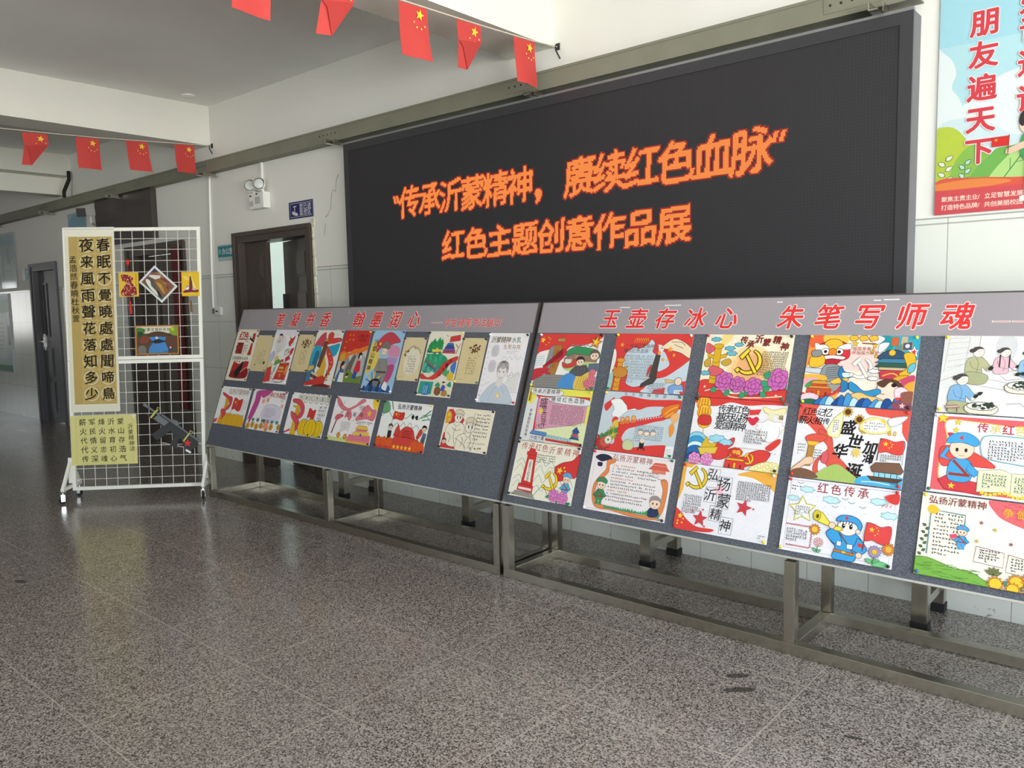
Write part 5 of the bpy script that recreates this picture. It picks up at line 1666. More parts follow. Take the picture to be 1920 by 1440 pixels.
def p17(a):
    a.P('#cf3f44', 4, 6, 14, 4, 30, 30, 36, 18, 42, 28, 38, 44, 28, 40, 10, 40, ol=None).B('#e2a63a', 2, 10, 12, 14, 14, 32, 4, 40, 2, 30)
    a.S('#f0cf3e', 8, 18, 4).S('#f0cf3e', 10, 30, 3)
    a.P('#cf3f44', 52, 54, 60, 44, 62, 66).P('#cf3f44', 4, 62, 16, 58, 24, 76, 34, 82, 40, 60, 44, 74, 60, 90, 62, 98, 2, 98)
    ink = '#3c3a38'
    a.B('#f3ead4', 8, 46, 20, 36, 34, 34, 44, 42, 46, 58, 42, 76, 34, 92, 16, 90, 8, 70, ol=ink, ow=.6)
    a.P('#f3ead4', 22, 32, 34, 30, 34, 40, 28, 44, 22, 40, ol=ink, ow=.5)
    a.B('#f3ead4', 36, 66, 50, 58, 62, 58, 70, 66, 70, 82, 64, 99, 36, 99, 34, 82, ol=ink, ow=.6)
    a.P('#f3ead4', 50, 54, 62, 53, 62, 62, 56, 67, 50, 62, ol=ink, ow=.5)
    for cx, cy, r_ in ((29, 22, 8.5), (57, 41, 10)):
        a.E('#f5eddb', cx, cy, r_, r_ * 1.02, ol=ink, ow=.55)
        a.B('#ddd2b4', cx - r_ * 1.05, cy - r_ * .7, cx - r_ * .8, cy - r_ * 1.9, cx + r_ * .3, cy - r_ * 2.1, cx + r_ * 1.15, cy - r_ * 1.3, cx + r_ * 1.1, cy - r_ * .6, cx, cy - r_ * .9, ol=ink, ow=.55)
        for k in range(7):
            a.L('#4a4846', .5, cx - r_ * .95 + k * r_ * .3, cy - r_ * .75, cx - r_ * .85 + k * r_ * .3, cy - r_ * .2)
        for q in (-.3, .42):
            a.L('#26241f', .7, cx + r_ * (q - .25), cy - r_ * .05, cx + r_ * (q + .2), cy - r_ * .18)
            a.E('#26241f', cx + r_ * q, cy + r_ * .25, r_ * .12, r_ * .2)
        a.L('#8a4a44', .5, cx, cy + r_ * 1.0, cx + r_ * .35, cy + r_ * .95)
        a.L('#6a5c50', .4, cx + r_ * .05, cy + r_ * .5, cx + r_ * .15, cy + r_ * .65)
    for q in ((28, 44, 26, 66, 32, 88), (20, 48, 30, 54, 40, 50), (12, 60, 20, 70, 18, 84), (56, 68, 52, 82, 56, 98), (44, 68, 48, 78, 44, 90), (62, 66, 64, 78, 60, 92), (30, 72, 44, 80, 56, 92)):
        a.L('#4a4846', .55, *q, sm=True)
    a.HEAD(9, 82, 4.4, hair='#5a4a44')
    a.L('#6a665c', .5, 62, 8, 60, 70)
    a.W(66, 8, 97, 74, 8, '#4f4c46', wd=.7, cell=4)
    a.HILLS(58, 94, 80, 3, 6, '#6a665c', .5)
    a.W(64, 86, 92, 94, 1, '#3c3a38', wd=.9, cell=5)
LOW = 'A3 posters in the lower row of the left board'
poster(-5.902, .482, .43, .302, 'white poster with red flag and yellow pumpkins, leftmost in the lower row', p12, '#f2f1f1', 'kk..', 21, group=GB)
poster(-5.438, .484, .45, .308, 'white poster with a magenta scarf and yellow flowers', p13, '#f1eff0', 'kkkk', 22, group=GB)
poster(-4.93, .486, .45, .302, 'poster with circled title characters and three big yellow flowers', p14, '#f2f1f1', 'kkkk', 23, group=GB)
poster(-4.42, .489, .45, .302, 'pink and white poster with a red scarf crossed at the top', p15, '#f2eded', 'kkkk', 24, group=GB)
poster(-3.92, .489, .447, .3, 'white poster with a red monument and green hills', p16, '#f2f2f0', 'kykk', 25, group=GB)
poster(-3.355, .487, .38, .248, 'cream line drawing of two uniformed figures, rightmost in the lower row', p17, '#f3ead4', '.kkk', 26, group=GB)
# --- right board, first column
def a1(a):
    a.R('#f0efec', 0, 0, 100, 100)
    a.B('#d9423c', -2, -4, 102, -4, 94, 10, 70, 22, 52, 24, 44, 34, 30, 28, 6, 34, -2, 40, ol=None)
    a.S(YEL, 5.5, 12, 4.6, rot=.2)
    for x, y in ((14, 7), (17, 10), (16, 17), (12, 21)):
        a.S(YEL, x, y, 1.3)
    for k in range(5):
        a.L('#bcd4e0', 1, 0, 44 + 4 * k, 14, 42 + 4 * k, sm=False)
    a.B('#3c8f5c', 46, 34, 58, 24, 74, 24, 96, 30, 98, 44, 70, 42, 46, 40, ol='#1f5a38')
    a.HILLS(52, 90, 23, 4, 5, '#5a8a9c', .8)
    a.P('#9a7a6a', 46, 44, 60, 36, 78, 38, 98, 42, 96, 52, 70, 50, 46, 52, ol='#5a4a40').R('#b8907a', 62, 38, 74, 46, ol='#5a4a40')
    a.B('#b6cf84', 46, 52, 70, 50, 98, 52, 98, 66, 80, 70, 50, 66).R('#ddd8cf', 48, 46, 58, 54, ol='#7a7068')
    a.P('#b0793a', 27, 22, 38, 20, 42, 36, 36, 76, 26, 74, 24, 40, ol='#5c3a14').P('#8f8f90', 20, 26, 27, 22, 26, 74, 16, 74, ol='#5a5a5c').R('#b88a5a', 30, 8, 42, 15, ol='#5c3a14')
    a.T('#6a4216', '沂蒙红', 33, 34, 6, -.8, dy=13)
    a.B('#c33640', 40, 28, 48, 34, 40, 50, 22, 56, 14, 62, 24, 80, 36, 92, 30, 76, 20, 66, 30, 50, 42, 40, ol='#7d1c26').B('#c33640', 0, 68, 22, 64, 24, 70, 8, 84, 0, 88).B('#c9453c', 44, 52, 54, 56, 66, 44, 70, 50, 62, 60, 48, 62, ol='#7d1c26')
    a.P('#56565a', 58, 70, 66, 58, 82, 56, 90, 70, 88, 76, 60, 76, ol=K).HEAD(72, 50, 6, hair='#3a3030').P('#5f6f86', 86, 54, 104, 52, 106, 66, 86, 70, ol='#34404f').HEAD(92, 38, 6.5, hair='#6a5a50')
    for k in range(5):
        a.L('#7c7c80', .5, 60 + 5 * k, 62, 62 + 5 * k, 75)
    a.P('#8f8c88', 4, 86, 20, 76, 52, 76, 48, 100, 2, 100, ol='#5a5856')
    for k in range(4):
        a.L('#6a6866', .5, 6, 84 + 4 * k, 48, 80 + 5 * k)
    a.B('#4f8fcf', 46, 100, 46, 84, 56, 72, 68, 76, 76, 90, 74, 100).B('#e0bf5a', 70, 100, 70, 78, 78, 76, 88, 68, 96, 74, 94, 100)
    for k in range(6):
        a.L('#b8932e', .8, 72 + 4 * k, 98, 76 + 3.4 * k, 76)
    a.B('#5a9a5c', 88, 100, 92, 84, 102, 76, 102, 100)
    for x, y, r_ in ((95, 82, 6), (88, 88, 5), (96, 92, 6), (98, 70, 5)):
        a.PEONY(min(x, 94), y, r_, '#e88a98', '#a83a54')
    a.S('#e0963a', 91, 15, 9.5, rot=.2, ol='#8a2a14', ow=1).S(YEL, 91, 15, 5, rot=.2)
def a2(a):
    a.P('#e9e45e', 0, 0, 100, 0, 100, 12, 14, 12, 8, 36, 0, 36).R('#e9e45e', 96, 0, 100, 60)
    a.R('#e2e2e0', 0, 30, 18, 98).R('#cf3a38', 14, 12, 98, 17).P('#cf3a38', 17, 12, 20, 12, 22, 92, 19, 92)
    a.R('#c9a23a', 2, 2, 6, 26).L('#8a2a20', 1, 3, 4, 3, 26)
    a.P('#d8a0b4', 18, 20, 96, 22, 96, 60, 62, 68, 22, 78, 20, 60, ol='#9c5a70')
    a.B('#dfe6b4', 30, 80, 60, 70, 80, 64, 97, 60, 97, 98, 30, 92)
    a.T('#3a2430', '盛', 28, 27, 13, bold=.005).T('#3a2430', '世百年', 30, 40, 10, 2, dy=12).T('#3a2430', '1921', 25, 71, 7, 4)
    a.S('#eecb5a', 26, 43, 5, n=8, inner=.5)
    a.W(42, 30, 94, 66, 13, '#5a3a48', wd=.4, cell=2.2)
    a.B('#e9e9ea', 4, 4, 20, -1, 44, 1, 56, 6, 52, 13, 30, 15, 8, 12, ol='#5a5a64').T(K, '传承沂蒙精神', 10, 6.5, 6.8, 7.4, jit=.08, bold=.005)
    a.B('#e9e9ea', 36, 18, 50, 13, 80, 14, 98, 18, 98, 27, 70, 28, 40, 25, ol='#5a5a64').T(K, '赓续红色血脉', 42, 19.5, 7.4, 9, jit=.08, bold=.005, slope=-.03)
    a.T(K, '梦想起航民族魂', 10, 44, 4.6, -.2, dy=7.5)
    a.L('#5a7fb4', .7, 40, 86, 56, 88, 80, 90).P('#35589c', 80, 74, 86, 66, 92, 76, ol=K)
    for k, w_ in enumerate((5, 6.4, 7.8)):
        a.P('#35589c' if k % 2 == 0 else '#c9506a', 86 - w_ * .6, 74 + 5 * k, 86 + w_ * .6, 75 + 5 * k, 86 + w_, 79 + 5 * k, 86 - w_, 78 + 5 * k, ol=K, ow=.4)
    for k in range(8):
        a.E('#a8cfdc', 44 + 5 * k, 88 + k * .5, 2.2, ol='#5a8fa4', ow=.4)
    a.P('#5a8fc4', 15, 86, 18, 80, 42, 82, 42, 88, ol='#2a4a7a').P('#e9e9ea', 17, 87, 41, 89, 40, 99, 17, 98, ol='#2a4a7a').T('#2a3a5a', '中国力量', 20.5, 93, 5.4, 5.6, bold=.01)
    a.P('#cf3a38', 42, 92, 99, 96, 99, 100, 42, 96).W(76, 92, 96, 97, 1, K, wd=.6)
def a3(a):
    for y, c in ((40, '#8a9488'), (54, '#9aa49a'), (70, '#8a9a90'), (84, '#a4aca4')):
        a.HILLS(4, 98, y, 14, 6, c, .6)
    a.L('#4a9a6a', .8, 40, 96, 52, 76, 64, 92, sm=True).L('#4a9a6a', .7, 62, 42, 78, 30, 90, 40, sm=True)
    a.T('#b03a38', '传承红色', 12, 9, 10, 11, jit=.06, shear=.1).T('#b03a38', '沂蒙精神', 56, 11, 9.6, 12.2, jit=.06, shear=.1)
    a.W(30, 20, 64, 36, 4, '#4a4848', wd=.6, cell=2.6)
    a.P('#d33a38', 20, 22, 33, 22, 37, 90, 17, 88, ol='#7d1c1c').P('#d33a38', 18, 18, 34, 18, 34, 24, 18, 24, ol='#7d1c1c').P('#d33a38', 14, 76, 38, 78, 38, 90, 13, 88, ol='#7d1c1c').P('#d33a38', 22, 12, 30, 12, 32, 18, 20, 18).P('#f2efe2', 23, 32, 30, 32, 32, 72, 22, 70)
    a.T('#2a2220', '沂蒙烈士纪念塔', 26.5, 36, 4.6, 0, dy=5.4)
    a.P('#a8a49a', 10, 90, 38, 90, 44, 99, 6, 97, ol='#6a665c')
    for k in range(3):
        a.L('#6a665c', .5, 10, 91 + 2.4 * k, 40, 92 + 2.4 * k)
    a.P('#f2dfe0', 15, 82, 36, 83, 36, 87, 15, 86)
    a.B('#d33a38', 66, 40, 76, 30, 90, 24, 100, 12, 100, 50, 90, 54, 82, 60, 72, 62, 68, 52, ol='#7d1c1c')
    a.S(YEL, 74, 44, 5, rot=.3).S(YEL, 80, 38, 1.8).S(YEL, 82, 44, 1.8).S(YEL, 81, 51, 1.8)
    a.EMBLEM(62, 64, 12.5, '#f0cf2e')
    a.KID(87, 57, 5.4, '#5aa8d4', '#5aa8d4', None)
    a.PEONY(72, 88, 8, '#df8ac8', '#8d2f70').PEONY(86, 90, 8, '#df8ac8', '#8d2f70').LEAF(66, 90, R_(160), 6).LEAF(92, 96, R_(40), 6).LEAF(78, 96, R_(80), 5)
    a.W(3, 94, 12, 98, 1, '#5a5858', wd=.5)
# --- second column
def b1(a):
    a.R('#d9413c', 0, 0, 100, 100)
    a.B('#c5d4de', 16, 40, 20, 30, 28, 24, 34, 26, 44, 18, 48, 10, 54, 18, 52, 30, 58, 36, 66, 46, 64, 60, 58, 68, 50, 84, 36, 92, 24, 86, 24, 72, 16, 60, ol='#7d2a34')
    a.B('#c5d4de', 50, 92, 58, 78, 74, 72, 90, 56, 102, 44, 102, 74, 90, 82, 92, 100, 48, 100)
    a.P('#d9413c', 84, 86, 96, 78, 102, 80, 102, 100, 88, 100).P('#d9413c', 62, 94, 76, 90, 76, 100, 60, 100)
    a.B('#c5d4de', 60, 36, 66, 30, 72, 40, 76, 52, 70, 60, 62, 62)
    a.T('#3a3a44', '“传承沂蒙精神', 18, 22, 5.4, 5.4, jit=.05).T('#3a3a44', '赓续红色血脉”', 16, 30, 5.4, 5.6, jit=.05)
    a.W(17, 36, 56, 84, 10, '#5a6068', wd=.4, cell=2.2, under='#7a868e')
    a.W(54, 82, 76, 98, 4, '#5a6068', wd=.4, cell=2.2, under='#7a868e')
    a.P('#4a4440', 57, 36, 63, 36, 62, 74, 53, 74, ol='#1c1a18').P('#4a4440', 44, 86, 56, 74, 64, 74, 60, 84, 44, 92, ol='#1c1a18')
    a.B('#b8484a', 50, 74, 50, 60, 54, 52, 54, 62).L('#b8484a', 1.2, 60, 32, 54, 24, 54, 14, sm=True)
    a.P('#e6e6e4', 58, 18, 68, 22, 64, 32, 60, 30).E('#f0a03a', 61, 32, 2)
    a.B('#efdcbc', 62, 24, 74, 10, 84, 10, 100, 24, 100, 40, 88, 32, 76, 28, 66, 25, ol='#6a4a34').L('#6a4a34', .6, 74, 14, 86, 14, 92, 20, sm=True).L('#6a4a34', .6, 78, 18, 90, 24)
    for x, y, r_ in ((74, 26, 4), (80, 36, 2.6), (10, 20, 3.4), (67, 44, 3), (73, 44, 2)):
        a.S('#f0a53a', x, y, r_)
    for k in range(6):
        a.L('#e8963a', .8, 26 + 3 * k, 16, 28 + 3 * k, 8, 30 + 3 * k, 14, sm=True)
    a.PILLAR(12, 50, 100, 9, '#e09a34', '#7a4a14').B('#c98a3a', 4, 66, 12, 58, 24, 66, 20, 76, 8, 76, ol='#7a4a14')
    a.B('#9fc8bf', 0, 64, 5, 72, 6, 90, 4, 100, 0, 100).B('#e8e4e4', 0, 30, 4, 34, 5, 50, 3, 64, 0, 70)
    a.B('#7da4d4', 80, 90, 86, 84, 96, 84, 98, 98, 84, 100, ol='#3a5a8a').E(SKN, 91, 79, 4.4, ol='#5a4636').P('#d9c07a', 74, 76, 86, 78, 86, 81, 76, 82, ol='#7a6424')
    a.R('#ecebea', 88, 93, 98, 99).W(89, 94, 97, 98, 1, '#5a5858')
def b2(a):
    a.R('#c5d2da', 0, 0, 100, 100)
    a.T('#4a4448', '今天精神传承', 28, 3.6, 4.6, 10, jit=.06)
    a.B('#d9413c', 20, 12, 30, 6, 60, 10, 100, 8, 100, 22, 78, 20, 60, 22, 48, 28, 34, 24, 22, 18)
    a.B('#d9413c', 20, 62, 26, 50, 40, 46, 60, 40, 76, 34, 82, 22, 88, 26, 84, 40, 70, 46, 54, 54, 40, 60, 34, 70, 34, 80, 46, 90, 70, 84, 92, 82, 92, 100, 40, 100, 14, 100, 10, 90, 24, 86)
    for k in range(18):
        a.P('#c5d2da', 36 + 3.2 * k, 50 - 1.0 * k, 38 + 3.2 * k, 50 - 1 * k, 37 + 3.2 * k, 46 - 1 * k)
    a.B('#d9413c', 2, 24, 10, 14, 14, 10, 12, 24, 6, 34)
    a.B('#eef0f0', 10, 16, 22, 12, 32, 22, 46, 28, 34, 32, 24, 44, 14, 40, 16, 28, ol='#8a9298').P('#d9413c', 30, 16, 44, 26, 34, 30)
    a.B('#d9413c', 16, 48, 20, 42, 24, 46, 20, 58)
    for x, y in ((22, 52), (30, 46), (36, 44), (44, 42)):
        a.E('#e9a56a', x, y, 2.6, ol='#8a4a20').P('#d97a3a', x - 3, y + 3, x + 3, y + 3, x + 3, y + 8, x - 3, y + 8)
    a.B('#e07a2e', 78, 24, 88, 16, 98, 14, 96, 26, 88, 38, 80, 36, ol='#9a3a14').L('#f4c04a', 1, 82, 32, 88, 24, 96, 18, sm=True).L('#f4c04a', 1, 84, 36, 92, 28, sm=True).B('#e8b27a', 90, 34, 98, 28, 99, 40, 94, 46)
    a.W(48, 52, 86, 80, 8, '#8e9aa0', wd=.5, cell=2.4)
    for k in range(3):
        a.HEAD(56 + 8 * k, 64 + (k % 2), 3.4, hair='#8f9aa2', eyes=False)
    a.B('#e8963a', 90, 52, 94, 46, 97, 56, 93, 68)
    a.E('#2a2626', 60, 84, 3, 5).E(SKN, 60, 78, 2.6).L('#2a2626', 1.2, 58, 88, 56, 94).L('#2a2626', 1.2, 62, 88, 65, 93)
    a.B('#d8c04a', 18, 52, 24, 48, 26, 62, 20, 66).FLOWER(20, 70, 8, '#9aa84a', '#c8c04a', 9)
    for k in range(3):
        a.FLOWER(8 + 4 * k, 88 - 3 * k, 12 - 3 * k, ('#b23434', '#cf5a4a', '#e8e0d0')[k], '#5a8a3a', 14, '#6a1c1c', .2)
    a.B('#c8cfa0', 36, 84, 42, 78, 50, 84, 48, 94, 38, 94, ol='#8a8a5a')
    for k in range(4):
        a.LEAF(4 + 6 * k, 82 - 4 * k, R_(-60), 8, '#4a8a4a')
    a.R('#e9ecec', 90, 82, 100, 100).W(91, 86, 99, 96, 3, '#8a9298')
def b3(a):
    a.L('#d8a8a8', .4, 4, 3, 97, 4, 97, 96, 4, 97, 4, 3)
    a.B('#2e3044', 4, 12, 10, 6, 20, 6, 26, 12, 18, 16, 12, 18).B('#2e3044', 8, 20, 14, 20, 14, 26, 9, 26)
    a.T('#9c4a3c', '弘扬沂蒙精神', 30, 9, 7.4, 8.2, jit=.05, bold=.004)
    q = [20, 16, 26, 12, 30, 12, 30, 17, 24, 22, 24, 34, 18, 46, 12, 58, 13, 76, 22, 88, 40, 90, 66, 94, 84, 92, 90, 82, 92, 66, 92, 50, 88, 36, 94, 34, 97, 44, 97, 70, 94, 90, 86, 98, 60, 99, 36, 95, 16, 94, 9, 80, 8, 58, 14, 42, 20, 30]
    a.B('#e08a52', *q, ol='#b05a2a')
    for r_ in range(12):
        c = '#d8743a' if r_ in (0, 4, 8) else '#5a5658'
        a.W(28 - (r_ > 5) * 2, 19 + r_ * 5.2, (56 if r_ in (0, 4, 8) else 84) - max(0, r_ - 7) * 3, 24 + r_ * 5.2, 1, c, wd=.5, cell=2.5)
    a.P('#d8614a', 76, 14, 92, 14, 96, 20, 72, 20, ol='#a83a2a').P('#d8614a', 78, 9, 90, 9, 93, 13, 75, 13).R('#e0806a', 76, 20, 92, 26)
    a.L('#8a7a6a', .6, 66, 34, 66, 26, 72, 26, 72, 30, 78, 30, 78, 26, 84, 26, 84, 34, 94, 36)
    a.KID(18, 56, 5.4, '#3c8f5c', '#3c8f5c', '#3c8f5c')
    a.B('#3c9a5c', 76, 88, 84, 82, 92, 86, 92, 94, 78, 93)
    a.B('#2c3a5c', 80, 82, 88, 78, 92, 88, 88, 94, 80, 94).HEAD(86, 72, 6.5, hair='#9a8f8c')
    grass(a, 26, 76, 93, 18, '#3c9a6c', 6)
    a.W(90, 94, 99, 99, 2, '#5a5658', wd=.5)
# --- third column
def c1(a):
    a.B('#f2d58a', 20, -2, 32, -2, 26, 14, 18, 18)
    for k, c in enumerate(('#f3d9a0', '#f5c98a', '#f0b47a')):
        a.E(c, 56, 52, 26 - 5 * k, 26 - 5 * k)
    a.B('#d9413c', -2, 78, 10, 72, 24, 82, 34, 92, 60, 92, 80, 86, 102, 82, 102, 102, -2, 102, ol='#7d1c1c')
    a.L('#f2e2c0', 1.2, 8, 90, 24, 86, 40, 97, 70, 96, 96, 92, sm=True)
    a.PILLAR(16, 22, 78, 10, '#dcae2a')
    a.B('#d9606a', 2, 14, 12, 22, 8, 30, 2, 28, ol='#7d1c1c').B('#d9606a', 12, 50, 26, 56, 26, 64, 14, 66, 8, 60, ol='#7d1c1c')
    for x, y in ((12, 8), (30, 22), (33, 30), (5, 62)):
        a.CLOUD(x, y, 6, '#6ab8cc', '#1f4f5c')
    a.B('#c9a23a', 22, 44, 30, 38, 34, 44, 28, 50, ol='#5c430c').B('#c9a23a', 2, 44, 8, 38, 10, 50, 4, 52, ol='#5c430c')
    cs = '传承沂蒙精神'
    for ch, x, y in zip(cs, (45, 53, 62, 71, 82, 91), (9, 15, 7, 12, 8, 18)):
        a.T('#7c2a24', ch, x, y, 9, bold=.035, jit=.1, shear=.1)
    a.CLOUD(40, 16, 5, '#6ab8cc', '#1f4f5c')
    for r_ in range(11):
        a.W(68 - r_ * .3, 25 + r_ * 3.4, 97, 28 + r_ * 3.4, 1, '#6a5a44', wd=.45, cell=2.2, under='#a8936a')
    a.EMBLEM(54, 42, 15.5, '#f2d23a', '#3a2c10', 1)
    for x, y, r_ in ((30, 74, 11), (46, 78, 9), (64, 80, 10), (90, 68, 12)):
        a.LEAF(x + 8, y + 8, R_(30), 9, '#3c9a6c', .4).LEAF(x - 8, y + 10, R_(140), 9, '#3c9a6c', .4)
        a.PEONY(x, y, r_, '#cc6ab4', '#5c1c4c')
    a.LEAF(76, 68, R_(-70), 10, '#3c9a6c', .4).LEAF(80, 78, R_(-150), 10, '#3c9a6c', .4)
    a.S('#f2e2c0', 90, 92, 2).S('#f2e2c0', 8, 84, 2)
def c2(a):
    a.B('#d9413c', -2, -2, 102, -2, 102, 4, 80, 5, 58, 8, 40, 5, 24, 12, 4, 10)
    for k in range(3):
        y = 9 + 13 * k
        a.E('#eebc34', 10 + 2 * k, y, 8, ol='#8a3a14')
        for d in (-5, -2, 1, 4):
            a.L('#c9402c', .8, 10 + 2 * k + d, y - 7, 10 + 2 * k + d * 1.2, y + 7)
    a.E('#cf3a34', 14, 34, 8, 6, ol='#8a1c14').L('#eebc34', 1, 14, 42, 15, 56)
    for i, tx in enumerate(('传承红色', '基因弘扬', '爱国精神')):
        a.T('#1c1a1c', tx, 32 - i * .6, 15 + i * 12.5, 9 + (i == 1) * .6, 8.4, bold=.01, jit=.06, shear=.1)
    a.P('#d9413c', 62, 14, 74, 12, 72, 20, 62, 22).L('#8a2a20', .7, 62, 12, 60, 28)
    a.B('#d9304a', 66, 36, 61, 28, 63, 24, 66, 26, 70, 23, 73, 27, 70, 34)
    a.B('#f4e8b0', 76, 8, 86, 12, 98, 8, 98, 16, 86, 18, 78, 16, ol='#c9a23a').R('#ece6c2', 82, 14, 88, 26).R('#ece6c2', 92, 16, 98, 26).T('#5a3a20', '福', 95, 22, 5, bold=.02)
    a.CLOUD(86, 36, 15, '#f1f1f2', '#c9a28a').E('#f1f1f2', 86, 44, 10, ol='#c9a28a').E('#f1f1f2', 86, 42, 9.4)
    a.W(60, 42, 84, 62, 5, '#5a5658', wd=.5, cell=2.4, under='#8a868a').L('#8a868a', .4, 56, 70, 84, 70)
    a.B('#d9413c', 30, 66, 42, 62, 50, 56, 50, 66, 44, 74, 54, 70, 48, 82, 38, 90, 26, 88, 26, 78, ol='#8a1c1c').B('#d9413c', 84, 66, 96, 52, 98, 58, 90, 70)
    a.B('#d9413c', 58, 92, 66, 78, 80, 70, 90, 74, 84, 88, 70, 94, 60, 99, ol='#8a1c1c').EMBLEM(68, 84, 6, '#f2d23a', '#8a5a14', .4)
    for k, (y, c) in enumerate(((54, '#8fd0e4'), (60, '#3a9ccc'), (68, '#d8f0f4'), (74, '#2a6aac'), (84, '#2a4a8c'))):
        a.B(c, -2, y + 8, 4, y, 12, y - 1, 18, y + 4, 22, y + 10, 10, y + 14, -2, y + 14, ol='#1f4a6a')
    a.CLOUD(32, 60, 9, '#9fd8e8', '#3a8aa8').CLOUD(42, 64, 7, '#9fd8e8', '#3a8aa8')
    a.P('#d9b838', 14, 82, 16, 68, 20, 58, 24, 68, 32, 66, 30, 80, ol='#8a6a1a').P('#e2c44a', 12, 76, 34, 72, 32, 82, 16, 86, ol='#8a6a1a')
    a.PEONY(10, 93, 7, '#e6a0cc', '#a83a8c').PEONY(24, 92, 7, '#e6a0cc', '#a83a8c')
    a.GATE(44, 78, 22, 22, '#d9413c', '#eebc34').T('#8a1c1c', '中国', 52, 76, 5, bold=.03)
    a.B('#cf3a34', 48, 76, 56, 70, 62, 76, 58, 82, 50, 82).T('#f0d04a', '中国', 53, 77, 4.4, bold=.03)
    a.B('#efe8a8', 72, 100, 76, 92, 88, 86, 100, 88, 100, 100, ol='#c9b84a')
    for k in range(8):
        a.E('#f6f0c4', 78 + 2.8 * k, 96 - (k % 3) * 3, 1.8, ol='#c9b84a', ow=.4)
    a.W(88, 72, 97, 76, 1, '#5a5658')
def c3(a):
    a.B('#efb04a', -2, -2, 14, -2, 8, 10, 4, 40, -2, 60).B('#efb04a', 60, 8, 80, -2, 102, -2, 102, 26, 94, 20, 76, 10)
    a.R('#e9e9ee', 4, 6, 58, 90)
    a.EMBLEM(17, 20, 12.5, '#e8c83a', '#7a6420', .8)
    for x0, y0, x1, y1 in ((29, 4, 42, 22), (41, 14, 56, 38), (29, 32, 42, 54), (42, 38, 56, 60), (37, 58, 50, 80), (50, 72, 63, 96)):
        a.L('#8a868a', .6, x0, y0, x1, y0, x1, y1, x0, y1, x0, y0)
    a.S('#f0c0c4', 44, 34, 8)
    for ch, x, y, s_ in (('弘', 35, 13, 12), ('扬', 48, 25, 14), ('沂', 35, 43, 13), ('蒙', 50, 49, 15), ('精', 44, 70, 12), ('神', 56, 84, 12)):
        a.T('#3a3438', ch, x, y, s_, bold=.008, jit=.04, shear=.08)
    a.W(6, 46, 28, 74, 7, '#5a5658', wd=.45, cell=2.3, under='#8a868a')
    a.W(62, 16, 98, 44, 8, '#5a5658', wd=.45, cell=2.3, under='#8a868a')
    a.S('#cf4048', 28, 80, 8.5, ol='#7d1c24').S('#cf4048', 72, 54, 8.5, rot=.2, ol='#7d1c24')
    for x, y, r_ in ((19, 70, 1.6), (30, 66, 1.6), (12, 74, 1.2), (82, 54, 1.6), (34, 90, 1.6)):
        a.S('#cf4048', x, y, r_)
    a.B('#d9413c', -2, 70, 6, 74, 14, 84, 26, 92, 44, 92, 40, 97, 20, 100, -2, 102)
    for x, y, r_ in ((6, 80, 3.4), (4, 88, 1.4), (10, 84, 1.4), (9, 90, 1.4), (4, 92, 1.4)):
        a.S(YEL, x, y, r_)
    a.W(90, 88, 98, 94, 2, '#5a5658')
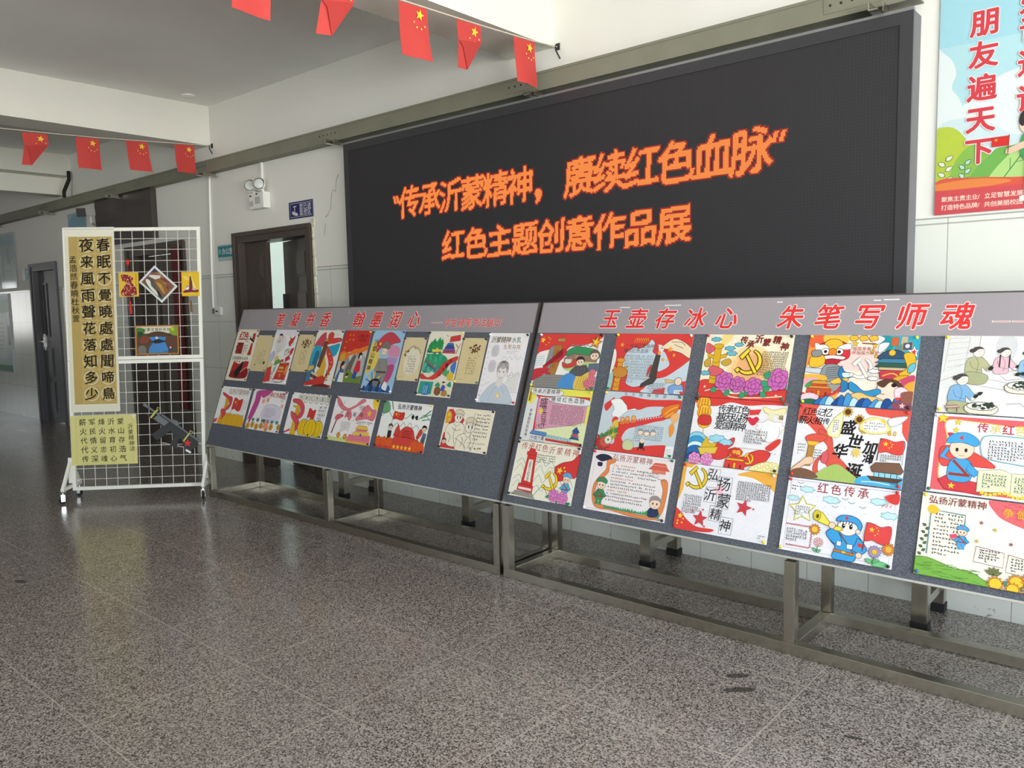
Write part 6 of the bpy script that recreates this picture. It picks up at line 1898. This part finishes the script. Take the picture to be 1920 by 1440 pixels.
# --- fourth column
def d1(a):
    a.R('#f2e8d6', 0, 0, 100, 100).B('#f4d4cc', 30, 20, 50, 16, 66, 24, 62, 46, 40, 50, 30, 40)
    a.B('#f09a4a', -2, -2, 30, -2, 22, 12, 10, 22, 4, 40, -2, 46).B('#e8643a', 2, 0, 26, 0, 14, 12, 2, 18).B('#f4c04a', 14, 0, 34, -2, 36, 12, 18, 14)
    a.B('#2aa8c4', 66, -2, 102, -2, 102, 30, 88, 34, 78, 26, 68, 16).B('#1f8f9c', 64, 4, 74, 0, 78, 16, 70, 20)
    for x0, y0, x1, y1, c in ((76, 2, 82, 14, '#c9643a'), (84, 1, 90, 12, '#b8b49c'), (80, 14, 86, 22, '#5f8a8c')):
        a.R(c, x0, y0, x1, y1, ol='#8a6a20')
    a.P('#4a5268', 86, 10, 94, 8, 94, 20, 86, 20, ol='#c9a23a').E('#dadce2', 90, 14, 2)
    a.S('#eef0f0', 96, 22, 6, ol='#3a4a5a').S('#d9304a', 96, 22, 3)
    a.B('#eef2f2', 56, 6, 62, 0, 70, 4, 64, 12, ol='#7a8a90').B('#eef2f2', 66, 12, 74, 10, 72, 18, 66, 24, ol='#7a8a90')
    for k in range(3):
        a.B('#f0b83a', 38 + 9 * k, 2, 44 + 9 * k, 0, 46 + 9 * k, 6, 40 + 9 * k, 8, ol='#7a4a14')
    for x, y, r_ in ((44, 12, 3.4), (62, 14, 3), (60, 23, 2.6), (64, 29, 2.2)):
        a.S('#e8c02e', x, y, r_, ol='#6a4a10')
    a.L('#8a4a2a', 1.2, 50, 11, 62, 12).T('#9c4a3c', '强国青春志', 44, 19, 3.8, 4.3).T('#9c4a3c', '心怀祖国为世界', 40, 25, 3.8, 4)
    # lion-dance head
    a.B('#d92f3c', 10, 14, 24, 8, 36, 12, 40, 24, 38, 34, 24, 38, 10, 34, 8, 24, ol='#5a1418').E('#eebc34', 24, 14, 9, 6, ol='#5a3a10').B('#f2efe8', 8, 16, 16, 14, 20, 20, 12, 24, ol='#5a4a44').B('#f2efe8', 40, 12, 32, 14, 28, 20, 40, 20, ol='#5a4a44')
    a.E('#f2efe8', 17, 24, 4, 3.4, ol=K).E('#f2efe8', 30, 24, 4, 3.4, ol=K).E(K, 17, 24, 1.6).E(K, 30, 24, 1.6).E('#e8862e', 24, 25, 4, ol='#5a3a10')
    a.B('#f2efe8', 12, 32, 24, 29, 36, 31, 34, 35, 24, 34, 14, 36, ol='#5a4a44').B('#b8222e', 16, 36, 32, 35, 28, 43, 20, 43, ol='#5a1418').B('#f2efe8', 6, 12, 12, 16, 8, 22)
    a.B('#eebc34', 4, 32, 14, 28, 18, 38, 14, 46, 4, 46, ol='#7a5a10').B('#8f9092', 4, 24, 12, 22, 14, 30, 6, 32, ol=K)
    a.B('#cfd4da', 0, 48, 20, 50, 22, 56, 0, 54, ol='#6a7078').B('#8f9498', 18, 44, 32, 44, 32, 64, 16, 66, ol='#3a3e42')
    for k in range(6):
        a.L('#4a4e52', .6, 20, 48 + 3 * k, 32, 45 + 3 * k)
    a.B('#f0b83a', 0, 58, 18, 58, 22, 64, 10, 68, 0, 66).B('#f0c04a', 26, 66, 38, 58, 42, 64, 30, 70, ol='#7a5a10').B('#e6a8b4', 0, 64, 12, 62, 14, 70, 2, 72).B('#4a9a5c', 8, 66, 20, 66, 18, 74, 2, 76)
    a.B('#2a7ab4', 34, 44, 38, 52, 46, 54, 44, 60, 36, 62, 44, 70, 40, 80, 34, 78, 36, 66, 32, 56, ol='#123a5a').B('#d6ecf2', 36, 54, 44, 54, 44, 58, 38, 60)
    a.P('#9f9a94', 22, 70, 36, 70, 36, 80, 22, 80, ol='#4a4844')
    a.GATE(4, 66, 24, 22, '#c9502e', '#d9983a').B('#d9413c', 0, 84, 14, 90, 30, 82, 36, 72, 34, 84, 24, 94, 6, 96, ol='#7d1c1c').B('#f4b05a', 16, 92, 30, 86, 34, 82, 32, 92, 22, 97)
    a.B('#f0d0dc', 0, 88, 8, 84, 16, 88, 14, 94, 0, 95).B('#2a6a54', 0, 95, 10, 92, 20, 96, 20, 100, 0, 100)
    a.EMBLEM(52, 46, 11, '#eceae6', '#b4b0ac', .6)
    # round temple
    a.B('#31506c', 66, 32, 72, 22, 82, 20, 90, 26, 92, 34, 80, 36, ol=K)
    a.P('#3f7f9c', 64, 38, 70, 32, 90, 32, 94, 38, ol=K).P('#2f5a4c', 64, 44, 68, 38, 92, 38, 94, 44, ol=K).R('#c9b88a', 68, 44, 90, 48, ol=K).P('#c23a4c', 68, 48, 90, 48, 88, 60, 70, 60, ol='#5a1418').L('#f0c04a', 1, 72, 56, 80, 52, 86, 56, sm=True).E('#eebc34', 78, 24, 3, ol='#6a4a10')
    a.CLOUD(64, 50, 5, '#ecebea', '#5a5856').CLOUD(64, 60, 5, '#ecebea', '#5a5856')
    a.B('#e0b42e', 88, 26, 96, 24, 99, 36, 96, 50, 90, 58, 86, 52, 92, 44, ol='#7a5a10').B('#d8a82a', 82, 58, 92, 54, 96, 60, 84, 66, ol='#7a5a10').B('#6ab8cc', 94, 40, 99, 38, 98, 48, 93, 50, ol='#1f4f5c')
    a.B('#c9486a', 84, 64, 96, 54, 100, 56, 98, 70, 92, 78, 84, 72).B('#f0a83a', 92, 68, 102, 62, 102, 84, 96, 84)
    # young face in profile with blue scarf and waves
    a.P('#f3d9c4', 70, 64, 88, 62, 90, 74, 84, 88, 82, 98, 70, 94, 68, 78, ol='#6a4a3a').B('#5a3a2a', 68, 66, 76, 60, 86, 62, 92, 72, 86, 70, 80, 64, 74, 72).E('#2a1c18', 83, 68, 2.4, 2).L('#5a3a2a', .6, 72, 80, 76, 81)
    a.B('#f0d6e0', 84, 74, 90, 70, 96, 76, 92, 84, 86, 86, ol='#8a4a6a').R('#3a6aac', 84, 86, 94, 92).R('#d9413c', 86, 84, 92, 88)
    a.B('#2f8fc0', 44, 66, 50, 70, 58, 78, 70, 74, 72, 80, 62, 86, 52, 82, 44, 76, ol='#123a5a').B('#e8c27a', 46, 84, 54, 80, 62, 84, 70, 86, 78, 92, 60, 96, 46, 92, ol='#8a6424')
    for k in range(15):
        x = 18 + 5.6 * k
        a.B(('#2a6ab4', '#4a9ad0', '#bfe2ee', '#1f4a8c')[k % 4], x - 5, 101, x - 3, 94 - (k % 3) * 3 - (6 if 3 < k < 7 else 0), x + 2, 91 - (k % 2) * 3, x + 5, 101, ol='#123a5a')
    a.B('#8a4a5c', 84, 92, 98, 88, 102, 100, 86, 100).S('#f0c8cc', 92, 95, 3).B('#8f5a4a', 90, 78, 100, 76, 100, 90, 92, 90)
def d2(a):
    a.B('#df5a4c', -2, -2, 18, -2, 16, 12, 24, 26, 30, 38, 26, 46, 14, 32, 4, 22, -2, 24).B('#df5a4c', 64, -2, 102, -2, 102, 40, 95, 30, 92, 14, 74, 10, 64, 8).B('#df5a4c', 22, 32, 34, 42, 38, 60, 48, 74, 60, 88, 80, 101, 50, 101, 36, 84, 26, 74, 26, 90, 34, 96, 22, 92, 22, 76, 32, 58, 24, 44, ol='#a83a34')
    a.T('#201c1e', '红色记忆', 8, 10, 8, 6.6, bold=.012, jit=.14, shear=.2).T('#201c1e', '薪火相传', 5, 22, 7.6, 7.4, bold=.02, jit=.14, shear=.15)
    a.P('#ecebee', 42, 6, 62, 4, 60, 70, 46, 72)
    for ch, x, y, s_ in (('盛', 48, 28, 15), ('世', 56, 46, 13), ('华', 44, 60, 14), ('诞', 58, 84, 15), ('加', 70, 52, 12), ('油', 69, 65, 10), ('!', 75, 67, 10)):
        a.T('#201c1e', ch, x, y, s_, bold=.03, jit=.06, shear=.15)
    for x, y, r_ in ((46, 7, 5), (57, 16, 5), (62, 28, 5)):
        a.FLOWER(x, y, r_, '#e8b83a', '#5a3a1a', 10)
    a.B('#eceab0', 30, 30, 36, 14, 42, 10, 41, 40, 34, 42, 30, 38, ol='#c9b84a').B('#ecebe6', 33, 30, 37, 18, 40, 16, 39, 36, 34, 38).W(34, 18, 40, 36, 6, '#5a5658', wd=.4, cell=1.8)
    a.B('#e6dfa0', 58, 24, 64, 14, 74, 12, 84, 22, 84, 30, 70, 34, 60, 30, ol='#c9b84a').B('#f0efe9', 61, 24, 66, 17, 76, 16, 81, 24, 80, 29, 68, 31).W(62, 18, 80, 29, 3, '#5a5658', wd=.4, cell=2)
    a.B('#eef0f0', 82, 14, 88, 10, 98, 8, 94, 16, 90, 20, 84, 22, ol='#8a8f92').S(YEL, 78, 16, 3).T('#d8a83a', '80', 86, 31, 6, 4.4, bold=.03)
    a.FLAG(78, 40, 20, 16, '#df4a40', '#5a3a34', sag=3).W(79, 58, 98, 68, 3, '#5a5658', wd=.4, cell=2, under='#a4a0a2')
    a.S('#e8c86a', 58, 60, 6, n=9, inner=.4)
    a.L('#5f9ad0', .4, 98, 40, 98, 70)
    # torch held by a hand
    a.B('#df5a4c', 10, 46, 18, 40, 30, 42, 26, 50, 16, 54, ol='#a83a34').P('#eebc3a', 12, 50, 24, 50, 20, 56, 14, 56, ol='#8a5a14').P('#b8873a', 14, 56, 20, 56, 18, 84, 13, 84, ol='#6a4a14')
    a.B('#efc9ac', 0, 92, 8, 80, 14, 72, 20, 72, 20, 80, 12, 84, 6, 94, ol='#8a5a44')
    a.W(4, 54, 12, 70, 4, '#5a5658', wd=.4, cell=1.8).W(20, 60, 28, 74, 4, '#5a5658', wd=.4, cell=1.8).B('#d9606a', 28, 66, 32, 62, 34, 70, 32, 78, 28, 76, ol='#a83a4a')
    a.B('#a9c46a', 22, 96, 40, 78, 52, 84, 64, 96, 60, 101, 24, 101).B('#7d5a44', -1, 94, 8, 88, 20, 90, 26, 99, -1, 100)
    a.B('#4fb0dc', 62, 92, 72, 88, 102, 86, 102, 102, 64, 102).P('#7a5a48', 72, 76, 76, 70, 96, 68, 100, 78, 98, 82, 74, 82, ol='#3a2a20').R('#8fd0ea', 76, 82, 97, 88, ol='#3a2a20').P('#5a4030', 70, 88, 100, 88, 96, 93, 74, 93, ol='#3a2a20')
    for k in range(4):
        a.L('#3a2a20', .5, 80 + 5 * k, 82, 80 + 5 * k, 88)
    a.L('#d8eef6', .8, 66, 96, 78, 95, 94, 97, sm=True).W(90, 93, 98, 98, 2, '#2a4a5a')
def d3(a):
    a.L('#9a98a4', .4, 3, 3, 97, 3, 97, 96, 4, 96, 3, 3)
    a.T('#9c4048', '红色传承', 33, 10, 10, 12, jit=.04, bold=.012)
    a.W(4, 9, 14, 17, 2, '#3a3a44', wd=.6, cell=2.2)
    for x, y, r_ in ((19, 14, 6.5), (7, 28, 5.5), (42, 24, 7.5), (83, 18, 7), (96, 34, 7)):
        a.CLOUD(min(x, 93), y, r_, '#c4e8ea', '#5aa0b0')
    for x, y in ((12, 6), (46, 32), (60, 24), (54, 20), (70, 28)):
        a.L('#6a7078', .5, x - 3, y - 1, x, y + 1, x + 3, y - 1, sm=True)
    for k in range(22):
        a.E('#8a8a94', rr.uniform(8, 94), rr.uniform(18, 60), .35)
    a.S('#eceaa0', 17, 42, 13, rot=-.1, inner=.5, ol='#a8a040', ow=.8).S('#f1f1f2', 17, 42, 10, rot=-.1, inner=.55).W(10, 36, 25, 50, 4, '#5a5658', wd=.4, cell=2, under='#8a868a')
    q = []
    for t_ in range(24):
        x = 4 + 24 * t_ / 23
        q += [x, 63 + (t_ % 2) * 1.6]
    for t_ in range(16):
        q += [28 + (t_ % 2) * 1.4, 64 + 26 * t_ / 15]
    for t_ in range(20):
        q += [28 - 22 * t_ / 19, 91 + (t_ % 2) * 1.6]
    a.L('#c2505a', .9, *q)
    a.W(5, 68, 26, 86, 4, '#4a484c', wd=.45, cell=2.2, under='#8a868a')
    a.FLOWER(31, 66, 5.5, '#e08a34', '#f0c04a', 12)
    a.PEONY(36, 82, 4, '#f0c8c8', '#a8787a').L('#5a9a6a', .8, 36, 86, 35, 96).LEAF(35, 94, R_(-150), 5, '#7ab08a').LEAF(35, 95, R_(-30), 5, '#7ab08a')
    # bugler in blue
    a.B('#3f9fdc', 50, 68, 60, 62, 70, 66, 76, 80, 70, 84, 68, 99, 50, 99, 51, 84, 46, 76, ol='#1a4a7a', ow=.6)
    a.B('#3f9fdc', 42, 66, 48, 60, 54, 68, 56, 78, 50, 80, 43, 72, ol='#1a4a7a', ow=.6).B('#3f9fdc', 70, 68, 78, 80, 74, 88, 66, 84, 68, 76, ol='#1a4a7a', ow=.6)
    a.P('#d9413c', 70, 74, 76, 76, 76, 80, 70, 79).E(SKN, 72, 90, 2.6, ol='#8a5a44')
    a.L('#7a4a2a', 1, 54, 66, 68, 90).P('#c9823a', 50, 87, 68, 89, 68, 92, 50, 90, ol='#6a3a14').R('#e8c04a', 57, 87.5, 61, 91, ol='#6a3a14')
    a.R('#e9eef2', 52, 76, 56, 82, ol='#1a4a7a').R('#e9eef2', 61, 78, 66, 84, ol='#1a4a7a').P('#d9413c', 56, 64, 60, 68, 64, 65, 62, 63)
    a.E('#f7ece4', 60, 55, 9, 8.6, ol='#6a4a3a')
    a.B('#3f9fdc', 49, 50, 52, 43, 60, 41, 68, 44, 72, 52, 70, 60, 67, 52, 60, 49, 54, 50, ol='#1a4a7a', ow=.6).S(RED, 58, 45, 2.4)
    for k in range(5):
        a.L('#3a2a24', .7, 53 + 2.6 * k, 49, 52.5 + 2.6 * k, 53)
    for x in (56, 62.5):
        a.E(K, x, 55.5, 1.5, 2.2).E('#f4f4f4', x + .4, 54.5, .5)
    a.E('#f7ece4', 69, 60, 2, ol='#6a4a3a')
    a.P('#ecdf5a', 30, 41, 36, 42, 44, 54, 56, 60, 56, 62, 46, 60, 36, 56, 29, 53, ol='#8a7a14', ow=.6).E('#d8c83a', 31.5, 47, 3.4, 5, ol='#8a7a14').E('#5a5210', 32, 48, 1.4, 2)
    a.E('#ecdf5a', 51, 60, 4, 2, ol='#8a7a14').E(SKN, 46, 57, 3, ol='#8a5a44')
    a.FLAG(76, 48, 20, 21, '#df4a48', '#5a4a48', sag=4)
    a.B('#d9413c', 88, 10, 99, 5, 99, 18, 92, 17)
    for k in range(3):
        a.L('#d9413c', .6, 88 + 3 * k, 20, 86 + 3.4 * k, 24)
    a.FLOWER(85, 82, 6, '#a894c0', '#e8c02e', 14, '#4a3a5a', .4).L('#4a9a5a', 1.2, 85, 88, 84, 97).LEAF(84, 96, R_(-160), 7, '#6ab87a').LEAF(84, 96, R_(-30), 7, '#6ab87a')
    a.FLOWER(96, 76, 6, '#e08a34', '#f0b04a', 12, '#6a3a14', .5).B('#7ac48a', 84, 99, 90, 93, 97, 95, 97, 99, ol='#3c8a4c')
# --- fifth column, cut by the edge of the photograph
def woman(a, x, y, r, coat, lower):
    ink = '#5a6660'
    a.B(coat, x - r * .5, y + r * 1.2, x + r * .5, y + r * 1.2, x + r * 1.1, y + r * 2, x + r * 1.9, y + r * 3.6, x + r * 1.3, y + r * 4.2, x + r * .7, y + r * 3.4, x + r * .6, y + r * 5, x - r * 1.3, y + r * 5, x - r * 1.3, y + r * 2, ol=ink, ow=.35)
    a.L(ink, .3, x - r * .2, y + r * 1.4, x + r * .2, y + r * 2.6, x, y + r * 4.6, sm=True).L(ink, .3, x - r * .9, y + r * 2.2, x - r * .5, y + r * 3.6, x + r * .6, y + r * 4, sm=True)
    a.E('#f1e2d6', x + r * 1.55, y + r * 3.9, r * .26, ol='#5a4a44', ow=.25).LEAF(x + r * 1.6, y + r * 3.7, R_(-40), r * .8, '#2c2a2a', .3)
    if lower:
        a.B(lower, x - r * 1.3, y + r * 4.6, x + r * .6, y + r * 4.6, x + r * 1.6, y + r * 5.4, x + r, y + r * 7, x - r * 1.2, y + r * 6.8, ol=ink, ow=.35)
    a.E('#f1e2d6', x + r * .1, y + r * .15, r * .72, r * .8, ol='#5a4a44', ow=.3).B('#4a4446', x - r * .72, y + r * .3, x - r * .6, y - r * .75, x + r * .2, y - r * 1.0, x + r * .75, y - r * .5, x + r * .1, y - r * .45, x - r * .4, y + r * .2).E('#4a4446', x - r * .8, y - r * .1, r * .3)
    a.L('#3a2a28', .3, x + r * .05, y + r * .1, x + r * .2, y + r * .1).L('#3a2a28', .3, x + r * .4, y + r * .1, x + r * .55, y + r * .1).L('#a3483f', .3, x + r * .2, y + r * .6, x + r * .4, y + r * .6)
    return a
def e1(a):
    a.R('#e6e6e4', 0, 0, 100, 100).P('#dcdcda', 0, 0, 28, 0, 26, 60, 0, 72).L('#9a9a98', .5, 28, 0, 27, 42, 0, 60)
    a.L('#a8a8a6', .4, 4, 4, 20, 2, 18, 36, 2, 48, 4, 4)
    for k in range(5):
        a.L('#b4b4b2', .35, 4, 10 + 8 * k, 20, 8 + 7 * k)
    a.L('#a8a8a6', .5, 26, 52, 60, 62, 100, 66).L('#a8a8a6', .5, 20, 62, 60, 70, 100, 76)
    a.E('#d0d0d2', 48, 14, 8, 14)
    a.P('#f0f0ee', 42, 46, 66, 42, 74, 50, 50, 56, ol='#8a8a88')
    woman(a, 27, 20, 6, '#b4b48a', '#a8ac84')
    woman(a, 47, 20, 5.4, '#e2b8c4', None)
    a.L('#2f2a2a', 1, 44, 24, 44, 40).L('#2f2a2a', 1, 51, 24, 51, 40)
    woman(a, 66, 22, 5.6, '#8fb8d4', None)
    woman(a, 86, 26, 6, '#e0c4c8', None)
    woman(a, 17, 56, 6.4, '#7fb0d8', '#b0b088')
    woman(a, 92, 76, 6, '#8fb8d4', '#7fa8c8')
    for x, y in ((62, 62), (34, 90)):
        a.B('#e2dccb', x - 12, y, x, y - 4, x + 12, y, x + 9, y + 9, x - 9, y + 9, ol='#6a6458').E('#e9e6dc', x, y, 11, 3.6, ol='#3a3834')
        for k in range(22):
            t_ = rr.uniform(0, 2 * PI)
            a.LEAF(x + 7 * math.cos(t_), y + 2.4 * math.sin(t_), rr.uniform(-1, 1), 4, '#3a3838' if rr.random() > .4 else '#d8d6d0', .3)
    for x, y in ((36, 44), (56, 50), (60, 49), (30, 76)):
        a.LEAF(x, y, R_(-30), 5, '#2c2a2a', .3)
    a.P('#c9a8a0', 6, 92, 16, 90, 18, 93, 8, 95, ol='#7a5a54').L('#7a5a54', .8, 9, 94, 8, 99).L('#7a5a54', .8, 16, 93, 16, 99)
    a.L('#9a9a98', .5, 52, 86, 62, 84, 66, 90).L('#9a9a98', .5, 70, 84, 80, 86)
def e2(a):
    a.R('#e2646a', 3, 3, 97, 97)
    a.B('#ecebf0', 10, 9, 30, 8, 60, 11, 92, 9, 93, 50, 94, 90, 70, 90, 40, 92, 12, 88, 8, 60, 12, 34, ol='#e8c05a', ow=.8)
    for i, (ch, c) in enumerate(zip('传承红色精神', ('#b8404a', '#d8c878', '#b8404a', '#d8d06a', '#5fb0dc', '#5fb0dc'))):
        a.T(c, ch, 38 + 9.2 * i, 15 + i * .4, 8.6, bold=.02, jit=.05)
    for x, y, r_ in ((7, 6, 5), (19, 10, 3), (18, 20, 2.8)):
        a.S('#eed03a', x, y, r_, ol='#a88a1a')
    a.B('#c9404a', 13, 28, 12, 24, 16, 24, 17, 28)
    a.B('#df5048', 8, 44, 20, 40, 36, 48, 50, 62, 38, 64, 24, 62, 10, 66, ol='#a83a3a').P('#cf4048', 8, 84, 14, 78, 42, 84, 42, 98, 14, 95, ol='#8a2424').S('#eed03a', 19, 90, 3)
    a.KID(24, 43, 9.4, '#4aa4dc', '#4aa4dc', None, salute=-1)
    a.B('#f1f4f4', 38, 30, 44, 24, 70, 24, 90, 26, 94, 34, 90, 46, 86, 58, 60, 56, 42, 52, 38, 42, ol='#7ab0b4', ow=1)
    a.W(43, 29, 88, 53, 7, '#3f3d44', wd=.5, cell=2.3, under='#a8a4ac')
    a.P('#e6eac4', 38, 68, 54, 64, 62, 68, 62, 94, 54, 92, 38, 94, ol='#8a9a6a').P('#e6eac4', 62, 68, 76, 66, 80, 70, 78, 98, 62, 94, ol='#8a9a6a')
    a.W(41, 70, 59, 88, 5, '#4a4a44', wd=.45, cell=2.2, under='#8a9a6a').W(64, 71, 76, 90, 5, '#4a4a44', wd=.45, cell=2.2, under='#8a9a6a')
    for k in range(12):
        a.S('#ecd24a', 42 + 3.2 * k, 94 + 2 * math.sin(k), 2.4)
    a.P('#ecece0', 88, 62, 97, 64, 95, 92, 84, 90, ol='#7a7a84').W(88, 66, 96, 88, 8, '#4a4a54', wd=.45).L('#8a8a94', 2, 87, 62, 84, 78, 82, 92, sm=True).E('#c9404a', 82, 90, 3).LEAF(80, 94, R_(150), 5, '#5a9a8c')
    a.B('#df5048', 92, 38, 97, 34, 97, 54, 90, 52)
def e3(a):
    a.B('#e06a70', 52, -2, 102, -2, 102, 60, 94, 46, 82, 32, 66, 24, 56, 16)
    for k in range(40):
        x, y = rr.uniform(58, 98), rr.uniform(2, 30)
        if y < 20 + (x - 70) * .7:
            a.L('#cc4a54', .4, x, y, x + rr.uniform(3, 8), y + rr.uniform(-3, 3))
    a.T('#e0a83a', '争做强国', 64, 13, 8, 9.5, bold=.02, jit=.06)
    a.T('#8a4a4a', '弘扬沂蒙精神', 9, 8, 7, 7.2, bold=.016, jit=.06)
    a.L('#7a9a9c', 1.2, 8, 74, 8, 20, 34, 22, 34, 34)
    a.B('#e8c03a', 5, 18, 9, 14, 14, 19, 12, 25, 7, 24)
    a.W(11, 22, 33, 74, 11, '#4f4c50', wd=.5, cell=2.4)
    for k in range(9):
        a.LEAF(4 + .2 * k, 76 - 4.4 * k, R_(-40 if k % 2 else -150), 3.4, '#5a6a54', .35)
    a.KID(33, 42, 3.6, '#4aa4dc', '#4aa4dc', '#4aa4dc').P('#d9506a', 24, 47, 29, 45, 29, 50, 25, 52)
    for x, y in ((46, 28), (56, 34), (44, 50), (68, 48)):
        a.S('#c9a84a' if x in (56, 44) else '#9a5a5c', x, y, 2)
    a.L('#8a6a6a', .5, 44, 56, 64, 59, 64, 76, 43, 74, 44, 56).L('#8a6a6a', .5, 67, 60, 84, 64, 83, 82, 66, 80, 67, 60)
    a.W(46, 58, 63, 73, 5, '#5a5458', wd=.5, cell=2.2).W(69, 63, 83, 79, 5, '#5a5458', wd=.5, cell=2.2)
    a.B('#7ab04a', -2, 82, 8, 78, 20, 82, 30, 86, 40, 86, 50, 92, 58, 102, -2, 102, ol='#4a7a2a')
    for k in range(30):
        x = rr.uniform(0, 46)
        y = rr.uniform(84, 98)
        a.L('#5f943a', .5, x, y, x + 7, y + rr.uniform(-2, 2))
    for k in range(5):
        a.LEAF(58, 86, R_(-150 + 30 * k), 7, '#7a7a4a', .2)
    for x, y, r_ in ((60, 95, 6.5), (74, 90, 7), (72, 98, 6), (84, 86, 7.5), (84, 97, 6.5)):
        a.LEAF(x + 5, y, R_(-30), 6, '#3f8a8c', .4)
        a.FLOWER(x, y, r_, '#e8963a', '#f4c43a', 13, '#8a5a1a', .68)
CW = .435
for i, (f, lab, base, pins) in enumerate((
        (a1, 'poster with an orange tower, grey rocks and pink flowers, top left on its board', '#ececea', 'wkyg'),
        (a2, 'poster with a pink parchment and two white title clouds below the orange tower poster', '#e4e2dc', '.ykk'),
        (a3, 'cream poster with a red monument tower, yellow emblem and blue clad child at bottom left', '#efecda', 'kkkg'))):
    poster(-2.762, (.943, .638, .342)[i], .418, (.302, .293, .297)[i], lab, f, base, pins, 40 + i, group=GR, d=.0025 + .0012 * i)
for i, (f, lab, base, pins) in enumerate((
        (b1, 'red poster with a hand and a black monument over blue-grey writing', '#e6e4e2', 'ywgr'),
        (b2, 'red and pale blue poster with a white dove and an orange flame', '#d8dee2', 'yggg'),
        (b3, 'pinkish white poster with writing inside an orange border', '#ece6e6', 'rgwk'))):
    poster((-2.265, -2.268, -2.27)[i], (.948, .644, .341)[i], (.433, .435, .455)[i], (.3, .3, .296)[i], lab, f, base, pins, 50 + i, group=GR, d=.0025 + .0012 * i)
for i, (f, lab, base, pins) in enumerate((
        (c1, 'cream poster with a large yellow emblem and purple peonies', '#f2ead0', 'rkgg'),
        (c2, 'white poster with bold black brush title, lanterns and a red heart', '#ecebee', 'kggk'),
        (c3, 'white poster with a stepped column of boxed characters and red stars', '#ecebf0', 'rwry'))):
    poster((-1.762, -1.764, -1.768)[i], (.947, .643, .332)[i], (.416, .434, .437)[i], (.302, .309, .299)[i], lab, f, base, pins, 60 + i, group=GR, d=.0025 + .0012 * i)
for i, (f, lab, base, pins) in enumerate((
        (d1, 'crowded colourful poster with a lion-dance head and blue waves', '#f0e8d8', 'yyyk'),
        (d2, 'poster with large black title characters, a torch and a boat', '#ecebee', 'rrrr'),
        (d3, 'white poster of a child in blue blowing a yellow bugle', '#ebebf0', 'rryk'))):
    poster((-1.279, -1.279, -1.279)[i], (.948, .643, .328)[i], CW, (.304, .31, .3)[i], lab, f, base, pins, 70 + i, group=GR, d=.0025 + .0012 * i)
for i, (f, lab, base, pins) in enumerate((
        (e1, 'pencil poster of women sewing shoes, top of the column cut by the right edge', '#e9e9e7', 'ywyw'),
        (e2, 'red bordered poster of a saluting child in blue, cut by the right edge', '#eeeef2', 'wwgw'),
        (e3, 'cream poster with a green hill and sunflowers at the bottom right edge', '#f3efe0', 'ywbw'))):
    poster((-.757, -.761, -.768)[i], (.95, .641, .335)[i], .436, (.304, .3, .304)[i], lab, f, base, pins, 80 + i, group=GR, d=.0025 + .0012 * i)
